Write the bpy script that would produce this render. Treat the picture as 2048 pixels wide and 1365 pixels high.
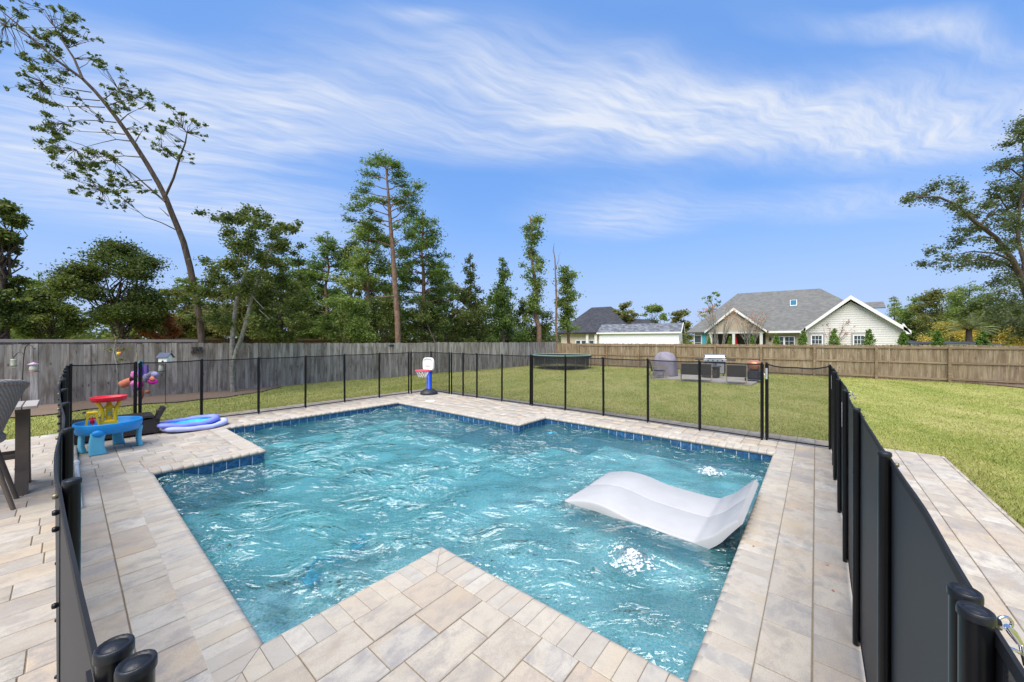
import bpy, bmesh, math, random
import numpy as np
from mathutils import Vector, Matrix

R = math.radians
for o in list(bpy.data.objects):
    bpy.data.objects.remove(o)
SC = bpy.context.scene
COL = SC.collection

# ------------------------------------------------------------------ camera, sky, sun, exposure
EYE = 1.54                       # metres above the pool deck
YAW = R(39.589)                  # angle between the view direction and +X (pool axes are the world axes)
FPX = 735.47                     # focal length in pixels of the 2048 wide photograph
CY, SY = math.cos(YAW), math.sin(YAW)
cd = bpy.data.cameras.new('camera')
cam = bpy.data.objects.new('camera', cd)
COL.objects.link(cam)
cam.location = (0, 0, EYE)
cam.rotation_euler = (R(90), 0, YAW - R(90))
cd.sensor_width = 36
cd.lens = FPX / 2048 * 36
cd.clip_start = 0.05
cd.clip_end = 3000
SC.camera = cam

SUN_AZ, SUN_EL = R(194), R(57)   # direction the light comes from, in the world's XY plane
SUN_DIR = Vector((math.cos(SUN_AZ) * math.cos(SUN_EL), math.sin(SUN_AZ) * math.cos(SUN_EL), math.sin(SUN_EL)))
sd = bpy.data.lights.new('sun', 'SUN')
sd.energy = 2.4
sd.angle = R(60)
sd.color = (1.0, 0.94, 0.85)
so = bpy.data.objects.new('sun', sd)
COL.objects.link(so)
so.rotation_euler = SUN_DIR.to_track_quat('Z', 'Y').to_euler()

W = bpy.data.worlds.new('World')
SC.world = W
W.use_nodes = True


class NT:
    """small helper to write node trees"""
    def __init__(s, tree):
        s.t = tree
        s.n = tree.nodes
        s.l = tree.links

    def node(s, typ, ins=None, **props):
        n = s.n.new(typ)
        for k, v in props.items():
            setattr(n, k, v)
        for k, v in (ins or {}).items():
            sock = n.inputs[k]
            if hasattr(v, 'is_output') or isinstance(v, bpy.types.NodeSocket):
                s.l.new(v, sock)
            elif isinstance(v, bpy.types.Node):
                s.l.new(v.outputs[0], sock)
            else:
                sock.default_value = v
        return n

    def math(s, op, a, b=0.0, c=None, clamp=False):
        ins = {0: a, 1: b}
        if c is not None:
            ins[2] = c
        return s.node('ShaderNodeMath', ins, operation=op, use_clamp=clamp).outputs[0]

    def vec(s, op, a, b=None, scale=None):
        ins = {0: a}
        if b is not None:
            ins[1] = b
        n = s.node('ShaderNodeVectorMath', ins, operation=op)
        if scale is not None:
            n.inputs['Scale'].default_value = scale
        return n.outputs['Value'] if op in ('LENGTH', 'DOT_PRODUCT') else n.outputs[0]

    def noise(s, v, scale, detail=4.0, rough=0.55, dist=0.0):
        return s.node('ShaderNodeTexNoise', {'Vector': v, 'Scale': scale, 'Detail': detail, 'Roughness': rough, 'Distortion': dist}).outputs[0]

    def ramp(s, f, stops):
        n = s.node('ShaderNodeValToRGB', {0: f})
        e = n.color_ramp.elements
        while len(e) < len(stops):
            e.new(0.5)
        for el, (p, c) in zip(e, stops):
            el.position = p
            el.color = (c[0], c[1], c[2], 1) if not isinstance(c, (int, float)) else (c, c, c, 1)
        return n.outputs[0]

    def mix(s, f, a, b, mode='MIX'):
        n = s.node('ShaderNodeMix', data_type='RGBA', blend_type=mode, clamp_factor=True)
        for sock, v in ((n.inputs[0], f), (n.inputs[6], a), (n.inputs[7], b)):
            if isinstance(v, bpy.types.NodeSocket):
                s.l.new(v, sock)
            elif isinstance(v, (int, float)):
                sock.default_value = v
            else:
                sock.default_value = (v[0], v[1], v[2], 1)
        return n.outputs[2]

    def mrange(s, v, a, b, c=0.0, d=1.0, kind='SMOOTHSTEP'):
        n = s.node('ShaderNodeMapRange', {0: v, 1: a, 2: b, 3: c, 4: d}, interpolation_type=kind)
        return n.outputs[0]


def build_world():
    W.node_tree.nodes.clear()
    k = NT(W.node_tree)
    sky = k.node('ShaderNodeTexSky', sky_type='NISHITA', sun_disc=False, sun_elevation=SUN_EL,
                 sun_rotation=R(90) - SUN_AZ, altitude=0, air_density=1.0, dust_density=0.55, ozone_density=2.6)
    tc = k.node('ShaderNodeTexCoord')
    d = tc.outputs['Generated']
    sep = k.node('ShaderNodeSeparateXYZ', {0: d})
    z = k.math('MAXIMUM', sep.outputs[2], 0.03)
    flat = k.vec('DIVIDE', d, k.node('ShaderNodeCombineXYZ', {0: z, 1: z, 2: z}).outputs[0])
    # plane of the high cloud, turned so that its first axis runs across the garden, its second away from the house
    rot = k.node('ShaderNodeVectorRotate', {'Vector': flat, 'Angle': -YAW}, rotation_type='Z_AXIS').outputs[0]
    sp = k.node('ShaderNodeSeparateXYZ', {0: rot})
    L = k.math('MULTIPLY', sp.outputs[1], -1.0)
    F = sp.outputs[0]
    LF = k.node('ShaderNodeCombineXYZ', {0: L, 1: F, 2: 0.0}).outputs[0]
    warp = k.node('ShaderNodeTexNoise', {'Vector': LF, 'Scale': 1.3, 'Detail': 3.0}).outputs[1]
    LFw = k.vec('ADD', LF, k.vec('SCALE', k.vec('SUBTRACT', warp, (0.5, 0.5, 0.5)), scale=0.42))
    r1 = k.node('ShaderNodeVectorRotate', {'Vector': LFw, 'Angle': R(-17)}, rotation_type='Z_AXIS').outputs[0]
    st = k.noise(k.vec('MULTIPLY', r1, (1.0, 6.0, 1)), 1.25, 9.0, 0.62, 0.25)
    r2 = k.node('ShaderNodeVectorRotate', {'Vector': LFw, 'Angle': R(-34)}, rotation_type='Z_AXIS').outputs[0]
    st2 = k.noise(k.vec('MULTIPLY', r2, (1.4, 11.0, 1)), 1.9, 8.0, 0.62, 0.25)
    big = k.noise(LFw, 1.6, 3.0, 0.5)
    streak = k.math('ADD', k.math('MULTIPLY', st, 0.75), k.math('MULTIPLY', st2, 0.35))
    env = None
    for (cl, cf, a, b, ang, wgt) in (
            (0.45, 1.74, 2.7, 0.56, 3, 0.85), (1.05, 1.72, 1.3, 0.40, 4, 0.6), (0.10, 1.40, 1.2, 0.30, 14, 0.75),
            (-1.55, 1.72, 1.4, 0.65, -8, 0.85), (-2.4, 2.8, 2.0, 1.5, 0, 0.9), (-1.2, 1.28, 0.8, 0.2, 25, 0.45),
            (1.3, 1.2, 0.75, 0.1, 7, 0.8), (2.2, 1.65, 1.2, 0.7, 0, 0.75), (0.9, 3.0, 1.1, 0.9, 20, 0.7), (2.4, 2.7, 1.3, 0.6, 0, 0.5), (0.0, 0.35, 1.6, 0.7, 10, 0.75),
            (-0.3, 1.13, 0.2, 0.05, 10, 0.6), (-3.2, 1.9, 1.6, 0.7, 0, 0.5), (0.3, -1.6, 2.6, 0.7, 6, 0.7), (-2.5, -0.3, 1.2, 0.8, 30, 0.5),
            (2.6, -0.4, 1.3, 0.7, -20, 0.5), (4.2, 2.4, 1.6, 0.8, 0, 0.5)):
        v = k.vec('SUBTRACT', LFw, (cl, cf, 0))
        v = k.node('ShaderNodeVectorRotate', {'Vector': v, 'Angle': R(-ang)}, rotation_type='Z_AXIS').outputs[0]
        ln = k.vec('LENGTH', k.vec('MULTIPLY', v, (1 / a, 1 / b, 0)))
        e = k.mrange(ln, 1.05, 0.0, 0.0, wgt)
        env = e if env is None else k.math('ADD', env, e)
    env = k.math('MINIMUM', env, 1.25)
    dens = k.mrange(k.math('ADD', streak, k.math('MULTIPLY', big, 0.25)), 0.40, 1.02, 0.0, 1.0)
    cl = k.math('MULTIPLY', k.math('MULTIPLY', env, k.math('ADD', k.math('MULTIPLY', dens, 0.95), 0.27)), 0.95, clamp=True)
    above = k.mrange(sep.outputs[2], 0.0, 0.12)
    cl = k.math('MULTIPLY', cl, above)
    # clean blue of the photograph's sky: the physical sky, a little more saturated
    hsv = k.node('ShaderNodeHueSaturation', {'Hue': 0.506, 'Saturation': 1.22, 'Value': 1.0, 'Color': sky.outputs[0]}).outputs[0]
    hz = k.mrange(sep.outputs[2], 0.0, 0.42, 1.0, 0.0)
    blue = k.mix(0.7, hsv, (0.82, 1.68, 3.6))
    blue = k.mix(k.math('MULTIPLY', k.math('POWER', hz, 1.4), 0.85), blue, (1.85, 2.38, 3.6))
    col = k.mix(cl, blue, (3.0, 3.25, 3.75))
    bg = k.node('ShaderNodeBackground', {'Color': col, 'Strength': 0.1})
    out = k.node('ShaderNodeOutputWorld')
    k.l.new(bg.outputs[0], out.inputs[0])


build_world()
SC.view_settings.view_transform = 'Standard'
SC.view_settings.look = 'None'
SC.view_settings.exposure = 1.36
SC.view_settings.gamma = 1.0
SC.view_settings.use_curve_mapping = False
SC.render.engine = 'CYCLES'
SC.cycles.use_denoising = True
SC.cycles.max_bounces = 10
SC.cycles.transparent_max_bounces = 24
SC.cycles.diffuse_bounces = 3
SC.cycles.glossy_bounces = 3
SC.cycles.transmission_bounces = 6
SC.cycles.caustics_reflective = False
SC.cycles.caustics_refractive = False
SC.cycles.blur_glossy = 1.0

# ------------------------------------------------------------------ helpers
rnd = random.Random(7)
RNG = np.random.default_rng(11)


def at(px, py, z=0.0):
    """ground point (height z) seen at a point of the photograph"""
    d = FPX * (EYE - z) / (py - 683.0)
    r = (px - 1024) * d / FPX
    return Vector((d * CY + r * SY, d * SY - r * CY, z))


def atD(px, D, z=0.0):
    r = (px - 1024) * D / FPX
    return Vector((D * CY + r * SY, D * SY - r * CY, z))


def zD(py, D):
    return EYE + (683.0 - py) * D / FPX


def onX(px, X):
    k = (px - 1024) / FPX
    return (X * SY - k * X * CY) / (k * SY + CY)


def depth(x, y):
    return x * CY + y * SY


def zX(py, X, Y):
    return zD(py, depth(X, Y))


def deck_dist(x, y):
    dx = np.maximum(np.asarray(x) - 7.5, 0)
    dy = np.maximum(np.maximum(np.asarray(y) - 9.75, -1.33 - np.asarray(y)), 0)
    return np.hypot(dx, dy)


def lawn_z(x, y):
    return -0.03 - 0.44 * (1 - np.exp(-deck_dist(x, y) / 5.0))


def set_props(o, label=None, cat=None, group=None, kind=None):
    if label: o['label'] = label
    if cat: o['category'] = cat
    if group: o['group'] = group
    if kind: o['kind'] = kind
    return o


def empty(name, loc, label, cat, group=None, rz=0.0):
    o = bpy.data.objects.new(name, None)
    o.empty_display_size = 0.1
    COL.objects.link(o)
    o.location = loc
    o.rotation_euler = (0, 0, rz)
    return set_props(o, label, cat, group)


def mesh_np(name, V, Fq, mats, smooth=False, attr=None):
    """mesh from numpy arrays; all faces with the same vertex count"""
    me = bpy.data.meshes.new(name)
    V = np.asarray(V, np.float32)
    Fq = np.asarray(Fq, np.int32)
    n = Fq.shape[1]
    me.vertices.add(len(V))
    me.vertices.foreach_set('co', V.ravel())
    me.loops.add(Fq.size)
    me.loops.foreach_set('vertex_index', Fq.ravel())
    me.polygons.add(len(Fq))
    me.polygons.foreach_set('loop_start', np.arange(0, Fq.size, n, dtype=np.int32))
    me.polygons.foreach_set('loop_total', np.full(len(Fq), n, np.int32))
    if smooth:
        me.polygons.foreach_set('use_smooth', np.ones(len(Fq), bool))
    me.update(calc_edges=True)
    if attr is not None:
        for nm, val in attr.items():
            a = me.attributes.new(nm, 'FLOAT', 'FACE')
            a.data.foreach_set('value', np.asarray(val, np.float32))
    for m in (mats if isinstance(mats, (list, tuple)) else [mats]):
        me.materials.append(m)
    return me


def link(name, me, parent=None, loc=None):
    o = bpy.data.objects.new(name, me)
    COL.objects.link(o)
    if parent is not None:
        o.parent = parent
    if loc is not None:
        o.location = loc
    return o


class MB:
    def __init__(s):
        s.v = []
        s.f = []
        s.mi = []
        s.sm = []
        s.cur = 0

    def add(s, vs, fs, smooth=False):
        b = len(s.v)
        s.v += [tuple(p) for p in vs]
        for f in fs:
            s.f.append(tuple(i + b for i in f))
            s.mi.append(s.cur)
            s.sm.append(smooth)

    def box(s, a, b, cham=0.0):
        x0, y0, z0 = a
        x1, y1, z1 = b
        if cham <= 0:
            vs = [(x0, y0, z0), (x1, y0, z0), (x1, y1, z0), (x0, y1, z0), (x0, y0, z1), (x1, y0, z1), (x1, y1, z1), (x0, y1, z1)]
            s.add(vs, [(0, 3, 2, 1), (4, 5, 6, 7), (0, 1, 5, 4), (1, 2, 6, 5), (2, 3, 7, 6), (3, 0, 4, 7)])
        else:
            c = cham
            vs = [(x0, y0, z0), (x1, y0, z0), (x1, y1, z0), (x0, y1, z0),
                  (x0, y0, z1 - c), (x1, y0, z1 - c), (x1, y1, z1 - c), (x0, y1, z1 - c),
                  (x0 + c, y0 + c, z1), (x1 - c, y0 + c, z1), (x1 - c, y1 - c, z1), (x0 + c, y1 - c, z1)]
            fs = [(0, 3, 2, 1), (8, 9, 10, 11)]
            for i in range(4):
                j = (i + 1) % 4
                fs += [(i, j, j + 4, i + 4), (i + 4, j + 4, j + 8, i + 8)]
            s.add(vs, fs)
        return s

    def obox(s, c, half, M):
        """box with centre c, half sizes, rotation matrix"""
        vs = []
        for dz in (-1, 1):
            for dx, dy in ((-1, -1), (1, -1), (1, 1), (-1, 1)):
                vs.append(Vector(c) + M @ Vector((dx * half[0], dy * half[1], dz * half[2])))
        s.add(vs, [(0, 3, 2, 1), (4, 5, 6, 7), (0, 1, 5, 4), (1, 2, 6, 5), (2, 3, 7, 6), (3, 0, 4, 7)])
        return s

    def bar(s, p, q, w, h, up=(0, 0, 1)):
        """rectangular bar from p to q, w wide, h high"""
        p, q = Vector(p), Vector(q)
        d = q - p
        ln = d.length
        d.normalize()
        u = Vector(up)
        side = d.cross(u)
        if side.length < 1e-4:
            side = d.cross(Vector((1, 0, 0)))
        side.normalize()
        u = side.cross(d)
        M = Matrix((d, side, u)).transposed()
        return s.obox((p + q) / 2, (ln / 2, w / 2, h / 2), M)

    def tube(s, pts, rad, n=8, caps=True, smooth=True, squash=None):
        pts = [Vector(p) for p in pts]
        if not isinstance(rad, (list, tuple)):
            rad = [rad] * len(pts)
        t0 = (pts[1] - pts[0]).normalized()
        ref = Vector((0, 0, 1)) if abs(t0.z) < 0.9 else Vector((1, 0, 0))
        nrm = (ref - t0 * ref.dot(t0)).normalized()
        vs = []
        for i, p in enumerate(pts):
            t = (pts[min(i + 1, len(pts) - 1)] - pts[max(i - 1, 0)])
            t = t.normalized() if t.length > 1e-9 else t0
            nrm = (nrm - t * nrm.dot(t))
            nrm = nrm.normalized() if nrm.length > 1e-6 else t.orthogonal().normalized()
            bi = t.cross(nrm)
            for j in range(n):
                a = 2 * math.pi * j / n
                vs.append(p + (nrm * math.cos(a) * (squash or 1.0) + bi * math.sin(a)) * rad[i])
        fs = []
        for i in range(len(pts) - 1):
            for j in range(n):
                k = (j + 1) % n
                fs.append((i * n + j, i * n + k, (i + 1) * n + k, (i + 1) * n + j))
        s.add(vs, fs, smooth)
        if caps:
            e = (len(pts) - 1) * n
            s.add(vs[:n], [tuple(range(n - 1, -1, -1))])
            s.add(vs[e:e + n], [tuple(range(n))])
        return s

    def lathe(s, prof, c=(0, 0, 0), n=16, sx=1.0, sy=1.0, smooth=True, rz=0.0):
        vs = []
        for r, z in prof:
            for j in range(n):
                a = 2 * math.pi * j / n
                x, y = r * math.cos(a) * sx, r * math.sin(a) * sy
                vs.append((c[0] + x * math.cos(rz) - y * math.sin(rz), c[1] + x * math.sin(rz) + y * math.cos(rz), c[2] + z))
        fs = []
        for i in range(len(prof) - 1):
            for j in range(n):
                k = (j + 1) % n
                fs.append((i * n + j, i * n + k, (i + 1) * n + k, (i + 1) * n + j))
        s.add(vs, fs, smooth)
        return s

    def ring(s, c, R1, r, n=24, m=8, sx=1.0, sy=1.0, M=None):
        vs, fs = [], []
        for i in range(n):
            a = 2 * math.pi * i / n
            for j in range(m):
                b = 2 * math.pi * j / m
                p = Vector(((R1 + r * math.cos(b)) * math.cos(a) * sx, (R1 + r * math.cos(b)) * math.sin(a) * sy, r * math.sin(b)))
                if M is not None:
                    p = M @ p
                vs.append(p + Vector(c))
        for i in range(n):
            for j in range(m):
                i2, j2 = (i + 1) % n, (j + 1) % m
                fs.append((i * m + j, i2 * m + j, i2 * m + j2, i * m + j2))
        s.add(vs, fs, True)
        return s

    def blob(s, c, r, n=10, m=7, M=None, jit=0.0, rg=None):
        vs, fs = [], []
        for i in range(m + 1):
            th = math.pi * i / m
            for j in range(n):
                ph = 2 * math.pi * j / n
                q = 1 + (rg.uniform(-jit, jit) if rg else 0)
                p = Vector((r[0] * math.sin(th) * math.cos(ph) * q, r[1] * math.sin(th) * math.sin(ph) * q, r[2] * math.cos(th) * q))
                if M is not None:
                    p = M @ p
                vs.append(p + Vector(c))
        for i in range(m):
            for j in range(n):
                k = (j + 1) % n
                fs.append((i * n + j, (i + 1) * n + j, (i + 1) * n + k, i * n + k))
        s.add(vs, fs, True)
        return s

    def prism(s, poly, z0, z1):
        """vertical prism over a counter-clockwise polygon"""
        n = len(poly)
        vs = [(x, y, z0) for x, y in poly] + [(x, y, z1) for x, y in poly]
        s.add(vs, [tuple(range(n - 1, -1, -1)), tuple(range(n, 2 * n))] + [(i, (i + 1) % n, (i + 1) % n + n, i + n) for i in range(n)])
        return s

    def mesh(s, name, mats):
        me = bpy.data.meshes.new(name)
        me.from_pydata([tuple(v) for v in s.v], [], s.f)
        for m in (mats if isinstance(mats, (list, tuple)) else [mats]):
            me.materials.append(m)
        me.polygons.foreach_set('use_smooth', s.sm)
        if any(s.mi):
            me.polygons.foreach_set('material_index', s.mi)
        me.update()
        return me

    def build(s, name, mats, parent=None, loc=None):
        return link(name, s.mesh(name, mats), parent, loc)


# ------------------------------------------------------------------ materials
def new_mat(name):
    m = bpy.data.materials.new(name)
    m.use_nodes = True
    m.node_tree.nodes.clear()
    k = NT(m.node_tree)
    out = k.node('ShaderNodeOutputMaterial')
    return m, k, out


def plain(name, col, rough=0.6, metal=0.0, var=0.12, scale=6.0, bump=0.0, spec=0.4, bscale=40.0, coat=0.0):
    m, k, out = new_mat(name)
    tc = k.node('ShaderNodeTexCoord').outputs['Object']
    n = k.noise(tc, scale, 5.0, 0.6)
    oi = k.node('ShaderNodeObjectInfo').outputs['Random']
    f = k.math('ADD', k.math('MULTIPLY', n, 0.8), k.math('MULTIPLY', oi, 0.2))
    c = k.ramp(f, [(0.25, [x * (1 - var) for x in col]), (0.75, [min(1, x * (1 + var)) for x in col])])
    b = k.node('ShaderNodeBsdfPrincipled', {'Base Color': c, 'Roughness': rough, 'Metallic': metal, 'Specular IOR Level': spec, 'Coat Weight': coat})
    if bump:
        bn = k.node('ShaderNodeBump', {'Height': k.noise(tc, bscale, 5.0, 0.6), 'Strength': bump, 'Distance': 0.01})
        k.l.new(bn.outputs[0], b.inputs['Normal'])
    k.l.new(b.outputs[0], out.inputs[0])
    return m


def piece_random(k):
    a = k.node('ShaderNodeAttribute', attribute_name='rnd').outputs['Fac']
    o = k.node('ShaderNodeObjectInfo').outputs['Random']
    return k.math('FRACT', k.math('ADD', a, o))


def mat_paver(name, pale=0.0):
    m, k, out = new_mat(name)
    rn = piece_random(k)
    pos = k.node('ShaderNodeNewGeometry').outputs['Position']
    off = k.node('ShaderNodeCombineXYZ', {0: k.math('MULTIPLY', rn, 37.0), 1: k.math('MULTIPLY', rn, 91.0), 2: 0.0}).outputs[0]
    p = k.vec('ADD', pos, off)
    streak = k.noise(k.vec('MULTIPLY', p, (6.0, 10.0, 5.0)), 1.0, 6.0, 0.68, 0.6)
    blot = k.noise(p, 5.5, 4.0, 0.6, 0.4)
    fine = k.noise(pos, 190.0, 3.0, 0.7)
    cA = k.ramp(rn, [(0.0, (0.49, 0.425, 0.33)), (0.18, (0.56, 0.495, 0.39)), (0.36, (0.43, 0.39, 0.335)), (0.54, (0.60, 0.55, 0.46)), (0.7, (0.40, 0.355, 0.30)), (0.85, (0.54, 0.44, 0.325)), (1.0, (0.51, 0.465, 0.40))])
    cG = k.ramp(k.math('FRACT', k.math('MULTIPLY', rn, 7.13)), [(0.0, (0.27, 0.265, 0.275)), (0.5, (0.40, 0.335, 0.265)), (1.0, (0.30, 0.28, 0.27))])
    f = k.mrange(k.math('ADD', k.math('MULTIPLY', streak, 0.6), k.math('MULTIPLY', blot, 0.5)), 0.47, 0.68)
    c = k.mix(k.math('MULTIPLY', f, 0.8), cA, cG)
    tan = k.mrange(k.noise(k.vec('ADD', p, (5.0, 3.0, 0.0)), 3.2, 3.0, 0.5), 0.52, 0.7, 0.0, 0.5)
    c = k.mix(tan, c, (0.50, 0.385, 0.25))
    c = k.mix(k.mrange(fine, 0.3, 0.72, 0.35, 0.0), c, (0.22, 0.19, 0.16))
    spots = k.mrange(k.noise(pos, 13.0, 2.0, 0.5), 0.74, 0.80, 0.0, 0.5)
    c = k.mix(spots, c, (0.20, 0.15, 0.10))
    if pale:
        c = k.mix(pale, c, (0.55, 0.51, 0.43))
    b = k.node('ShaderNodeBsdfPrincipled', {'Base Color': c, 'Roughness': 0.82, 'Specular IOR Level': 0.25})
    h = k.math('ADD', k.math('MULTIPLY', streak, 0.5), k.math('MULTIPLY', fine, 0.4))
    bn = k.node('ShaderNodeBump', {'Height': h, 'Strength': 0.4, 'Distance': 0.006})
    k.l.new(bn.outputs[0], b.inputs['Normal'])
    k.l.new(b.outputs[0], out.inputs[0])
    return m


def mat_wood(name, cols, stain, stain_amt=0.6, vertical=True, knots=True):
    m, k, out = new_mat(name)
    rn = piece_random(k)
    pos = k.node('ShaderNodeNewGeometry').outputs['Position']
    off = k.node('ShaderNodeCombineXYZ', {0: k.math('MULTIPLY', rn, 53.0), 1: k.math('MULTIPLY', rn, 17.0), 2: k.math('MULTIPLY', rn, 31.0)}).outputs[0]
    p = k.vec('ADD', pos, off)
    sc = (16.0, 16.0, 0.9) if vertical else (1.2, 1.2, 16.0)
    g = k.noise(k.vec('MULTIPLY', p, sc), 1.0, 6.0, 0.7, 0.6)
    g2 = k.noise(k.vec('MULTIPLY', p, (sc[0] * 4, sc[1] * 4, sc[2] * 2)), 1.0, 4.0, 0.7)
    n = len(cols)
    c = k.ramp(rn, [(i / (n - 1), cc) for i, cc in enumerate(cols)])
    c = k.mix(k.mrange(g, 0.36, 0.64, 0.0, 0.75), c, [x * 0.45 for x in cols[0]])
    blot = k.noise(k.vec('MULTIPLY', p, (5.0, 5.0, 1.1) if vertical else (1, 1, 5)), 1.0, 3.0, 0.55, 0.3)
    c = k.mix(k.mrange(blot, 0.43, 0.66, 0.0, stain_amt), c, stain)
    if knots:
        vo = k.node('ShaderNodeTexVoronoi', {'Vector': k.vec('MULTIPLY', p, (5.0, 5.0, 2.4)), 'Scale': 1.0}).outputs['Distance']
        c = k.mix(k.mrange(vo, 0.05, 0.16, 0.75, 0.0), c, [x * 0.35 for x in stain])
    c = k.mix(k.mrange(g2, 0.3, 0.7, 0.3, 0.0), c, [x * 0.45 for x in cols[0]])
    b = k.node('ShaderNodeBsdfPrincipled', {'Base Color': c, 'Roughness': 0.88, 'Specular IOR Level': 0.15})
    bn = k.node('ShaderNodeBump', {'Height': g, 'Strength': 0.5, 'Distance': 0.01})
    k.l.new(bn.outputs[0], b.inputs['Normal'])
    k.l.new(b.outputs[0], out.inputs[0])
    return m


def mat_leaf(name, cols, trans=0.4, rough=0.55):
    m, k, out = new_mat(name)
    t = k.node('ShaderNodeAttribute', attribute_name='tone').outputs['Fac']
    o = k.node('ShaderNodeObjectInfo').outputs['Random']
    f = k.math('ADD', k.math('MULTIPLY', t, 0.88), k.math('MULTIPLY', o, 0.12))
    n = len(cols)
    c = k.ramp(f, [(i / (n - 1), cc) for i, cc in enumerate(cols)])
    d = k.node('ShaderNodeBsdfPrincipled', {'Base Color': c, 'Roughness': rough, 'Specular IOR Level': 0.3})
    tr = k.node('ShaderNodeBsdfTranslucent', {'Color': k.mix(1.0, c, (1.25, 1.3, 0.7), 'MULTIPLY')})
    mx = k.node('ShaderNodeMixShader', {0: trans, 1: d.outputs[0], 2: tr.outputs[0]})
    k.l.new(mx.outputs[0], out.inputs[0])
    return m


def mat_bark(name, a, b_, sc=(14, 14, 3)):
    m, k, out = new_mat(name)
    pos = k.node('ShaderNodeNewGeometry').outputs['Position']
    g = k.noise(k.vec('MULTIPLY', pos, sc), 1.0, 6.0, 0.7, 0.8)
    c = k.ramp(g, [(0.32, a), (0.62, b_)])
    b = k.node('ShaderNodeBsdfPrincipled', {'Base Color': c, 'Roughness': 0.9, 'Specular IOR Level': 0.1})
    bn = k.node('ShaderNodeBump', {'Height': g, 'Strength': 0.8, 'Distance': 0.03})
    k.l.new(bn.outputs[0], b.inputs['Normal'])
    k.l.new(b.outputs[0], out.inputs[0])
    return m


def mat_net(name, col, d1=0.2, d2=0.22):
    """woven screen: threads of width d per pitch; it closes up as it is seen more edge-on"""
    m, k, out = new_mat(name)
    g = k.node('ShaderNodeNewGeometry')
    cs = k.math('ABSOLUTE', k.vec('DOT_PRODUCT', g.outputs['Incoming'], g.outputs['True Normal']))
    cs = k.math('MAXIMUM', cs, 0.02)
    tr = k.math('MULTIPLY', k.math('SUBTRACT', 1.0, k.math('DIVIDE', d2, cs)), 1 - d1, clamp=True)
    uv = k.node('ShaderNodeTexCoord').outputs['Object']
    wv = k.node('ShaderNodeTexWave', {'Vector': uv, 'Scale': 85.0, 'Distortion': 0.6, 'Detail': 1.0}, wave_type='BANDS', bands_direction='DIAGONAL').outputs[1]
    soft = k.noise(uv, 2.3, 3.0, 0.5)
    c = k.mix(k.math('MULTIPLY', wv, 0.8), [x * 0.62 for x in col], [x * 1.9 for x in col])
    c = k.mix(k.mrange(soft, 0.4, 0.75, 0.0, 0.3), c, [min(1, x * 1.8) for x in col])
    b = k.node('ShaderNodeBsdfPrincipled', {'Base Color': c, 'Roughness': 0.55, 'Specular IOR Level': 0.35})
    t = k.node('ShaderNodeBsdfTransparent')
    mx = k.node('ShaderNodeMixShader', {0: tr, 1: b.outputs[0], 2: t.outputs[0]})
    k.l.new(mx.outputs[0], out.inputs[0])
    return m


def mat_weave(name, col, scale=70.0, rough=0.5, hi=1.9):
    m, k, out = new_mat(name)
    uv = k.node('ShaderNodeTexCoord').outputs['Object']
    a = k.node('ShaderNodeTexWave', {'Vector': uv, 'Scale': scale, 'Distortion': 1.5, 'Detail': 1.0, 'Detail Scale': 6.0}, wave_type='BANDS', bands_direction='Z').outputs[1]
    sh = k.vec('ADD', uv, (0.013, 0.0, 0.0))
    b_ = k.node('ShaderNodeTexWave', {'Vector': sh, 'Scale': scale * 0.55, 'Distortion': 0.8}, wave_type='BANDS', bands_direction='DIAGONAL').outputs[1]
    h = k.math('MULTIPLY', a, k.math('ADD', k.math('MULTIPLY', b_, 0.6), 0.4))
    c = k.ramp(h, [(0.0, [x * 0.45 for x in col]), (0.6, col), (1.0, [min(1, x * hi) for x in col])])
    b = k.node('ShaderNodeBsdfPrincipled', {'Base Color': c, 'Roughness': rough, 'Specular IOR Level': 0.4})
    bn = k.node('ShaderNodeBump', {'Height': h, 'Strength': 0.7, 'Distance': 0.006})
    k.l.new(bn.outputs[0], b.inputs['Normal'])
    k.l.new(b.outputs[0], out.inputs[0])
    return m


def mat_grass():
    m, k, out = new_mat('lawn_grass')
    pos = k.node('ShaderNodeNewGeometry').outputs['Position']
    p2 = k.node('ShaderNodeVectorRotate', {'Vector': pos, 'Angle': R(-25)}, rotation_type='Z_AXIS').outputs[0]
    a = k.noise(k.vec('MULTIPLY', p2, (0.35, 0.9, 1)), 1.0, 5.0, 0.6, 0.6)
    b_ = k.noise(pos, 3.2, 5.0, 0.65)
    c_ = k.noise(pos, 38.0, 4.0, 0.7)
    f = k.math('ADD', k.math('ADD', k.math('MULTIPLY', a, 0.5), k.math('MULTIPLY', b_, 0.3)), k.math('MULTIPLY', c_, 0.22))
    t = k.node('ShaderNodeAttribute', attribute_name='tone').outputs['Fac']
    f = k.math('ADD', f, k.math('ADD', k.math('MULTIPLY', t, 0.13), 0.03))
    col = k.ramp(f, [(0.30, (0.075, 0.135, 0.024)), (0.44, (0.155, 0.215, 0.04)), (0.56, (0.285, 0.305, 0.075)), (0.72, (0.41, 0.385, 0.14))])
    b = k.node('ShaderNodeBsdfPrincipled', {'Base Color': col, 'Roughness': 0.8, 'Specular IOR Level': 0.12})
    bn = k.node('ShaderNodeBump', {'Height': c_, 'Strength': 0.7, 'Distance': 0.03})
    k.l.new(bn.outputs[0], b.inputs['Normal'])
    k.l.new(b.outputs[0], out.inputs[0])
    return m


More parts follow.
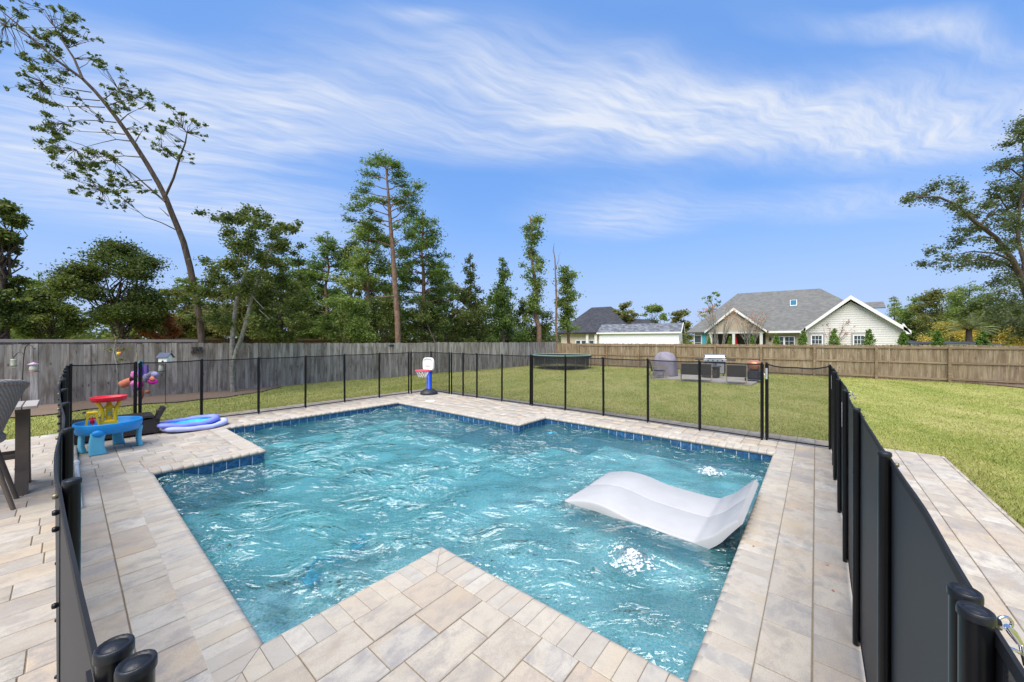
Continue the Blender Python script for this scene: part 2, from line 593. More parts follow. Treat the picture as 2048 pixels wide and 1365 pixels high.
M = {}
M['paver'] = mat_paver('paver_concrete')
M['coping'] = mat_paver('coping_concrete', 0.22)
M['joint'] = plain('joint_sand', (0.23, 0.185, 0.125), 0.95, var=0.3, scale=60)
M['grey_wood'] = mat_wood('weathered_grey_cedar', [(0.44, 0.405, 0.365), (0.31, 0.28, 0.25), (0.56, 0.525, 0.485), (0.36, 0.305, 0.25), (0.48, 0.45, 0.42)], (0.095, 0.07, 0.048), 0.72)
M['tan_wood'] = mat_wood('tan_treated_pine', [(0.37, 0.285, 0.185), (0.30, 0.225, 0.145), (0.42, 0.335, 0.23), (0.33, 0.25, 0.155), (0.39, 0.32, 0.225)], (0.15, 0.10, 0.06), 0.7)
M['rail_wood'] = mat_wood('tan_pine_rail', [(0.36, 0.265, 0.165), (0.29, 0.21, 0.13), (0.40, 0.30, 0.19)], (0.17, 0.11, 0.06), 0.55, vertical=False, knots=False)
M['brown_wood'] = mat_wood('brown_fence_wood', [(0.24, 0.16, 0.10), (0.20, 0.13, 0.085)], (0.1, 0.07, 0.05), 0.5)
M['pink_rail'] = plain('faded_rail_wood', (0.34, 0.28, 0.26), 0.9, var=0.25, scale=3)
M['black'] = plain('black_post_enamel', (0.006, 0.0065, 0.008), 0.28, var=0.25, scale=20, spec=0.35)
M['black_matte'] = plain('black_webbing', (0.008, 0.0085, 0.0105), 0.7, var=0.3, scale=30)
M['cap'] = plain('black_cap_plastic', (0.012, 0.013, 0.016), 0.38, var=0.35, scale=35, bump=0.15)
M['net'] = mat_net('black_safety_mesh', (0.021, 0.0215, 0.024))
M['chrome'] = plain('chrome', (0.72, 0.72, 0.74), 0.18, 1.0, var=0.08)
M['brass'] = plain('dull_bolt_metal', (0.22, 0.19, 0.12), 0.45, 0.8)
M['sticker'] = plain('pale_sticker', (0.42, 0.44, 0.44), 0.5, var=0.4, scale=90)
M['white'] = plain('white_plastic', (0.80, 0.79, 0.77), 0.38, var=0.04, scale=3)
M['white_paint'] = plain('white_paint', (0.78, 0.79, 0.80), 0.55, var=0.05, scale=3)
M['lounger'] = plain('white_lounger_resin', (0.45, 0.446, 0.438), 0.5, var=0.08, scale=3.5, bump=0.05, bscale=25, spec=0.25)
M['blue_post'] = plain('royal_blue_plastic', (0.012, 0.075, 0.62), 0.4, var=0.08)
M['red'] = plain('red_plastic', (0.66, 0.012, 0.03), 0.38, var=0.08)
M['pinkred'] = plain('faded_red_plastic', (0.78, 0.09, 0.13), 0.45, var=0.1)
M['yellow'] = plain('yellow_plastic', (0.80, 0.50, 0.012), 0.42, var=0.08)
M['blue'] = plain('sky_blue_plastic', (0.012, 0.27, 0.66), 0.42, var=0.08)
M['cyan'] = plain('pale_cyan_plastic', (0.13, 0.50, 0.68), 0.45, var=0.06)
M['dark_plastic'] = plain('dark_grey_plastic', (0.03, 0.032, 0.038), 0.45, var=0.2)
M['float'] = plain('lilac_float_fabric', (0.42, 0.46, 0.80), 0.5, var=0.25, scale=4)
M['float_dark'] = plain('violet_blue_float_fabric', (0.20, 0.24, 0.66), 0.5, var=0.22, scale=5)
M['float_in'] = plain('turquoise_float_mesh', (0.03, 0.40, 0.68), 0.6, var=0.55, scale=14)
M['purple'] = plain('purple_fabric', (0.16, 0.10, 0.42), 0.7, var=0.25, scale=12)
M['pink'] = plain('pink_fabric', (0.72, 0.22, 0.55), 0.65, var=0.2, scale=12)
M['magenta'] = plain('magenta_fabric', (0.72, 0.02, 0.36), 0.6, var=0.15)
M['orange'] = plain('orange_fabric', (0.62, 0.19, 0.10), 0.7, var=0.3, scale=14)
M['lavender'] = plain('lavender_shiny_fabric', (0.35, 0.33, 0.52), 0.45, var=0.35, scale=22)
M['teal'] = plain('teal_fabric', (0.05, 0.40, 0.52), 0.6, var=0.2)
M['dark_wicker'] = mat_weave('dark_brown_wicker', (0.028, 0.021, 0.019), 42, 0.45, 2.2)
M['grey_wicker'] = mat_weave('grey_wicker', (0.38, 0.315, 0.265), 26, 0.6, 1.9)
M['taupe_metal'] = plain('taupe_powder_coat', (0.115, 0.088, 0.066), 0.55, var=0.18, scale=10)
M['slat'] = plain('grey_composite_slat', (0.36, 0.325, 0.29), 0.6, var=0.15, scale=12)
M['frame_tan'] = plain('tan_chair_frame', (0.25, 0.20, 0.15), 0.5, var=0.15)
M['cover'] = plain('mauve_grill_cover', (0.25, 0.225, 0.265), 0.7, var=0.25, scale=4, bump=0.6, bscale=7)
M['steel'] = plain('stainless_steel', (0.55, 0.545, 0.535), 0.3, 0.75, var=0.1)
M['copper'] = plain('copper_enamel', (0.42, 0.17, 0.09), 0.3, 0.3, var=0.3, scale=5)
M['concrete'] = plain('patio_concrete', (0.36, 0.33, 0.28), 0.9, var=0.2, scale=3, bump=0.2)
M['mulch'] = plain('pine_straw', (0.15, 0.105, 0.075), 0.95, var=0.5, scale=45, bump=1.0, bscale=60)
M['grass'] = mat_grass()
M['glass'] = plain('dark_window_glass', (0.05, 0.065, 0.075), 0.08, var=0.3, scale=0.6, spec=0.6)
M['siding'] = plain('cream_siding', (0.67, 0.645, 0.60), 0.7, var=0.05, scale=1.5)
M['trim'] = plain('white_trim', (0.74, 0.73, 0.70), 0.6, var=0.04)
M['grey_trim'] = plain('grey_trim', (0.36, 0.34, 0.31), 0.7, var=0.08)
M['screen'] = plain('dark_porch_screen', (0.045, 0.042, 0.042), 0.8, var=0.4, scale=0.8)
M['beige'] = plain('beige_stucco', (0.50, 0.43, 0.34), 0.8, var=0.08, scale=1.5)
M['feeder_glass'] = plain('hazy_feeder_glass', (0.42, 0.44, 0.36), 0.25, var=0.3, scale=20)
M['feeder_red'] = plain('dusty_red_feeder_tray', (0.33, 0.06, 0.09), 0.5, var=0.2)
M['feeder_pink'] = plain('pale_mauve_feeder_roof', (0.52, 0.33, 0.46), 0.5, var=0.15)
M['navy'] = plain('navy_roof_paint', (0.045, 0.065, 0.12), 0.6, var=0.2)
M['iron'] = plain('black_iron', (0.014, 0.014, 0.016), 0.5, var=0.2)
M['lichen'] = mat_bark('lichen_bark', (0.085, 0.075, 0.06), (0.31, 0.305, 0.27), (16, 16, 7))
M['pine_bark'] = mat_bark('pine_bark', (0.10, 0.06, 0.042), (0.27, 0.175, 0.125), (9, 9, 4))
M['bark'] = mat_bark('oak_bark', (0.04, 0.031, 0.025), (0.13, 0.10, 0.08))
M['oak'] = mat_leaf('oak_leaves', [(0.042, 0.061, 0.018), (0.080, 0.113, 0.030), (0.136, 0.169, 0.046), (0.238, 0.254, 0.083)])
M['oak_grey'] = mat_leaf('live_oak_leaves', [(0.045, 0.066, 0.028), (0.087, 0.113, 0.046), (0.140, 0.163, 0.075), (0.249, 0.254, 0.139)])
M['olive'] = mat_leaf('olive_leaves', [(0.080, 0.085, 0.028), (0.148, 0.159, 0.046), (0.226, 0.224, 0.075), (0.363, 0.316, 0.128)])
M['pine'] = mat_leaf('pine_needles', [(0.042, 0.078, 0.021), (0.087, 0.147, 0.032), (0.148, 0.220, 0.051), (0.249, 0.316, 0.093)])
M['bright'] = mat_leaf('bright_leaves', [(0.068, 0.113, 0.028), (0.132, 0.201, 0.046), (0.223, 0.285, 0.078), (0.408, 0.407, 0.151)])
M['rust'] = mat_leaf('rust_leaves', [(0.114, 0.040, 0.024), (0.262, 0.082, 0.043), (0.386, 0.143, 0.069), (0.272, 0.183, 0.069)])
M['brown_leaf'] = mat_leaf('dry_brown_leaves', [(0.226, 0.133, 0.103), (0.431, 0.254, 0.185), (0.636, 0.387, 0.289), (0.771, 0.347, 0.208)])
M['dark_bloom'] = mat_leaf('dark_seed_heads', [(0.080, 0.056, 0.057), (0.160, 0.102, 0.103), (0.566, 0.245, 0.163), (0.749, 0.285, 0.139)])
M['yellow_leaf'] = mat_leaf('yellow_green_leaves', [(0.160, 0.163, 0.034), (0.318, 0.285, 0.057), (0.544, 0.407, 0.093), (0.726, 0.407, 0.116)])
M['cedar'] = mat_leaf('arborvitae_leaves', [(0.050, 0.102, 0.018), (0.101, 0.187, 0.028), (0.171, 0.275, 0.046), (0.249, 0.357, 0.082)], 0.2)
M['palm'] = mat_leaf('palm_fronds', [(0.136, 0.173, 0.069), (0.226, 0.264, 0.116), (0.339, 0.357, 0.174)], 0.2)


def mat_shingle(name, cols):
    m, k, out = new_mat(name)
    pos = k.node('ShaderNodeNewGeometry').outputs['Position']
    br = k.node('ShaderNodeTexVoronoi', {'Vector': k.vec('MULTIPLY', pos, (2.8, 2.8, 7.0)), 'Scale': 1.0}, feature='F1')
    f = k.math('ADD', k.math('MULTIPLY', k.node('ShaderNodeSeparateXYZ', {0: br.outputs['Color']}).outputs[0], 0.6), k.math('MULTIPLY', k.noise(pos, 3.0, 4.0, 0.6), 0.4))
    c = k.ramp(f, [(0.15, cols[0]), (0.5, cols[1]), (0.85, cols[2])])
    b = k.node('ShaderNodeBsdfPrincipled', {'Base Color': c, 'Roughness': 0.92, 'Specular IOR Level': 0.15})
    k.l.new(b.outputs[0], out.inputs[0])
    return m


M['shingle'] = mat_shingle('grey_shingle', [(0.125, 0.125, 0.117), (0.15, 0.15, 0.14), (0.18, 0.178, 0.165)])
M['shingle_dark'] = mat_shingle('charcoal_shingle', [(0.035, 0.037, 0.044), (0.05, 0.052, 0.06), (0.066, 0.068, 0.076)])
M['shingle_blue'] = mat_shingle('blue_grey_shingle', [(0.075, 0.08, 0.095), (0.135, 0.145, 0.165), (0.215, 0.225, 0.245)])
M['shingle_tan'] = mat_shingle('tan_shingle', [(0.22, 0.18, 0.15), (0.28, 0.235, 0.20), (0.34, 0.29, 0.25)])


def mat_tile():
    m, k, out = new_mat('blue_glazed_tile')
    rn = piece_random(k)
    pos = k.node('ShaderNodeNewGeometry').outputs['Position']
    p = k.vec('ADD', pos, k.node('ShaderNodeCombineXYZ', {0: k.math('MULTIPLY', rn, 40.0), 1: 0.0, 2: 0.0}).outputs[0])
    n = k.noise(p, 26.0, 5.0, 0.65, 0.8)
    c = k.ramp(n, [(0.3, (0.012, 0.035, 0.085)), (0.48, (0.022, 0.085, 0.20)), (0.62, (0.045, 0.17, 0.34)), (0.78, (0.10, 0.30, 0.46))])
    c = k.mix(k.math('MULTIPLY', rn, 0.45), c, (0.02, 0.09, 0.20))
    b = k.node('ShaderNodeBsdfPrincipled', {'Base Color': c, 'Roughness': 0.16, 'Specular IOR Level': 0.55})
    k.l.new(b.outputs[0], out.inputs[0])
    return m


def mat_plaster():
    m, k, out = new_mat('blue_pebble_plaster')
    pos = k.node('ShaderNodeNewGeometry').outputs['Position']
    n = k.noise(pos, 3.2, 5.0, 0.6, 0.3)
    vo = k.node('ShaderNodeTexVoronoi', {'Vector': pos, 'Scale': 95.0})
    peb = k.node('ShaderNodeSeparateXYZ', {0: vo.outputs['Color']})
    c = k.ramp(k.math('ADD', k.math('MULTIPLY', n, 0.5), k.math('MULTIPLY', peb.outputs[0], 0.5)),
               [(0.2, (0.20, 0.47, 0.52)), (0.42, (0.36, 0.74, 0.80)), (0.62, (0.52, 0.86, 0.90)), (0.85, (0.82, 0.92, 0.90))])
    c = k.mix(k.mrange(peb.outputs[1], 0.86, 0.95, 0.0, 0.6), c, (0.30, 0.26, 0.17))
    b = k.node('ShaderNodeBsdfPrincipled', {'Base Color': c, 'Roughness': 0.9, 'Specular IOR Level': 0.1})
    k.l.new(b.outputs[0], out.inputs[0])
    return m


WATER_COL, WATER_DENS = (0.0, 0.86, 0.89, 1), 0.36


def mat_water():
    m, k, out = new_mat('pool_water')
    pos = k.node('ShaderNodeNewGeometry').outputs['Position']
    p1 = k.node('ShaderNodeVectorRotate', {'Vector': pos, 'Angle': R(50)}, rotation_type='Z_AXIS').outputs[0]
    a = k.noise(k.vec('MULTIPLY', p1, (4.6, 9.5, 1)), 1.0, 1.6, 0.45, 1.6)
    b_ = k.noise(k.vec('MULTIPLY', p1, (15.0, 30.0, 1)), 1.0, 1.5, 0.5, 1.2)
    big = k.noise(k.vec('MULTIPLY', p1, (2.3, 4.6, 1)), 1.0, 3.0, 0.5, 1.0)
    gust = k.mrange(k.noise(k.vec('MULTIPLY', p1, (0.8, 1.3, 1)), 1.0, 2.0, 0.5, 0.8), 0.36, 0.62, 0.25, 1.25)     # calmer and rougher patches
    h = k.math('ADD', k.math('ADD', k.math('MULTIPLY', a, 0.8), k.math('MULTIPLY', b_, 0.12)), k.math('MULTIPLY', big, 2.1))
    h = k.math('MULTIPLY', k.math('SUBTRACT', h, 1.5), gust)
    bn = k.node('ShaderNodeBump', {'Height': h, 'Strength': 1.0, 'Distance': 0.08})
    fr = k.node('ShaderNodeFresnel', {'IOR': 1.8, 'Normal': bn.outputs[0]})
    gl = k.node('ShaderNodeBsdfGlossy', {'Color': (1, 1, 1, 1), 'Roughness': 0.03, 'Normal': bn.outputs[0]})
    # light passes straight down to the floor; the floor is seen partly bent by the ripples
    tr = k.node('ShaderNodeBsdfTransparent', {'Color': (0.98, 1.0, 1.0, 1)})
    rf = k.node('ShaderNodeBsdfRefraction', {'Color': (1, 1, 1, 1), 'Roughness': 0.0, 'IOR': 1.333, 'Normal': k.node('ShaderNodeBump', {'Height': h, 'Strength': 0.35, 'Distance': 0.085}).outputs[0]})
    body = k.node('ShaderNodeMixShader', {0: 0.2, 1: tr.outputs[0], 2: rf.outputs[0]})
    brightener = k.node('ShaderNodeBsdfDiffuse', {'Color': (0.14, 0.72, 0.82, 1)})      # light painted into the water: teal diffuse that brightens it and lifts dark bands
    body = k.node('ShaderNodeMixShader', {0: 0.10, 1: body.outputs[0], 2: brightener.outputs[0]})
    mx = k.node('ShaderNodeMixShader', {0: fr.outputs[0], 1: body.outputs[0], 2: gl.outputs[0]})
    va = k.node('ShaderNodeVolumeAbsorption', {'Color': WATER_COL, 'Density': WATER_DENS})
    k.l.new(mx.outputs[0], out.inputs[0])
    k.l.new(va.outputs[0], out.inputs['Volume'])
    return m


def mat_clear():
    m, k, out = new_mat('water_side')
    tr = k.node('ShaderNodeBsdfTransparent')
    va = k.node('ShaderNodeVolumeAbsorption', {'Color': WATER_COL, 'Density': WATER_DENS})
    k.l.new(tr.outputs[0], out.inputs[0])
    k.l.new(va.outputs[0], out.inputs['Volume'])
    return m


M['tile'] = mat_tile()
M['plaster'] = mat_plaster()
M['water'] = mat_water()
M['grout'] = plain('pale_grout', (0.72, 0.75, 0.75), 0.8)
M['foam'] = plain('white_foam', (0.60, 0.65, 0.68), 0.25, var=0.1, scale=30)
M['fish'] = plain('bright_blue_fish', (0.05, 0.46, 0.95), 0.5, var=0.5, scale=16)

exec_parts = []
# ------------------------------------------------------------------ ground, lawn, mulch
def build_ground():
    def axis(vals, lo, hi, step):
        a = list(np.arange(lo, hi + 1e-6, step))
        return np.array(sorted(set(np.round(np.concatenate([vals, a]), 4))))
    xs = axis([-900, -500, -250, -120, -60, -30, -20, -12.002, -12, 7.5, 7.502, 50, 60, 80, 110, 150, 250, 500, 1200], -11, 40, 0.75)
    ys = axis([-900, -500, -250, -120, -60, -40, -30, -1.332, -1.33, 9.75, 9.752, 50, 60, 80, 110, 150, 250, 500, 1200], -20, 40, 0.75)
    X, Y = np.meshgrid(xs, ys)
    Z = lawn_z(X, Y) + 0.025 * np.sin(X * 0.9 + 1.0) * np.cos(Y * 0.7) * np.clip(deck_dist(X, Y) / 3, 0, 1) * (deck_dist(X, Y) < 60)
    inside = (X > -12.001) & (X < 7.501) & (Y > -1.331) & (Y < 9.751)
    Z = np.where(inside, -3.0, Z)
    n, m = len(xs), len(ys)
    idx = np.arange(n * m).reshape(m, n)
    F = np.stack([idx[:-1, :-1], idx[:-1, 1:], idx[1:, 1:], idx[1:, :-1]], -1).reshape(-1, 4)
    me = mesh_np('lawn', np.stack([X, Y, Z], -1).reshape(-1, 3), F, M['grass'], True, {'tone': np.full(len(F), 0.5)})
    set_props(link('lawn', me), kind='structure')


def ground_z(x, y):
    return float(lawn_z(x, y) + 0.025 * math.sin(x * 0.9 + 1.0) * math.cos(y * 0.7) * min(1, float(deck_dist(x, y)) / 3))


def sheet(name, fn_edge, x0, x1, nx, ny, mat, lift):
    """irregular ground-hugging sheet: fn_edge(t) gives the two edges (y0, y1) at x"""
    V, F = [], []
    for i in range(nx + 1):
        x = x0 + (x1 - x0) * i / nx
        a, b = fn_edge(x)
        for j in range(ny + 1):
            y = a + (b - a) * j / ny
            V.append((x, y, ground_z(x, y) + lift + (0.02 * math.sin(x * 7 + y * 5) * math.sin(math.pi * j / ny))))
    for i in range(nx):
        for j in range(ny):
            p = i * (ny + 1) + j
            F.append((p, p + ny + 1, p + ny + 2, p + 1))
    return set_props(link(name, mesh_np(name, V, F, mat, True)), kind='structure')


build_ground()
FENCE_Y, FENCE_X = 17.5, 27.2
sheet('pine_straw_bed', lambda x: (14.95 + 0.25 * math.sin(x * 1.7) + 0.12 * math.sin(x * 5.3) + max(0, x - 3.6) ** 2 * 0.55, FENCE_Y + 0.3), -9, 5.7, 60, 12, M['mulch'], 0.035)
sheet('bare_soil_bed', lambda x: (-11.0, -5.6 - 0.25 * math.sin(x * 2) - (27.3 - x) * 0.55), 25.2, 27.6, 16, 16, M['mulch'], 0.035)
ps = at(1298, 757, -0.44)


def build_patio():
    c = [at(1294, 757, -0.41), at(1503, 772, -0.42), at(1526, 760, -0.42)]
    d = c[0] + (c[2] - c[1]) * 1.0
    poly = [c[0], c[1], c[2], d]
    ar = sum(poly[i].x * poly[(i + 1) % 4].y - poly[(i + 1) % 4].x * poly[i].y for i in range(4))
    if ar < 0:
        poly.reverse()
    mb = MB().prism([(p.x, p.y) for p in poly], -0.7, -0.375)
    set_props(mb.build('concrete_patio', M['concrete']), kind='structure')


# grass blades: denser and smaller near the deck, sparser far out
def build_grass():
    N = 560000
    u = RNG.random(N)
    k = RNG.uniform(-1.5, 2.6, N)
    D = 2.9 * (30 / 2.9) ** (u ** 0.82)
    r = k * D
    x = D * CY + r * SY
    y = D * SY - r * CY
    dd = deck_dist(x, y)
    keep = (dd > -0.02) & ((x > 7.47) | (y > 9.72) | (y < -1.31)) & (x < FENCE_X - 0.05) & (y < FENCE_Y - 0.05)
    edge = 14.95 + 0.25 * np.sin(x * 1.7) + np.maximum(0, x - 3.6) ** 2 * 0.55
    keep &= ~((x < 5.7) & (y > edge + 0.15))
    keep &= ~((x > 25.2) & (y < -5.6 - (27.3 - x) * 0.55))
    p = [at(1294, 757, -0.41), at(1503, 772, -0.42), at(1526, 760, -0.42)]
    a, b, c = [np.array((q.x, q.y)) for q in p]
    e1, e2 = b - a, c - b
    Mi = np.linalg.inv(np.stack([e1, e2], 1))
    st = (np.stack([x, y], -1) - a) @ Mi.T
    keep &= ~((st[:, 0] > 0) & (st[:, 0] < 1) & (st[:, 1] > 0) & (st[:, 1] < 1))
    x, y, D = x[keep], y[keep], D[keep]
    n = len(x)
    z = lawn_z(x, y) + 0.025 * np.sin(x * 0.9 + 1.0) * np.cos(y * 0.7) * np.clip(deck_dist(x, y) / 3, 0, 1) - 0.004
    h = RNG.uniform(0.018, 0.05, n) * (0.85 + D / 45)
    edgegrow = np.exp(-deck_dist(x, y) / 0.12)
    h *= 1 + 0.5 * edgegrow
    w = 0.0028 + 0.00042 * D
    az = RNG.uniform(0, 2 * np.pi, n)
    ca, sa = np.cos(az), np.sin(az)
    lean = RNG.uniform(0.2, 1.1, n) * h
    la = RNG.uniform(0, 2 * np.pi, n)
    P = np.empty((n, 3, 3))
    P[:, 0] = np.stack([x - ca * w, y - sa * w, z], -1)
    P[:, 1] = np.stack([x + ca * w, y + sa * w, z], -1)
    P[:, 2] = np.stack([x + np.cos(la) * lean, y + np.sin(la) * lean, z + h], -1)
    F = np.arange(n * 3).reshape(n, 3)
    me = mesh_np('grass', P.reshape(-1, 3), F, M['grass'], False, {'tone': RNG.random(n)})
    set_props(link('grass', me), 'short yellow green lawn grass growing between the deck and the fences', 'grass', kind='stuff')


build_grass()
build_patio()

# ------------------------------------------------------------------ pool
PX = [0.647, 1.803, 5.328, 6.195]
POLY = [(0.647, 2.189), (1.803, 2.189), (1.803, 0.4575), (6.195, 0.4575), (6.195, 4.234), (5.328, 4.234),
        (5.328, 8.13), (1.803, 8.13), (1.803, 6.011), (0.647, 6.011)]
WATER_Z = -0.125
CW = 0.226


def edges():
    n = len(POLY)
    for i in range(n):
        p, q, o, r = POLY[i], POLY[(i + 1) % n], POLY[i - 1], POLY[(i + 2) % n]
        d = Vector((q[0] - p[0], q[1] - p[1]))
        ln = d.length
        d /= ln
        d0 = Vector((p[0] - o[0], p[1] - o[1])).normalized()
        d1 = Vector((r[0] - q[0], r[1] - q[1])).normalized()
        c0 = d0.x * d.y - d0.y * d.x > 0
        c1 = d.x * d1.y - d.y * d1.x > 0
        yield Vector((p[0], p[1], 0)), d, ln, c0, c1


coping = bpy.data.objects.new('pool_coping', None)
COL.objects.link(coping)
coping['kind'] = 'structure'
shell = None
PROF = [(-CW, -0.055), (-CW, -0.002), (-CW + 0.003, 0.0), (-0.034, 0.0), (-0.018, -0.003), (-0.007, -0.01), (-0.001, -0.02), (-0.001, -0.033), (-0.007, -0.045), (-0.02, -0.053), (-0.034, -0.055)]


def stone_bm(x0, x1, dz=0.0):
    bm = bmesh.new()
    n = len(PROF)
    xs = [x0 + 0.0012, x0 + 0.0035, x1 - 0.0035, x1 - 0.0012]
    ins = [0.0025, 0, 0, 0.0025]
    rows = []
    for x, i in zip(xs, ins):
        rows.append([bm.verts.new((x, y - (i if y > -0.1 else -i), z + dz - (i if z > -0.01 else 0))) for y, z in PROF])
    for a, b in zip(rows[:-1], rows[1:]):
        for i in range(n):
            j = (i + 1) % n
            f = bm.faces.new((a[i], a[j], b[j], b[i]))
            f.smooth = 2 < i < 10
    bm.faces.new(rows[0][::-1])
    bm.faces.new(rows[-1])
    bmesh.ops.recalc_face_normals(bm, faces=bm.faces)
    return bm


def bm_mesh(bm, name, mat):
    me = bpy.data.meshes.new(name)
    bm.to_mesh(me)
    bm.free()
    me.materials.append(mat)
    return me


def build_coping():
    shared = [bm_mesh(stone_bm(-0.05, 0.05, rnd.uniform(-0.0025, 0.0)), 'coping_stone', M['coping']) for _ in range(4)]
    tile_me = MB().box((-0.0725, -0.0265, -0.205), (0.0725, -0.0205, -0.056)).mesh('pool_tile', M['tile'])
    grout = MB()
    walls = MB()
    tiles, stones = [], []
    for p, d, ln, c0, c1 in edges():
        ang = math.atan2(d.y, d.x)
        Mx = Matrix.Translation(p) @ Matrix.Rotation(ang, 4, 'Z')
        s0 = -CW if c0 else 0.0
        s1 = ln + (CW if c1 else 0.0)
        n = max(1, round((s1 - s0) / 0.1))
        w = (s1 - s0) / n
        for i in range(n):
            a, b = s0 + i * w, s0 + (i + 1) * w
            plainstone = (a > CW + 0.01 and b < ln - CW - 0.01)
            if plainstone:
                me = shared[rnd.randrange(4)]
                sx = w / 0.1
                m4 = Mx @ Matrix.Translation(((a + b) / 2, 0, 0)) @ Matrix.Diagonal((sx, 1, 1, 1))
            else:
                bm = stone_bm(a, b, rnd.uniform(-0.002, 0))
                for at_x, conv, sgn in ((0.0, c0, 1), (ln, c1, -1)):
                    # mitre through the corner
                    co = Vector((at_x, 0, 0))
                    no = Vector((sgn, -1 if conv else 1, 0)).normalized()
                    near = (a < CW + 0.01) if sgn == 1 else (b > ln - CW - 0.01)
                    if near and len(bm.verts):
                        bmesh.ops.bisect_plane(bm, geom=bm.verts[:] + bm.edges[:] + bm.faces[:], plane_co=co + no * 0.0012, plane_no=no, clear_inner=True)
                        ed = [e for e in bm.edges if e.is_boundary]
                        if ed:
                            bmesh.ops.holes_fill(bm, edges=ed)
                if len(bm.faces) < 4:
                    bm.free()
                    continue
                me = bm_mesh(bm, 'coping_stone', M['coping'])
                m4 = Mx
            o = link('coping_stone', me, coping)
            o.matrix_world = m4
            stones.append(o)
        # waterline tiles
        t0 = -0.022 if c0 else 0.022
        t1 = ln + (0.022 if c1 else -0.022)
        nt = max(1, round((t1 - t0) / 0.152))
        wt = (t1 - t0) / nt
        for i in range(nt):
            o = link('pool_tile', tile_me)
            o.matrix_world = Mx @ Matrix.Translation((t0 + (i + 0.5) * wt, 0, 0)) @ Matrix.Diagonal((wt / 0.152, 1, 1, 1))
            tiles.append(o)
        gv = [Mx @ Vector((t0, -0.0225, -0.21)), Mx @ Vector((t1, -0.0225, -0.21)), Mx @ Vector((t1, -0.0225, -0.054)), Mx @ Vector((t0, -0.0225, -0.054))]
        grout.add(gv, [(0, 1, 2, 3)])
        gv = [Mx @ Vector((t0, -0.0235, -1.9)), Mx @ Vector((t1, -0.0235, -1.9)), Mx @ Vector((t1, -0.0235, -0.05)), Mx @ Vector((t0, -0.0235, -0.05))]
        walls.add(gv, [(0, 1, 2, 3)])
    fl = []
    o_ = 0.024
    for (x0, x1, y0, y1) in ((PX[0] - o_, PX[1] - o_, 2.189 - o_, 6.011 + o_), (PX[1] - o_, PX[2] + o_, 0.4575 - o_, 8.13 + o_), (PX[2] + o_, PX[3] + o_, 0.4575 - o_, 4.234 + o_)):
        walls.add([(x0, y0, -0.62), (x1, y0, -0.62), (x1, y1, -0.62), (x0, y1, -0.62)], [(0, 1, 2, 3)])
    sh = walls.build('pool_shell', M['plaster'])
    sh['kind'] = 'structure'
    g = grout.build('grout', M['grout'], sh)
    for o in tiles:
        mw = o.matrix_world.copy()
        o.parent = sh
        o.matrix_world = mw
    # the raised floors inside: sun shelf, steps, bench
    MB().box((1.80, 0.44, -0.619), (6.21, 2.95, -0.36), 0.02).build('sun_shelf', M['plaster'], sh)
    MB().box((0.63, 2.17, -0.619), (1.78, 3.05, -0.222), 0.02).build('step', M['plaster'], sh)
    MB().box((0.63, 3.051, -0.619), (1.78, 3.45, -0.48), 0.02).build('step', M['plaster'], sh)
    MB().box((1.81, 7.65, -0.619), (5.33, 8.14, -0.45), 0.02).build('bench', M['plaster'], sh)
    return sh


shell = build_coping()


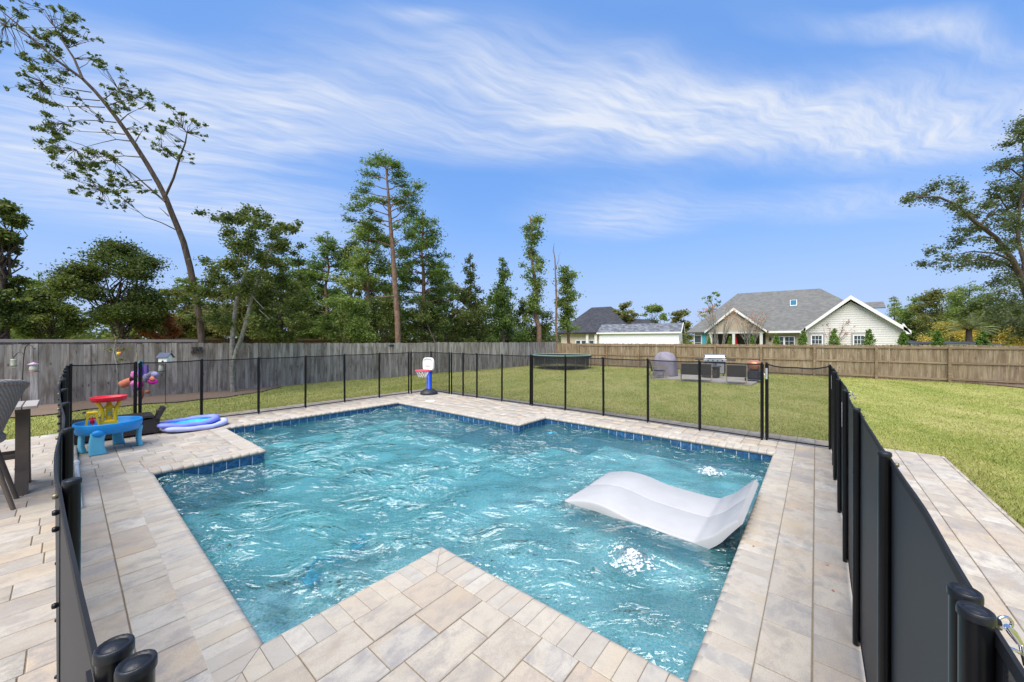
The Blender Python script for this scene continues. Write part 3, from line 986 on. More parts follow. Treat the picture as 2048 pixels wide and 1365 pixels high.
def build_water():
    e = 0.012
    bx = [PX[0] - e, PX[1], PX[2], PX[3] + e]
    by = [0.4575 - e, 2.189 - e, 4.234 + e, 6.011 + e, 8.13 + e]
    bxx = [PX[0] - e, PX[1] - e, PX[2] + e, PX[3] + e]
    bx = bxx
    def ax(b, s):
        out = [b[0]]
        for p, q in zip(b[:-1], b[1:]):
            n = max(1, round((q - p) / s))
            out += [p + (q - p) * i / n for i in range(1, n + 1)]
        return np.array(out)
    xs, ys = ax(bx, 0.034), ax(by, 0.034)
    X, Y = np.meshgrid(xs, ys)
    Z = np.full_like(X, WATER_Z)
    # wind ripples and the swell from the two bubbler jets
    rg = np.random.default_rng(5)
    amp = 0
    for i in range(46):
        wl = rg.uniform(0.22, 1.1)
        a = math.pi * 0.27 + rg.normal(0, 0.62)
        kx, ky = math.cos(a) * 2 * np.pi / wl, math.sin(a) * 2 * np.pi / wl
        ph = rg.uniform(0, 6.28)
        warp = 0.5 * np.sin(X * rg.uniform(0.6, 2.2) + Y * rg.uniform(0.6, 2.2) + rg.uniform(0, 6))
        Z = Z + 0.0076 * (wl ** 0.85) * np.sin(kx * X + ky * Y + ph + warp)
    calm = np.clip(np.maximum(np.abs(X - 3.83) - 0.55, np.abs(Y - 1.25) - 0.82) / 0.25, 0, 1)
    Z = WATER_Z + (Z - WATER_Z) * (0.22 + 0.78 * calm)
    for (jx, jy) in JETS:
        d = np.hypot(X - jx, Y - jy)
        Z = Z + 0.010 * np.exp(-d / 0.45) * np.sin(d * 26) + 0.03 * np.exp(-(d / 0.1) ** 2)
    n, m = len(xs), len(ys)
    cx, cy = (X[:-1, :-1] + X[1:, 1:]) / 2, (Y[:-1, :-1] + Y[1:, 1:]) / 2
    ins = ((cx < bx[1]) & (cy > by[1]) & (cy < by[3])) | ((cx > bx[1]) & (cx < bx[2])) | ((cx > bx[2]) & (cy < by[2]))
    idx = np.arange(n * m).reshape(m, n)
    F = np.stack([idx[:-1, :-1], idx[:-1, 1:], idx[1:, 1:], idx[1:, :-1]], -1)[ins]
    used = np.unique(F)
    remap = np.full(n * m, -1)
    remap[used] = np.arange(len(used))
    F = remap[F]
    V = np.stack([X, Y, Z], -1).reshape(-1, 3)[used]
    nv = len(V)
    Vb = V.copy()
    Vb[:, 2] = -1.8
    # side faces along open edges
    ed = {}
    for f in F:
        for a, b in zip(f, np.roll(f, -1)):
            if (b, a) in ed:
                del ed[(b, a)]
            else:
                ed[(a, b)] = 1
    side = np.array([(b, a, a + nv, b + nv) for a, b in ed])
    FF = np.concatenate([F, side, F[:, ::-1] + nv])
    me = mesh_np('water', np.concatenate([V, Vb]), FF, [M['water'], mat_clear()], True)
    mi = np.zeros(len(FF), np.int32)
    mi[len(F):] = 1
    me.polygons.foreach_set('material_index', mi)
    sm = np.ones(len(FF), bool)
    sm[len(F):] = False
    me.polygons.foreach_set('use_smooth', sm)
    set_props(link('water', me), kind='structure')


JETS = [(at(1262, 1118, WATER_Z).x, at(1262, 1118, WATER_Z).y), (at(1420, 944, WATER_Z).x, at(1420, 944, WATER_Z).y)]
build_water()


# ------------------------------------------------------------------ deck of pavers
def build_deck():
    e = 0.045
    base = MB()
    Z0, Z1 = -2.2, -0.0085
    x = [-12.0, PX[0] - e, PX[1] - e, PX[2] + e, PX[3] + e, 7.49]
    for a, b, ya, yb in ((x[0], x[1], -1.325, 9.745), (x[1], x[2], -1.325, 2.189 - e), (x[1], x[2], 6.011 + e, 9.745), (x[2], x[3], -1.325, 0.4575 - e),
                         (x[2], x[3], 8.13 + e, 9.745), (x[3], x[4], -1.325, 0.4575 - e), (x[3], x[4], 4.234 + e, 9.745), (x[4], x[5], -1.325, 9.745)):
        base.box((a, ya, Z0), (b, yb, Z1))
    deck = base.build('pool_deck', M['joint'])
    deck['kind'] = 'structure'
    rects = []
    P = 0.2165
    rg = random.Random(3)

    def lens():
        return rg.choice((0.215, 0.215, 0.285, 0.285, 0.36, 0.30))

    def rows(xa, xb, ya, yb, along='x', start=None):
        lo, hi = (ya, yb) if along == 'x' else (xa, xb)
        c0, c1 = (xa, xb) if along == 'x' else (ya, yb)
        base_ = start if start is not None else lo
        k0 = math.floor((lo - base_) / P - 1e-6)
        q = base_ + k0 * P
        while q < hi - 0.012:
            a, b = max(q, lo), min(q + P, hi)
            if b - a > 0.03:
                t = c0
                first = True
                while t < c1 - 0.002:
                    l = lens() * (rg.uniform(0.35, 1) if first else 1)
                    first = False
                    t2 = t + l
                    if c1 - t2 < 0.09:
                        t2 = c1
                    rects.append((t, a, t2, b) if along == 'x' else (a, t, b, t2))
                    t = t2
            q += P

    c = CW
    yl = 1.963
    rows(0.437, PX[1] - c + 0.03, 0.231, yl, 'x', yl)
    rows(0.437, 7.48, -1.32, 0.231, 'x', yl)
    rows(PX[3] + c, 7.48, 0.231, 4.234 + c, 'x', yl)
    rows(PX[2] + c, 7.48, 4.234 + c, 8.13 + c, 'x', yl)
    rows(0.0, 7.48, 8.13 + c, 9.74, 'x', yl)
    rows(0.437, PX[1] - c, 6.011 + c, 8.13 + c, 'x', yl)
    rows(0.2165, PX[0] - c + 0.016, 0.0 - 1.32, 6.011 + c, 'y', 0.2165)
    rows(0.0, 0.2165, -1.32, 6.011 + c, 'y', 0.0)
    rows(0.0, 0.437, 6.011 + c, 8.13 + c, 'x', yl)
    rows(-4.2, 0.0, -1.32, 9.74, 'x', yl)
    # fit the small gap between the near rows and the coping
    out = []
    for r in rects:
        x0, y0, x1, y1 = r
        if x0 < PX[1] - c + 0.03 <= x1 + 1e-6 and 0.2309 < y0 < yl:
            x1 = min(x1, PX[1] - c)
        out.append((x0, y0, x1, y1))
    rects = [r for r in out if r[2] - r[0] > 0.02 and r[3] - r[1] > 0.02]

    def score(r):
        x, y = (r[0] + r[2]) / 2, (r[1] + r[3]) / 2
        d = x * CY + y * SY
        q = x * SY - y * CY
        if d < 0.3:
            return 0
        px, py = 1024 + FPX * q / d, 683 + FPX * EYE / d
        if not (-40 < px < 2090 and py < 1420):
            return 0
        return (r[2] - r[0]) * (r[3] - r[1]) / d ** 3
    rects.sort(key=score, reverse=True)
    cache = {}
    for r in rects[:298]:
        w, h = round(r[2] - r[0], 3), round(r[3] - r[1], 3)
        g = 0.003
        if (w, h) not in cache:
            cache[(w, h)] = MB().box((-w / 2 + g, -h / 2 + g, -0.05), (w / 2 - g, h / 2 - g, 0), 0.0032).mesh('paver', M['paver'])
        o = link('paver', cache[(w, h)], deck, ((r[0] + r[2]) / 2, (r[1] + r[3]) / 2, rg.uniform(-0.0022, 0.0)))
        o.rotation_euler = (rg.uniform(-0.004, 0.004), rg.uniform(-0.004, 0.004), rg.uniform(-0.004, 0.004))
    V, F, T = [], [], []
    for r in rects[298:]:
        g = 0.003
        z = rg.uniform(-0.002, 0)
        b = len(V)
        x0, y0, x1, y1 = r[0] + g, r[1] + g, r[2] - g, r[3] - g
        ch = 0.0032
        V += [(x0, y0, -0.05), (x1, y0, -0.05), (x1, y1, -0.05), (x0, y1, -0.05), (x0, y0, z - ch), (x1, y0, z - ch), (x1, y1, z - ch), (x0, y1, z - ch),
              (x0 + ch, y0 + ch, z), (x1 - ch, y0 + ch, z), (x1 - ch, y1 - ch, z), (x0 + ch, y1 - ch, z)]
        fs = [(8, 9, 10, 11)]
        for i in range(4):
            j = (i + 1) % 4
            fs += [(i, j, j + 4, i + 4), (i + 4, j + 4, j + 8, i + 8)]
        rr = rg.random()
        for f in fs:
            F.append([q + b for q in f])
            T.append(rr)
    o = link('far_pavers', mesh_np('far_pavers', V, F, M['paver'], False, {'rnd': T}), deck)
    o['kind'] = 'stuff'
    # skimmer lid set into the far deck
    s = at(861, 803)
    mb = MB()
    mb.lathe([(0.13, -0.004), (0.13, 0.004), (0.12, 0.006), (0.0, 0.006)], (0, 0, 0), 20)
    mb.box((-0.02, -0.008, 0.005), (0.02, 0.008, 0.009))
    t = link('skimmer_lid', mb.mesh('skimmer_lid', M['white']), None, (s.x, s.y, 0.004))
    set_props(t, 'white round skimmer lid set in the pavers in front of the toy hoop', 'lid')


build_deck()

# ------------------------------------------------------------------ wooden fences
def picket_meshes(mat, w, th, h, dog=0.0, n=5):
    out = []
    for i in range(n):
        hh = h + rnd.uniform(-0.012, 0.012)
        ww = w + rnd.uniform(-0.004, 0.002)
        mb = MB()
        c = dog
        poly = [(-ww / 2, -0.0), (ww / 2, 0.0), (ww / 2, hh - c), (ww / 2 - c, hh), (-ww / 2 + c, hh), (-ww / 2, hh - c)] if c else [(-ww / 2, 0), (ww / 2, 0), (ww / 2, hh), (-ww / 2, hh)]
        k = len(poly)
        vs = [(x, -th / 2, z) for x, z in poly] + [(x, th / 2, z) for x, z in poly]
        mb.add(vs, [tuple(range(k)), tuple(range(2 * k - 1, k - 1, -1))] + [(j, j + k, (j + 1) % k + k, (j + 1) % k) for j in range(k)])
        out.append(mb.mesh('picket', mat))
    return out


def build_left_fence():
    root = empty('picket_fence', (0, FENCE_Y, 0), 'weathered grey picket fence behind the play table and toy hoop', 'fence')
    ms = picket_meshes(M['grey_wood'], 0.141, 0.018, 1.83)
    x = -9.0
    i = 0
    while x < FENCE_X - 0.03:
        o = link('picket', ms[rnd.randrange(5)], root, (x, rnd.uniform(-0.006, 0.006), 1.45 - 1.83 - 0.004 + rnd.uniform(-0.012, 0.008) + 0.012 * math.sin(x * 0.5)))
        o.rotation_euler = (rnd.uniform(-0.006, 0.006), rnd.uniform(-0.006, 0.006), rnd.uniform(-0.03, 0.03))
        x += 0.1445
        i += 1
    rail = MB().box((-1.2, 0.012, -0.045), (1.2, 0.05, 0.045)).mesh('rail', M['grey_wood'])
    post = MB().box((-0.045, 0.05, 0), (0.045, 0.14, 1.9)).mesh('post', M['grey_wood'])
    x = -7.8
    while x < FENCE_X:
        for z in (-0.15, 0.5, 1.2):
            link('rail', rail, root, (x, 0, z))
        link('post', post, root, (x + 1.2, 0, -0.6))
        x += 2.4


def build_right_fence():
    root = empty('picket_fence', (FENCE_X, 0, 0), 'tan dog eared picket fence with rails and posts facing the lawn', 'fence')
    ms = picket_meshes(M['tan_wood'], 0.142, 0.018, 1.80, 0.03)
    top, base = 1.345, -0.47
    y = FENCE_Y - 0.06
    while y > -13:
        o = link('picket', ms[rnd.randrange(5)], root, (rnd.uniform(-0.004, 0.004), y, top - 1.80 + rnd.uniform(-0.012, 0.01)))
        o.rotation_euler = (rnd.uniform(-0.006, 0.006), rnd.uniform(-0.004, 0.004), R(90) + rnd.uniform(-0.03, 0.03))
        y -= 0.146
    sp = 2.52
    rail = MB().box((-0.055, -sp / 2 + 0.003, -0.045), (-0.014, sp / 2 - 0.003, 0.045)).mesh('rail', M['rail_wood'])
    post = MB().box((-0.15, -0.05, 0), (-0.057, 0.05, 1.95)).mesh('post', M['rail_wood'])
    y = 15.2 + sp
    k = 0
    while y > -13:
        if y < FENCE_Y - 0.1:
            o = link('post', post, root, (0, y, -0.72 + rnd.uniform(-0.01, 0.01)))
            o.rotation_euler = (rnd.uniform(-0.01, 0.01), 0, 0)
        for z in (top - 0.15, top - 0.88, base + 0.17):
            yy = y - sp / 2
            if y > FENCE_Y:
                continue
            o = link('rail', rail, root, (0, yy, z + rnd.uniform(-0.012, 0.012)))
            o.rotation_euler = (rnd.uniform(-0.006, 0.006), 0, 0)
        y -= sp


def build_back_fences():
    root = empty('neighbour_fence', (0, 19.3, 0), 'faded fence with a flat top rail just beyond the grey picket fence', 'fence')
    MB().box((-9, -0.06, 1.50), (3.4, 0.0, 1.60)).build('top_rail', M['pink_rail'], root)
    mb = MB()
    x = -9
    while x < 3.4:
        mb.box((x, 0.004, -0.4), (x + 0.13, 0.022, 1.56 + rnd.uniform(-0.01, 0.01)))
        x += 0.138
    o = mb.build('pickets', M['grey_wood'], root)
    o['kind'] = 'stuff'
    root = empty('neighbour_fence', (0, 27, 0), 'brown picket fence among the trees beyond the grey fence', 'fence')
    MB().box((3.0, -0.07, 1.58), (23, 0.0, 1.66)).build('top_rail', M['brown_wood'], root)
    mb = MB()
    x = 3.0
    while x < 23:
        mb.box((x, 0.004, -0.4), (x + 0.13, 0.022, 1.70 + rnd.uniform(-0.01, 0.01)))
        x += 0.14
    o = mb.build('pickets', M['brown_wood'], root)
    o['kind'] = 'stuff'


build_left_fence()
build_right_fence()
build_back_fences()

# ------------------------------------------------------------------ mesh pool fence
POST_R = 0.0148


def post_mesh(h):
    mb = MB()
    mb.lathe([(POST_R * 0.8, 0.0), (POST_R * 0.98, 0.004), (POST_R, 0.1), (POST_R, h - 0.006)], (0, 0, 0), 18)
    return mb.mesh('post', M['black'])


def cap_mesh():
    mb = MB()
    r = POST_R * 1.12
    mb.lathe([(r, -0.012), (r, -0.005), (r * 0.96, -0.0015), (r * 0.86, 0.0), (r * 0.78, -0.0035), (r * 0.66, -0.0035), (r * 0.55, -0.001), (0.0, 0.0)], (0, 0, 0), 18)
    return mb.mesh('cap', M['cap'])


PM = {}


def fence_section(pts, h0, h1, label, sag=None, screws=(), side=1, stickers=(), latch=None):
    root = empty('mesh_fence_section', (pts[0][0], pts[0][1], 0), label, 'pool fence', 'black mesh pool fence sections')
    base = Vector((pts[0][0], pts[0][1], 0))
    n = len(pts)
    P = [Vector((p[0], p[1], 0)) - base for p in pts]
    H = [h0 + (h1 - h0) * i / (n - 1) for i in range(n)]
    cm = cap_mesh()
    for i, p in enumerate(P):
        d = (P[min(i + 1, n - 1)] - P[max(i - 1, 0)]).normalized()
        nrm = Vector((d.y, -d.x, 0)) * side
        o = link('post', post_mesh(H[i]), root, p)
        o.rotation_euler = (rnd.uniform(-0.006, 0.006), rnd.uniform(-0.006, 0.006), 0)
        c = link('cap', cm, o, (0, 0, H[i]))
        # the strap and screws that hold the mesh to the outer face of the post
        mb = MB()
        mb.bar(nrm * (POST_R + 0.003) + Vector((0, 0, 0.03)), nrm * (POST_R + 0.003) + Vector((0, 0, H[i] - 0.03)), 0.046, 0.004, up=nrm)
        st = mb.build('strap', M['black_matte'], o)
        if i in screws:
            for z in (H[i] - 0.035, H[i] - 0.075, H[i] - 0.115, H[i] - 0.3, H[i] - 0.52, H[i] - 0.74, H[i] - 0.96):
                mb = MB()
                mb.lathe([(0.0, 0.012), (0.006, 0.011), (0.0075, 0.006), (0.005, 0.0)], (0, 0, 0), 8)
                s = mb.build('screw', M['brass'] if z > H[i] - 0.04 else M['black'], o)
                s.location = nrm * (POST_R + 0.005) + Vector((0, 0, z))
                s.rotation_euler = nrm.to_track_quat('Z', 'Y').to_euler()
        if i in stickers:
            mb = MB()
            mb.bar(-d * 0.0 - nrm * (POST_R + 0.0012) + Vector((0, 0, H[i] - 0.26)), -nrm * (POST_R + 0.0012) + Vector((0, 0, H[i] - 0.09)), 0.028, 0.002, up=nrm)
            mb.build('sticker', M['sticker'], o)
    for i in range(n - 1):
        a, b = P[i], P[i + 1]
        d = (b - a)
        ln = d.length
        d.normalize()
        nrm = Vector((d.y, -d.x, 0)) * side
        off = nrm * (POST_R + 0.001)
        N = 8
        sg = 0.012 if not sag else sag.get(i, 0.012)
        tops, bots = [], []
        for k in range(N + 1):
            t = k / N
            s_ = 4 * t * (1 - t) * (1.0 + 0.25 * math.sin(t * 9))
            p = a + (b - a) * t + off
            bow = nrm * (0.012 * math.sin(math.pi * t) * math.sin(i * 2.1 + 1))
            tops.append(p + bow + Vector((0, 0, H[i] + (H[i + 1] - H[i]) * t - 0.028 - sg * s_)))
            bots.append(p + bow * 0.4 + Vector((0, 0, 0.03)))
        mb = MB()
        vs = []
        for q, w in zip(tops, bots):
            vs += [q, (q + w) / 2, w]
        fs = []
        for k in range(N):
            for j in range(2):
                fs.append((k * 3 + j, k * 3 + j + 1, (k + 1) * 3 + j + 1, (k + 1) * 3 + j))
        mb.add(vs, fs, True)
        pn = mb.build('mesh_panel', M['net'], root)
        for row, dz in ((tops, 0.0), (bots, 0.0)):
            mb = MB()
            vs = []
            for q in row:
                for dy, dzz in ((-0.0025, -0.010), (0.0025, -0.010), (0.0025, 0.009), (-0.0025, 0.009)):
                    vs.append(q + nrm * dy + Vector((0, 0, dzz + dz)))
            fs = []
            for k in range(N):
                for j in range(4):
                    j2 = (j + 1) % 4
                    fs.append((k * 4 + j, k * 4 + j2, (k + 1) * 4 + j2, (k + 1) * 4 + j))
            mb.add(vs, fs, False)
            mb.build('binding', M['black_matte'], pn)
    if latch is not None:
        i, dirv = latch
        p = P[i]
        nv = Vector(dirv).normalized()
        mb = MB()
        z = H[i] - 0.017
        q = p + nv * (POST_R + 0.010) + Vector((0, 0, z))
        mb.tube([p + nv * POST_R + Vector((0, 0, z)), q], 0.005, 8)
        mb.cur = 1
        Mr = Matrix.Rotation(math.atan2(nv.y, nv.x), 3, 'Z') @ Matrix.Rotation(R(90), 3, 'X')
        mb.ring(q + nv * 0.007, 0.0075, 0.0018, 16, 6, M=Mr)
        e = q + nv * 0.022 + Vector((0, 0, -0.024))
        mb.tube([q + nv * 0.009 + Vector((0, 0, -0.004)), q + nv * 0.014 + Vector((0, 0, -0.011)), e], [0.0032, 0.0048, 0.0034], 8)
        loop = [e, e + nv * 0.013 + Vector((0, 0, -0.010)), e + nv * 0.010 + Vector((0, 0, -0.017)), e + nv * -0.006 + Vector((0, 0, -0.009)), p + nv * (POST_R + 0.003) + Vector((0, 0, z - 0.026))]
        mb.tube(loop, 0.0022, 8)
        mb.tube([e + nv * 0.002 + Vector((0, 0, -0.002)), e + nv * 0.007 + Vector((0, 0, -0.028))], 0.0026, 8)
        mb.build('latch_hook', [M['black'], M['chrome']], root)
    return root


FY = -0.157
fence_section([(0.79, FY), (1.604, FY - .003), (2.55, FY), (3.46, FY), (4.42, FY - 0.004), (5.42, FY - 0.004)], 1.2, 1.2,
              'mesh fence section along the right of the pool between white float and lawn', screws=(0, 1, 2, 3), stickers=(3,), latch=(3, (0.25, -1, 0)))
fence_section([(-0.2, FY), (0.742, FY)], 1.2, 1.2, 'end section of mesh fence with a chrome latch hook at lower right', screws=(), latch=(1, (0.5, -0.87, 0)))
fence_section([(5.50, FY - 0.004), (6.05, FY - 0.01), (6.91, -0.15), (6.93, 0.592)], 1.2, 1.21, 'mesh fence section turning the corner right of the gap with a sagging top', sag={2: 0.05}, stickers=(1, 3), side=1)
fence_section([(6.89, 0.65), (6.93, 1.546), (6.99, 2.455), (7.01, 3.37), (7.03, 4.29), (7.035, 5.205)], 1.21, 1.215, 'mesh fence section in front of the patio grills on the far side')
fence_section([(7.04, 5.262), (7.045, 6.17), (7.05, 7.07), (7.055, 7.62), (7.05, 8.10)], 1.215, 1.22, 'mesh fence section right of the toy hoop with the trampoline at its end')
fence_section([(7.045, 8.19), (7.13, 9.14), (6.42, 9.13)], 1.225, 1.235, 'short mesh fence corner section behind the toy basketball hoop')
fence_section([(6.34, 9.13), (5.40, 9.13), (4.44, 9.11), (3.50, 9.06), (2.58, 9.08), (1.655, 9.15), (0.805, 9.02)], 1.235, 1.19, 'long mesh fence section along the far left edge of the pool')
fence_section([(0.745, 9.01), (0.03, 8.9), (0.0, 8.25), (-0.01, 7.55), (-0.012, 6.95), (-0.02, 6.22), (-0.022, 5.50)], 1.19, 1.19, 'mesh fence section at the far left corner behind the toy water table', screws=(2, 3, 4, 5))
fence_section([(-0.022, 5.23), (-0.02, 4.19), (-0.005, 3.24), (-0.002, 2.27), (0.004, 1.425), (0.038, 0.61)], 1.195, 1.2, 'nearest mesh fence section along the left, seen nearly edge on', screws=(0, 1, 2, 3, 4, 5))
fence_section([(0.042, 0.56), (0.05, -0.3)], 1.2, 1.2, 'mesh fence end posts with oval caps at the lower left', screws=(0,))
# ------------------------------------------------------------------ trees and plants
def leaf_cloud(centres, radii, per, size, rg, aspect=0.55, droop=0.0, shell_bias=0.55, up=0.25):
    """small leaf quads spread through ellipsoid clumps; returns verts, faces, tone"""
    C = np.asarray(centres, float)
    Rr = np.asarray(radii, float)
    if Rr.ndim == 1:
        Rr = np.stack([Rr, Rr, Rr * 0.72], -1)
    vol = Rr[:, 0] * Rr[:, 1]
    w = vol / vol.sum()
    n = int(per)
    idx = rg.choice(len(C), n, p=w)
    d = rg.normal(size=(n, 3))
    d /= np.linalg.norm(d, axis=1, keepdims=True)
    rad = rg.random(n) ** shell_bias
    # each clump breaks up into sprays
    sub = rg.normal(size=(len(C), 9, 3))
    sub /= np.linalg.norm(sub, axis=2, keepdims=True)
    pick = sub[idx, rg.integers(0, 9, n)]
    d = d * 0.55 + pick * 0.68
    loose = np.where(rg.random(n) < 0.14, rg.uniform(1.0, 1.5, n), 1.0)
    pos = C[idx] + (d * rad[:, None] * 0.95 + rg.normal(size=(n, 3)) * 0.16) * loose[:, None] * Rr[idx]
    a = rg.normal(size=(n, 3))
    a[:, 2] = a[:, 2] * 0.6 - droop
    a /= np.linalg.norm(a, axis=1, keepdims=True)
    nn = rg.normal(size=(n, 3))
    nn[:, 2] += up
    b = np.cross(a, nn)
    b /= np.linalg.norm(b, axis=1, keepdims=True) + 1e-9
    s = size * rg.uniform(0.6, 1.35, n)[:, None]
    V = np.empty((n, 4, 3))
    V[:, 0] = pos - a * s * 0.5
    V[:, 1] = pos + b * s * aspect * 0.5
    V[:, 2] = pos + a * s * 0.5
    V[:, 3] = pos - b * s * aspect * 0.5
    tone = np.clip(rg.random(n) * 0.75 + rg.normal(size=len(C))[idx] * 0.1 + 0.1, 0, 1)
    return V.reshape(-1, 3), np.arange(n * 4).reshape(n, 4), tone


def limb(mb, a, b, r0, r1, rg, wob=0.06, n=5, sag=0.0):
    a, b = Vector(a), Vector(b)
    ln = (b - a).length
    pts, rad = [], []
    for i in range(n + 1):
        t = i / n
        p = a.lerp(b, t)
        if 0 < i < n:
            p += Vector((rg.normal(), rg.normal(), rg.normal() * 0.6)) * ln * wob
        p.z += sag * ln * math.sin(math.pi * t)
        pts.append(p)
        rad.append(r0 + (r1 - r0) * t)
    mb.tube(pts, rad, 6, False)
    return pts


def plant(name, loc, label, cat, group, trunk_mb, trunk_mat, crown, crown_mat, crown_name='crown'):
    root = empty(name, loc, label, cat, group)
    if trunk_mb is not None and trunk_mb.v:
        trunk_mb.build('trunk', trunk_mat, root)
    V, F, T = crown
    o = link(crown_name, mesh_np(crown_name, V, F, crown_mat, False, {'tone': T}), root)
    return root


def tree(px, ytop, ybot, hw, D, kind, label, mat, leaves=3200, leaf=0.2, seed=1, name='broadleaf_tree', lean=0.0, trunkpx=None, group='trees beyond the fences', bark='bark', tr=None, squeeze=1.0):
    rg = np.random.default_rng(seed)
    base = atD(trunkpx if trunkpx is not None else px, D)
    gz = ground_z(base.x, base.y)
    ztop, zbot = zD(ytop, D) - gz, max(zD(ybot, D) - gz, 0.3)
    w = hw * D / FPX
    mid = atD(px, D) - base
    mid.z = 0
    fw = Vector((CY, SY, 0))
    sd_ = Vector((SY, -CY, 0))
    H = ztop
    tr = tr or max(0.06, 0.02 * H)
    mb = MB()
    cs, rs = [], []
    top = Vector((mid.x + lean * sd_.x, mid.y + lean * sd_.y, H * 0.97))
    trunk = []
    for i in range(9):
        t = i / 8
        trunk.append(Vector((0, 0, -0.1)).lerp(top, t) + Vector((rg.normal(), rg.normal(), 0)) * 0.012 * H * math.sin(math.pi * t))

    def on_trunk(z):
        t = min(max(z / H, 0), 1) * 8
        i = min(int(t), 7)
        return trunk[i].lerp(trunk[i + 1], t - i)
    if kind in ('oak', 'sparse'):
        n = 36 if kind == 'oak' else 20
        mb.tube(trunk[:7], [tr * (1 - 0.1 * i) for i in range(7)], 8, False)
        cz, hz = (ztop + zbot) / 2, (ztop - zbot) / 2
        for i in range(n):
            th = rg.uniform(0, 2 * math.pi)
            u = rg.uniform(-0.95, 1.0)
            rr = math.sqrt(max(0.05, 1 - u * u)) * rg.uniform(0.45, 0.95) * (1.0 if u > -0.4 else 1.0)
            c = Vector((mid.x, mid.y, cz)) + sd_ * (math.cos(th) * rr * w) + fw * (math.sin(th) * rr * w * 0.8) + Vector((0, 0, u * hz * 0.88))
            r = w * rg.uniform(0.26, 0.42) * (0.7 if kind == 'sparse' else 1)
            cs.append(c)
            rs.append((r, r, r * 0.62))
            limb(mb, on_trunk(max(0.25 * H, c.z * 0.62)), c, tr * 0.3, tr * 0.05, rg)
    elif kind == 'pine':
        mb.tube(trunk, [tr * (1 - 0.105 * i) for i in range(9)], 8, False)
        lv = max(6, int((ztop - zbot) / max(0.55, w * 0.26)))
        for i in range(lv):
            t = (i + rg.uniform(-0.2, 0.2)) / lv
            z = zbot + (ztop - zbot) * t
            rr = w * (1.12 - 0.85 * max(t, 0) ** 1.8) * rg.uniform(0.6, 1.2)
            for j in range(6):
                th = rg.uniform(0, 2 * math.pi)
                ln = rr * rg.uniform(0.45, 1.0)
                c0 = on_trunk(z)
                c = c0 + sd_ * math.cos(th) * ln + fw * math.sin(th) * ln * 0.85 + Vector((0, 0, ln * rg.uniform(0.0, 0.4)))
                limb(mb, c0, c, tr * 0.22, tr * 0.05, rg, 0.05, 4)
                r = max(0.2, w * rg.uniform(0.22, 0.36))
                cs.append(c)
                rs.append((r, r, r * 0.6))
                if ln > 0.5 * w:
                    cs.append(c0.lerp(c, 0.62) + Vector((0, 0, 0.1)))
                    rs.append((r * 0.85, r * 0.85, r * 0.5))
        cs.append(trunk[-1])
        rs.append((w * 0.16, w * 0.16, w * 0.22))
    elif kind == 'cone':
        mb.tube(trunk, [tr * (1 - 0.11 * i) for i in range(9)], 8, False)
        n = 46
        for i in range(n):
            t = (i + rg.uniform(-0.4, 0.4)) / n
            z = zbot + (ztop - zbot) * max(t, 0)
            rr = w * max(0.10, (1 - t) ** 0.72 * (0.75 + 0.35 * math.sin(t * 23)))
            th = rg.uniform(0, 2 * math.pi)
            q = rr * rg.uniform(0.35, 1.1)
            c = on_trunk(z) + sd_ * math.cos(th) * q + fw * math.sin(th) * q + Vector((0, 0, rg.normal() * 0.1))
            limb(mb, on_trunk(z - 0.1 * q), c, tr * 0.18, tr * 0.04, rg, 0.05, 3)
            r = max(0.2, w * 0.42 * (1.15 - 0.75 * t)) * rg.uniform(0.7, 1.25)
            cs.append(c)
            rs.append((r, r, r * 0.8))
        cs.append(trunk[-1])
        rs.append((0.1, 0.1, 0.3))
    elif kind == 'column':
        mb.tube(trunk, [tr * (1 - 0.1 * i) for i in range(9)], 8, False)
        n = 34
        for i in range(n):
            t = (i + rg.uniform(-0.4, 0.4)) / n
            z = zbot + (ztop - zbot) * max(t, 0)
            rr = w * (0.55 + 0.45 * math.sin(t * 14 + 1)) * (1 - 0.35 * t)
            th = rg.uniform(0, 2 * math.pi)
            c = on_trunk(z) + sd_ * math.cos(th) * rr * rg.uniform(0.2, 1) + fw * math.sin(th) * rr * 0.8
            limb(mb, on_trunk(z - 0.25 * rr), c, tr * 0.2, tr * 0.04, rg, 0.05, 3)
            r = w * rg.uniform(0.34, 0.6)
            cs.append(c)
            rs.append((r, r, r * 0.7))
    elif kind == 'shrub':
        n = 20
        mb.tube(trunk[:5], [tr * 0.7 * (1 - 0.12 * i) for i in range(5)], 6, False)
        for i in range(n):
            th, t = rg.uniform(0, 2 * math.pi), rg.random()
            rr = w * math.sqrt(max(0.08, 1 - t * t)) * rg.uniform(0.3, 0.9)
            z = zbot + (ztop - zbot) * t * 0.9
            c = Vector((mid.x, mid.y, z)) + sd_ * math.cos(th) * rr + fw * math.sin(th) * rr
            r = w * rg.uniform(0.24, 0.4)
            cs.append(c)
            rs.append((r, r, r * 0.75))
            limb(mb, on_trunk(min(z * 0.4, H * 0.4)), c, tr * 0.25, tr * 0.05, rg)
    crown = leaf_cloud(cs, rs, int(leaves * {'sparse': 1, 'cone': 3.6, 'column': 3.4, 'shrub': 3.0}.get(kind, 3.4)), leaf * 0.92, rg, aspect=0.3 if kind == 'pine' else 0.6, droop=-0.15 if kind == 'pine' else 0.1)
    return plant(name, (base.x, base.y, gz), label, 'tree', group, mb, M[bark], crown, M[mat])


def zpt(x, y, zx, zy, sc):
    return zx + x * sc, zy + y * sc


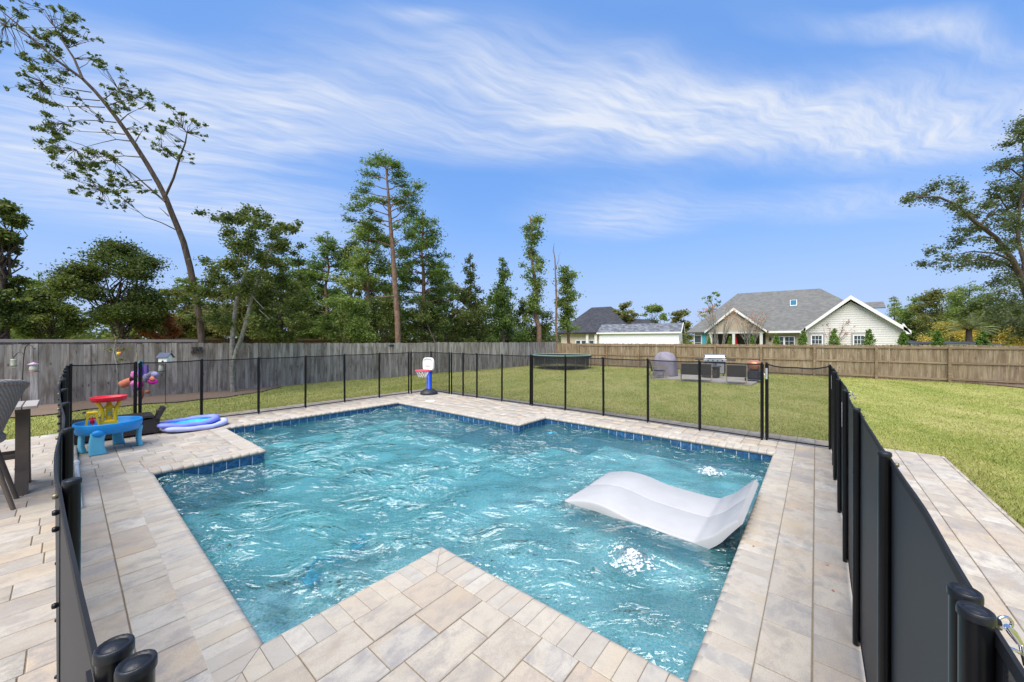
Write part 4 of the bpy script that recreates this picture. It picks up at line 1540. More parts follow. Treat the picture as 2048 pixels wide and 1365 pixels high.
def leaning_tree():
    D = 14.3
    sc = 460 / 1365
    base = atD(406, D)
    gz = ground_z(base.x, base.y)
    base.z = gz
    rg = np.random.default_rng(4)
    fw = Vector((CY, SY, 0))

    def P(px, py, dd=0.0):
        d = D + dd
        q = atD(px, d)
        q.z = zD(py, d)
        return q - base

    main = [(408, 720), (405, 690), (399, 640), (391, 590), (380, 535), (367, 485)] + [zpt(x, y, 0, 0, sc) for x, y in
            ((1060, 1365), (1020, 1270), (985, 1180), (940, 1090), (870, 970), (800, 860), (740, 770), (690, 700), (620, 610), (560, 540), (490, 470), (420, 420), (350, 370), (290, 320), (200, 240), (130, 170), (60, 110), (0, 60))]
    n = len(main)
    mb = MB()
    pts = [Vector((0, 0, -0.2))] + [P(x, y, -2.2 * (i / n) ** 1.3) for i, (x, y) in enumerate(main)]
    rads = [0.125] + [0.112 * (1 - i / n) ** 0.9 + 0.008 for i in range(n)]
    mb.tube(pts, rads, 9)
    lines = [[(985, 1160), (1030, 1060), (1070, 930), (1100, 850), (1110, 790), (1085, 760)],
             [(490, 470), (440, 350), (400, 290), (350, 210), (300, 120), (265, 60)],
             [(980, 1200), (900, 1130), (820, 1060), (740, 1000), (600, 910), (480, 860)],
             [(900, 1070), (820, 1075), (740, 1100), (680, 1140), (600, 1130)],
             [(1040, 1365), (960, 1325), (860, 1290), (800, 1240), (740, 1190)],
             [(830, 935), (740, 928), (640, 935), (560, 930)], [(770, 840), (690, 830), (600, 850), (450, 890)],
             [(740, 800), (640, 790), (520, 785), (440, 780)], [(690, 730), (600, 720), (480, 715), (380, 730)],
             [(620, 640), (520, 635), (400, 635), (320, 615)], [(590, 600), (480, 590), (380, 575), (330, 565)],
             [(540, 550), (440, 535), (350, 515), (250, 490)], [(710, 725), (760, 680), (820, 650)], [(620, 590), (660, 560), (700, 530)],
             [(640, 630), (720, 600), (800, 590)], [(800, 850), (830, 800), (850, 770)], [(200, 240), (100, 180), (30, 150)],
             [(1000, 1285), (970, 1255), (945, 1235)], [(420, 420), (360, 350), (300, 270)], [(1060, 960), (1000, 910), (960, 880)]]
    for li, ln in enumerate(lines):
        dz = -1.2 + rg.normal() * 0.9
        w0 = 0.04 if li in (0, 1, 2) else 0.02
        k = len(ln)
        depth0 = -1.1 - 0.6 * (1 - ln[0][1] / 1365)
        mb.tube([P(*zpt(x, y, 0, 0, sc), depth0 + (dz - depth0) * (j / (k - 1)) * 0.8) for j, (x, y) in enumerate(ln)], [w0 * (1 - 0.75 * j / (k - 1)) for j in range(k)], 6)
    cl = [(60, 60, 60), (120, 40, 30), (30, 130, 40), (270, 60, 35), (290, 230, 70), (400, 150, 70), (410, 220, 60), (200, 220, 50), (30, 280, 35), (130, 300, 40), (340, 330, 60), (290, 400, 75), (200, 380, 40),
          (540, 330, 30), (590, 410, 45), (480, 200, 40), (520, 180, 30), (240, 480, 60), (180, 560, 50), (260, 560, 60), (220, 610, 40), (160, 440, 35), (440, 590, 35), (720, 640, 55), (800, 600, 60),
          (860, 600, 50), (660, 600, 40), (760, 490, 35), (830, 560, 40), (690, 540, 40), (340, 740, 60), (300, 800, 60), (420, 820, 70), (380, 880, 60), (440, 940, 80), (540, 920, 70), (600, 950, 50),
          (500, 980, 50), (450, 720, 30), (560, 700, 28), (650, 770, 26), (840, 760, 28), (820, 820, 34), (560, 1110, 75), (480, 1140, 55), (640, 1100, 60), (700, 1080, 40), (620, 1210, 35), (740, 1170, 45),
          (800, 1100, 28), (860, 1130, 35), (740, 1235, 28), (1000, 840, 50), (960, 880, 45), (1050, 920, 45), (1080, 720, 45), (1150, 750, 45), (1200, 800, 26), (1050, 670, 32), (1110, 930, 28), (940, 760, 22), (560, 1040, 34), (650, 1050, 32)]
    nodes = [P(x, y, -2.2 * (i / n) ** 1.3) for i, (x, y) in enumerate(main)][6:]
    for ln in lines:
        for (xa, ya), (xb, yb) in zip(ln[:-1], ln[1:]):
            for t in (0.0, 0.5, 1.0):
                nodes.append(P(*zpt(xa + (xb - xa) * t, ya + (yb - ya) * t, 0, 0, sc), -1.2))
    cs, rs = [], []
    for x, y, r in cl:
        px, py = zpt(x, y, 0, 0, sc)
        c = P(px, py, -1.2 + rg.normal() * 0.35)
        rr = r * sc * (D - 1) / FPX
        for q in range(6):
            o = rg.normal(size=3) * rr * 0.72
            cs.append(c + Vector((o[0], o[1], o[2] * 0.7)))
            near = min(nodes, key=lambda q_: (q_ - cs[-1]).length)
            limb(mb, near, cs[-1], 0.010, 0.003, rg, 0.05, 3)
            qq = rr * rg.uniform(0.25, 0.5)
            rs.append((qq, qq, qq * 0.7))
    crown = leaf_cloud(cs, rs, 19000, 0.078, rg, aspect=0.5, droop=0.2)
    plant('leaning_tree', base, 'tall thin tree leaning far left with sparse wind swept branches', 'tree', 'trees beyond the fences', mb, M['bark'], crown, M['oak'])


def live_oak_right():
    D = 17.5
    sc = 298 / 798
    base = atD(2085, D)
    gz = ground_z(base.x, base.y)
    base.z = gz
    rg = np.random.default_rng(9)

    def P(x, y, dd=0.0):
        px, py = zpt(x, y, 1750, 190, sc)
        d = D + dd
        q = atD(px, d)
        q.z = zD(py, d)
        return q - base
    mb = MB()
    mb.tube([Vector((0, 0, -0.2)), P(880, 1250), P(850, 1130), P(800, 1020)], [0.3, 0.26, 0.2, 0.15], 10)
    for ln, w0 in (([(800, 1020), (740, 890), (650, 770), (520, 670), (440, 590), (340, 550), (220, 548)], 0.12), ([(800, 1000), (800, 900), (765, 780), (770, 640), (790, 520), (800, 380), (790, 250)], 0.10),
                   ([(740, 890), (640, 850), (520, 840), (420, 860)], 0.06), ([(780, 960), (690, 900), (600, 880), (450, 900), (330, 880)], 0.06), ([(560, 705), (620, 640), (700, 560)], 0.06),
                   ([(770, 700), (700, 600), (650, 530)], 0.05), ([(650, 770), (560, 760), (440, 785)], 0.05), ([(850, 1130), (780, 1140), (700, 1150)], 0.06), ([(795, 450), (730, 400), (660, 390)], 0.04),
                   ([(800, 1020), (900, 900), (1000, 700), (1100, 500)], 0.16), ([(850, 1100), (980, 1000), (1150, 900)], 0.12), ([(800, 380), (850, 240), (900, 100)], 0.08)):
        k = len(ln)
        dz = rg.normal() * 0.8
        mb.tube([P(x, y, dz * j / (k - 1)) for j, (x, y) in enumerate(ln)], [w0 * (1 - 0.8 * j / (k - 1)) for j in range(k)], 7)
    cl = [(250, 540, 60), (180, 550, 34), (330, 510, 55), (400, 530, 55), (400, 600, 45), (470, 570, 55), (540, 600, 50), (460, 660, 45), (560, 640, 55), (640, 580, 55), (700, 590, 60), (760, 600, 60), (780, 540, 60),
          (620, 520, 36), (700, 500, 50), (760, 470, 50), (700, 400, 55), (650, 380, 36), (760, 350, 60), (720, 270, 48), (780, 230, 50), (795, 120, 40), (770, 200, 36), (420, 790, 50), (480, 760, 52), (560, 740, 55),
          (640, 700, 50), (700, 690, 55), (780, 700, 60), (540, 690, 40), (380, 880, 50), (320, 880, 44), (450, 880, 55), (500, 900, 44), (560, 860, 55), (620, 920, 55), (680, 840, 60), (740, 800, 60), (790, 880, 60),
          (700, 960, 55), (650, 1010, 34), (740, 1040, 55), (780, 1120, 70), (740, 1160, 60), (700, 1130, 44), (760, 1230, 60), (700, 1210, 44), (290, 850, 22), (900, 300, 90), (900, 500, 110), (950, 700, 120), (900, 900, 120),
          (1000, 400, 120), (1050, 900, 120), (900, 150, 80), (1100, 650, 130), (900, 1100, 110), (980, 1180, 110), (880, 1260, 90)]
    cs, rs = [], []
    for x, y, r in cl:
        c = P(x, y, rg.normal() * 0.9)
        rr = r * sc * D / FPX
        for q in range(3):
            o = rg.normal(size=3) * rr * 0.55
            cs.append(c + Vector((o[0], o[1], o[2] * 0.7)))
            rs.append((rr * 0.85, rr * 0.85, rr * 0.62))
    crown = leaf_cloud(cs, rs, 42000, 0.10, rg, aspect=0.55)
    plant('live_oak', base, 'big live oak with spreading limbs beyond the right end of the tan fence', 'tree', 'trees beyond the fences', mb, M['bark'], crown, M['oak_grey'])


def lichen_oak():
    D = 13.75
    base = atD(467, D)
    gz = ground_z(base.x, base.y)
    base.z = gz
    rg = np.random.default_rng(21)

    def P(px, py, dd=0.0):
        d = D + dd
        q = atD(px, d)
        q.z = zD(py, d)
        return q - base
    mb = MB()
    mb.tube([Vector((0, 0, -0.15)), P(465, 740), P(464, 700), P(466, 660), P(472, 610), P(487, 560), P(500, 500)], [0.10, 0.092, 0.085, 0.075, 0.07, 0.055, 0.03], 9)
    mb.tube([P(465, 735), P(472, 705), P(482, 680), P(492, 645), P(503, 600), P(520, 550), P(545, 500)], [0.07, 0.075, 0.07, 0.065, 0.055, 0.045, 0.025], 9)
    cl = [(450, 440, 22), (480, 430, 26), (515, 432, 24), (460, 480, 26), (500, 470, 34), (545, 460, 26), (530, 500, 34), (575, 465, 22), (590, 458, 14), (460, 520, 28), (500, 515, 32), (545, 520, 32), (570, 500, 22),
          (480, 555, 30), (520, 560, 34), (450, 580, 30), (560, 560, 30), (590, 590, 26), (430, 600, 24), (480, 600, 34), (530, 600, 34), (570, 610, 28), (500, 630, 30), (450, 640, 24), (540, 640, 24), (440, 560, 20), (600, 630, 18)]
    cs, rs = [], []
    for x, y, r in cl:
        c = P(x, y, rg.normal() * 0.7)
        limb(mb, P(488 + (x - 488) * 0.25, 560 + (y - 560) * 0.35), c, 0.018, 0.006, rg, 0.05, 4)
        rr = r * D / FPX
        for q in range(5):
            o = rg.normal(size=3) * rr * 0.95
            cs.append(c + Vector((o[0], o[1], o[2] * 0.6)))
            rs.append((rr * 0.6, rr * 0.6, rr * 0.45))
    crown = leaf_cloud(cs, rs, 27000, 0.10, rg, aspect=0.55)
    plant('lichen_oak', base, 'oak with two pale lichen covered trunks standing before the grey fence', 'tree', 'trees beyond the fences', mb, M['lichen'], crown, M['oak'])
    # the small mossy sapling that holds the ornament
    D = 11.2
    b = atD(236, D)
    gz = ground_z(b.x, b.y)
    mb = MB()
    q = lambda px, py, dd=0: Vector((atD(px, D + dd).x - b.x, atD(px, D + dd).y - b.y, zD(py, D + dd) - gz))
    mb.tube([Vector((0, 0, -0.1)), q(236, 760), q(234, 730), q(228, 705), q(232, 680), q(228, 670)], [0.03, 0.028, 0.024, 0.02, 0.012, 0.005], 7)
    for a, c in (((234, 730), (248, 705)), ((232, 720), (222, 690)), ((231, 700), (246, 682)), ((228, 705), (215, 700))):
        mb.tube([q(*a), q((a[0] + c[0]) / 2 + 1, (a[1] + c[1]) / 2 + 3, 0.05), q(*c, 0.1)], [0.014, 0.01, 0.004], 6)
    cr = leaf_cloud([q(226, 680), q(247, 700, 0.1), q(222, 700), q(240, 720)], [0.16, 0.16, 0.14, 0.14], 300, 0.05, rg)
    plant('mossy_sapling', (b.x, b.y, gz), 'thin mossy sapling before the grey fence behind the play table', 'tree', None, mb, M['lichen'], cr, M['olive'])
    mb = MB()
    o = atD(237, D - 0.12)
    mb.blob((0, 0, 0), (0.045, 0.035, 0.045), 10, 6)
    mb.cur = 1
    mb.blob((0.035, 0.0, 0.012), (0.03, 0.03, 0.035), 8, 6)
    mb.tube([(0, 0, 0.05), (0, 0, 0.2)], 0.004, 5)
    t = mb.build('garden_ornament', [M['yellow'], M['orange']], None, (o.x, o.y, zD(708, D - 0.12)))
    set_props(t, 'small yellow and orange ornament hung on the mossy sapling', 'ornament')


leaning_tree()
live_oak_right()
lichen_oak()

TREES = [
    # px, ytop, ybot, halfwidth, D, kind, label, leaves material, n, leaf size, seed, extra
    (-6, 372, 690, 48, 12.5, 'oak', 'dark oak at the left edge whose crown is cut by the frame', 'oak', 8000, 0.108, 31, {}),
    (238, 486, 672, 84, 16.5, 'oak', 'broad round topped oak left of the leaning tree', 'oak', 13000, 0.112, 32, {}),
    (78, 545, 680, 36, 21, 'pine', 'thin pine rising behind the bushes left of the round oak', 'pine', 1500, 0.24, 33, {}),
    (100, 572, 692, 55, 19, 'oak', 'low dark oak filling the gap left of the round oak', 'oak', 7000, 0.125, 34, {}),
    (316, 606, 692, 40, 18, 'shrub', 'rust red shrub at the foot of the round oak', 'rust', 2300, 0.11, 35, dict(name='shrub')),
    (378, 540, 690, 38, 25, 'pine', 'light green pine directly behind the leaning trunk', 'bright', 1700, 0.25, 36, {}),
    (345, 575, 692, 42, 23, 'oak', 'hazy olive tree just left of the leaning trunk', 'olive', 2600, 0.15, 37, {}),
    (428, 575, 692, 46, 24, 'oak', 'olive tree between the leaning trunk and the lichen oak', 'olive', 3000, 0.15, 38, {}),
    (560, 548, 692, 62, 20.5, 'oak', 'dark bushy tree behind the right side of the lichen oak', 'oak', 4200, 0.14, 39, {}),
    (598, 508, 690, 48, 27, 'pine', 'green pine just right of the lichen oak', 'pine', 2300, 0.27, 40, {}),
    (655, 462, 670, 56, 27, 'pine', 'narrow pine left of the bushy pine', 'pine', 2600, 0.26, 41, dict(bark='pine_bark')),
    (735, 436, 680, 76, 26, 'pine', 'dense bushy pine touching the tall pine on its left', 'bright', 4200, 0.27, 42, dict(bark='pine_bark')),
    (845, 418, 655, 66, 28, 'pine', 'bushy pine just right of the tall pine trunk', 'pine', 3600, 0.27, 44, dict(bark='pine_bark')),
    (882, 515, 660, 36, 31, 'pine', 'small pine beside the slender leaning trunks', 'pine', 1500, 0.27, 45, dict(bark='pine_bark')),
    (690, 560, 692, 68, 22, 'shrub', 'pale green leafy bush tree under the bushy pine', 'bright', 3800, 0.13, 46, {}),
    (765, 585, 692, 55, 24.5, 'shrub', 'dark green bush at the foot of the tall pine', 'oak', 3400, 0.14, 47, {}),
    (850, 600, 692, 48, 26, 'shrub', 'dark undergrowth tree right of the tall pine', 'oak', 2600, 0.15, 48, {}),
    (940, 505, 690, 44, 29.5, 'cone', 'slender cone shaped tree, left of the pair before the fence corner', 'oak', 3400, 0.16, 49, {}),
    (1005, 512, 690, 46, 30.5, 'cone', 'slender cone shaped tree, right of the pair, fuller and darker', 'pine', 3600, 0.165, 50, {}),
    (1060, 425, 640, 33, 32, 'column', 'tall thin tree with patchy foliage and bare lower trunk', 'bright', 2100, 0.19, 51, dict(trunkpx=1082, bark='pine_bark')),
    (1055, 585, 692, 52, 34, 'shrub', 'dark bush around the foot of the tall thin tree', 'oak', 2600, 0.18, 52, {}),
    (1134, 533, 655, 32, 34, 'column', 'small leafy tree standing before the charcoal roof', 'bright', 1900, 0.2, 53, dict(trunkpx=1140, bark='pine_bark')),
    (1252, 603, 690, 28, 62, 'oak', 'rounded tree between the charcoal roof and the white shed', 'olive', 1500, 0.36, 54, {}),
    (1308, 610, 690, 28, 66, 'oak', 'pale tree peeking over the middle of the white shed', 'bright', 1300, 0.38, 55, {}),
    (1362, 618, 690, 26, 66, 'oak', 'dull green tree over the right end of the white shed', 'olive', 1300, 0.38, 56, {}),
    (1425, 578, 690, 32, 85, 'sparse', 'sparse tree top showing behind the left slope of the grey roof', 'bright', 420, 0.6, 57, {}),
    (1788, 590, 680, 18, 78, 'pine', 'thin leaning pine just right of the cream gable', 'bright', 420, 0.5, 58, {}),
    (1838, 590, 692, 42, 66, 'oak', 'green tree beyond the cream gable, nearest to it', 'bright', 2400, 0.36, 59, {}),
    (1885, 578, 692, 48, 60, 'oak', 'olive tree in the wood left of the palm', 'olive', 2800, 0.34, 60, {}),
    (1940, 566, 692, 52, 54, 'pine', 'tall light green tree behind the palm', 'bright', 3000, 0.36, 61, {}),
    (1990, 595, 692, 50, 48, 'oak', 'dark green tree between the palm and the live oak', 'oak', 2800, 0.28, 62, {}),
    (1905, 640, 695, 46, 46, 'shrub', 'yellowing bush below the palm', 'yellow_leaf', 1900, 0.2, 63, dict(name='shrub')),
    (2025, 655, 695, 34, 36, 'shrub', 'orange tinged bush under the live oak', 'yellow_leaf', 1200, 0.17, 64, dict(name='shrub')),
    (622, 530, 692, 46, 31, 'oak', 'olive tree in the gap left of the narrow pine', 'olive', 3000, 0.19, 81, {}),
    (700, 475, 692, 46, 32, 'oak', 'tall rounded tree between the narrow pine and the bushy pine', 'oak', 3400, 0.2, 82, {}),
    (790, 470, 692, 44, 33, 'oak', 'dark leafy tree filling in behind the tall pine trunk', 'pine', 3600, 0.2, 83, {}),
    (905, 560, 692, 36, 34, 'oak', 'low leafy tree left of the two cone shaped trees', 'olive', 2200, 0.2, 84, {}),
    (490, 560, 692, 60, 22, 'oak', 'wide olive tree directly behind the lichen oak trunks', 'olive', 4200, 0.14, 85, {}),
    (2060, 560, 692, 70, 42, 'oak', 'green tree behind the live oak trunk', 'oak_grey', 3000, 0.25, 65, {}),
]
for (px, yt, yb, hw, D, kind, label, mat, nl, ls, seed, ex) in TREES:
    kw = dict(ex)
    tree(px, yt, yb, hw, D, kind, label, mat, nl, ls, seed, **kw)


def tall_pine():
    D = 23.5
    base = atD(796, D)
    gz = ground_z(base.x, base.y)
    base.z = gz
    rg = np.random.default_rng(71)
    fw = Vector((CY, SY, 0))

    def P(px, py, dd=0.0):
        d = D + dd
        q = atD(px, d)
        q.z = zD(py, d)
        return q - base
    tk = [(796, 690), (795, 640), (791, 590), (788, 540), (785, 500), (781, 450), (778, 410), (775, 370), (772, 335), (770, 315)]
    mb = MB()
    mb.tube([Vector((0, 0, -0.2))] + [P(*p) for p in tk], [0.2, 0.185, 0.175, 0.165, 0.15, 0.135, 0.115, 0.095, 0.07, 0.045, 0.02], 9)
    # visible sprays: start on trunk, end, size
    br = [(772, 335, 745, 330), (772, 340, 795, 335), (774, 360, 735, 350), (774, 365, 800, 350), (775, 350, 760, 318), (776, 380, 730, 368), (776, 380, 810, 372), (776, 395, 725, 385), (777, 400, 822, 388),
          (778, 405, 740, 402), (779, 420, 835, 375), (779, 415, 712, 395), (780, 425, 830, 402), (780, 432, 715, 412), (780, 440, 820, 415), (781, 450, 830, 425), (781, 445, 708, 420), (782, 455, 745, 440),
          (783, 465, 812, 445), (784, 480, 735, 452), (785, 500, 760, 475), (785, 490, 820, 470), (787, 520, 812, 500), (779, 425, 760, 400), (778, 410, 800, 405), (773, 350, 780, 325), (784, 478, 700, 440), (785, 495, 722, 470)]
    cs, rs = [], []
    for i, (x0, y0, x1, y1) in enumerate(br):
        dd = rg.normal() * 0.9
        e = P(x1, y1, dd)
        s = P(x0, y0)
        limb(mb, s, e, 0.04, 0.012, rg, 0.04, 4)
        r = rg.uniform(0.5, 0.85)
        cs.append(e)
        rs.append((r, r, r * 0.45))
        m = s.lerp(e, 0.66) + Vector((rg.normal() * 0.2, rg.normal() * 0.2, 0.1))
        cs.append(m)
        rs.append((r * 0.75, r * 0.75, r * 0.36))
    mb.tube([P(792, 593), P(775, 594, -0.4), P(755, 596, -0.8), P(742, 595, -1)], [0.05, 0.04, 0.03, 0.015], 6)
    crown = leaf_cloud(cs, rs, 9500, 0.21, rg, aspect=0.26, droop=-0.2)
    plant('tall_pine', base, 'tallest pine with a long bare reddish trunk, behind the grey fence', 'tree', 'trees beyond the fences', mb, M['pine_bark'], crown, M['pine'])


def bare_trunks():
    for (px0, py0, px1, py1, px2, py2, D, lab, r) in (
            (872, 690, 850, 640, 822, 580, 25, 'thin bare trunk leaning left beside the tall pine', 0.06),
            (893, 690, 892, 650, 888, 600, 29, 'slender dark upright trunk left of the cone shaped pair', 0.05)):
        b = atD(px0, D)
        gz = ground_z(b.x, b.y)
        q = lambda px, py: Vector((atD(px, D).x - b.x, atD(px, D).y - b.y, zD(py, D) - gz))
        root = empty('bare_trunk', (b.x, b.y, gz), lab, 'tree')
        mb = MB().tube([Vector((0, 0, -0.2)), q(px0, py0), q(px1, py1), q(px2, py2)], [r, r * 0.95, r * 0.7, r * 0.35], 7)
        mb.build('trunk', M['bark'], root)
    D = 32.5
    b = atD(1117, D)
    gz = ground_z(b.x, b.y)
    q = lambda px, py, dd=0: Vector((atD(px, D + dd).x - b.x, atD(px, D + dd).y - b.y, zD(py, D + dd) - gz))
    mb = MB()
    mb.tube([Vector((0, 0, -0.2)), q(1112, 655), q(1113, 600), q(1111, 550), q(1110, 520), q(1107, 500), q(1108, 488)], [0.11, 0.1, 0.085, 0.065, 0.05, 0.03, 0.012], 7)
    rg = np.random.default_rng(5)
    for a, c in (((1112, 540), (1122, 505)), ((1110, 520), (1104, 500)), ((1112, 575), (1100, 560)), ((1113, 600), (1126, 575)), ((1112, 640), (1126, 610)), ((1112, 650), (1098, 625)), ((1111, 535), (1117, 520))):
        limb(mb, q(*a), q(*c, rg.normal() * 0.3), 0.03, 0.006, rg, 0.05, 4)
    root = empty('dead_tree', (b.x, b.y, gz), 'bare dead tree snag between the tall thin tree and the small leafy tree', 'tree')
    mb.build('trunk', M['pine_bark'], root)


def palm():
    D = 38
    b = atD(1938, D)
    gz = ground_z(b.x, b.y)
    root = empty('palm_tree', (b.x, b.y, gz), 'pale green palm with arching fronds beyond the tan fence', 'tree')
    z0 = zD(660, D) - gz
    MB().tube([(0, 0, -0.2), (0.05, 0, z0 * 0.5), (0, 0, z0)], [0.3, 0.26, 0.22], 9).build('trunk', M['bark'], root)
    rg = np.random.default_rng(3)
    V, F, T = [], [], []
    for i in range(34):
        az = rg.uniform(0, 2 * math.pi)
        el = rg.uniform(0.1, 1.35)
        ln = rg.uniform(1.9, 2.7)
        tone = rg.random()
        for k in range(26):
            t = (k + 1) / 27
            out = ln * t * math.cos(el) * (1 - 0.1 * t)
            z = z0 + ln * t * math.sin(el) - 1.1 * t * t * math.cos(el)
            c = Vector((out * math.cos(az), out * math.sin(az), z))
            for sgn in (-1, 1):
                lf = 0.55 * math.sin(math.pi * (0.12 + 0.86 * t)) + 0.06
                dv = Vector((-math.sin(az) * sgn + 0.55 * math.cos(az), math.cos(az) * sgn + 0.55 * math.sin(az), -0.25 + 0.2 * math.sin(el))).normalized()
                e = c + dv * lf
                sdv = Vector((math.cos(az), math.sin(az), 0.2)) * 0.022
                n = len(V)
                V += [c - sdv, c + sdv, e + sdv * 0.3, e - sdv * 0.3]
                F.append((n, n + 1, n + 2, n + 3))
                T.append(min(1, max(0, tone + rg.normal() * 0.15)))
    link('crown', mesh_np('crown', [tuple(v) for v in V], F, M['palm'], False, {'tone': T}), root)


def arborvitae():
    # px, top y, half width, label
    L = [(1418, 680, 6, 'tiny arborvitae left of the porch, first in the row behind the tan fence'), (1460, 679, 6, 'small arborvitae before the dark porch opening'), (1505, 677, 7, 'small arborvitae at the right porch post'),
         (1553, 674, 9, 'arborvitae before the sliding door'), (1606, 667, 12, 'arborvitae at the inner corner of the cream gable'), (1668, 664, 13, 'arborvitae in front of the brown crepe myrtle'),
         (1738, 666, 14, 'widest arborvitae, beside the right gable window'), (1806, 669, 12, 'arborvitae at the right corner of the cream gable'),
         (1876, 667, 14, 'arborvitae among the dark sheds, the nearer to the gable'), (1966, 669, 14, 'arborvitae among the dark sheds, the nearer to the live oak')]
    for i, (px, yt, hw, lab) in enumerate(L):
        D = 36 - (px - 1418) / 548 * 13
        rg = np.random.default_rng(100 + i)
        b = atD(px, D)
        gz = ground_z(b.x, b.y)
        H = zD(yt - 7, D) - gz
        w = hw * D / FPX * 1.3
        cs, rs = [], []
        for k in range(90):
            t = (k / 90) ** 0.85
            rr = w * min(1, 1.3 * (1 - t) ** 0.7) * 0.8
            th = rg.uniform(0, 6.28)
            cs.append((rr * math.cos(th) * rg.uniform(0.5, 1), rr * math.sin(th) * rg.uniform(0.5, 1), 0.2 + (H - 0.3) * t))
            r = w * 0.36 * (1.1 - 0.6 * t)
            rs.append((r, r, r * 1.2))
        cr = leaf_cloud(cs, rs, 6500, 0.10, rg, aspect=0.5, droop=-0.5, shell_bias=0.4)
        mb = MB().tube([(0, 0, -0.1), (0, 0, H * 0.6)], [0.06, 0.03], 6)
        plant('arborvitae', (b.x, b.y, gz), lab, 'shrub', 'arborvitae in a row behind the tan fence', mb, M['bark'], cr, M['cedar'])


def crepe_myrtles():
    # bare twiggy crepe myrtles with brown seed heads before the porch, and the one before the gable
    for (px, D, yt, hw, mat, nl, lab, seed) in ((1440, 40, 612, 38, 'brown_leaf', 1050, 'bare twiggy crepe myrtle with brown seed heads before the left of the porch', 1), (1500, 39, 622, 36, 'brown_leaf', 800, 'bare twiggy crepe myrtle before the right of the porch', 2), (1664, 35, 646, 34, 'dark_bloom', 620, 'crepe myrtle with dark seed heads and orange leaves before the cream gable', 3)):
        rg = np.random.default_rng(200 + seed)
        b = atD(px, D)
        gz = ground_z(b.x, b.y)
        H = zD(yt, D) - gz
        w = hw * D / FPX
        mb = MB()
        cs, rs = [], []
        sdv = Vector((SY, -CY, 0))
        fw = Vector((CY, SY, 0))
        for k in range(15):
            th = rg.uniform(0, 6.28)
            e = sdv * math.cos(th) * w * rg.uniform(0.2, 1) + fw * math.sin(th) * w * 0.7 + Vector((0, 0, H * rg.uniform(0.72, 1.0)))
            m = e * 0.42
            m.z = e.z * 0.5
            limb(mb, (rg.normal() * 0.08, rg.normal() * 0.08, 0), m, 0.03, 0.022, rg, 0.03, 3)
            for q in range(4):
                e2 = e + Vector((rg.normal() * w * 0.16, rg.normal() * w * 0.16, rg.normal() * H * 0.05))
                limb(mb, m, e2, 0.018, 0.006, rg, 0.04, 3)
                cs.append(e2)
                r = rg.uniform(0.1, 0.26)
                rs.append((r, r, r * 1.2))
                cs.append(m.lerp(e2, rg.uniform(0.3, 0.9)))
                rs.append((0.14, 0.14, 0.14))
        cr = leaf_cloud(cs, rs, nl, 0.12, rg)
        plant('crepe_myrtle', (b.x, b.y, gz), lab, 'tree', 'crepe myrtles before the grey roofed house', mb, M['lichen'], cr, M[mat])


def woods():
    rg = np.random.default_rng(77)
    cs, rs = [], []
    for (pa, pb, D0, D1, y0, y1, n) in ((-260, 1105, 31, 44, 590, 690, 820), (1790, 2300, 62, 85, 612, 690, 170), (-500, 60, 16, 26, 560, 690, 90), (1030, 1420, 80, 95, 655, 690, 60)):
        for i in range(n):
            px = rg.uniform(pa, pb)
            D = rg.uniform(D0, D1)
            py = y1 - (y1 - y0) * rg.random() ** 1.4 * (0.75 + 0.25 * math.sin(px / 37.0))
            c = atD(px, D)
            if px < 1105 and c.y < 20.5:
                continue
            c.z = zD(py, D)
            r = rg.uniform(0.5, 1.25) * D / 36
            cs.append(c)
            rs.append((r, r, r * 0.75))
    V, F, T = leaf_cloud(cs, rs, 125000, 0.33, rg, aspect=0.6)
    o = link('woods', mesh_np('woods', V, F, M['oak'], False, {'tone': T}))
    set_props(o, 'dense dark green woodland filling the distance beyond the fences', 'woods', kind='stuff')


tall_pine()
bare_trunks()
palm()
arborvitae()
crepe_myrtles()
woods()
# ------------------------------------------------------------------ houses and shed beyond the fence
def quad(mb, pts):
    mb.add(pts, [tuple(range(len(pts)))])


def slab_poly(mb, pts, nrm, th):
    """polygon with thickness th along -nrm"""
    n = len(pts)
    a = [Vector(p) for p in pts]
    b = [p - Vector(nrm).normalized() * th for p in a]
    mb.add(a + b, [tuple(range(n)), tuple(range(2 * n - 1, n - 1, -1))] + [(i, i + n, (i + 1) % n + n, (i + 1) % n) for i in range(n)])


def window(parent, X, y0, y1, z0, z1, cols, rows_, name='window', depth_=0.07, bar=0.03, fr=0.09):
    """window in a wall facing -X: frame, dark pane and glazing bars"""
    mb = MB()
    xo = X - depth_
    lo, hi = min(y0, y1), max(y0, y1)
    mb.box((xo, lo, z1 - fr), (X, hi, z1)).box((xo, lo, z0), (X, hi, z0 + fr)).box((xo, lo, z0 + fr), (X, lo + fr, z1 - fr)).box((xo, hi - fr, z0 + fr), (X, hi, z1 - fr))
    for c in range(1, cols):
        y = lo + fr + (hi - lo - 2 * fr) * c / cols
        mb.box((xo + 0.02, y - bar / 2, z0 + fr), (X - 0.012, y + bar / 2, z1 - fr))
    for r in range(1, rows_):
        z = z0 + fr + (z1 - z0 - 2 * fr) * r / rows_
        mb.box((xo + 0.022, lo + fr, z - bar / 2), (X - 0.013, hi - fr, z + bar / 2))
    w = mb.build(name, M['white_paint'], parent)
    MB().box((X - 0.03, lo + fr * 0.5, z0 + fr * 0.5), (X - 0.015, hi - fr * 0.5, z1 - fr * 0.5)).build('pane', M['glass'], w)
    return w


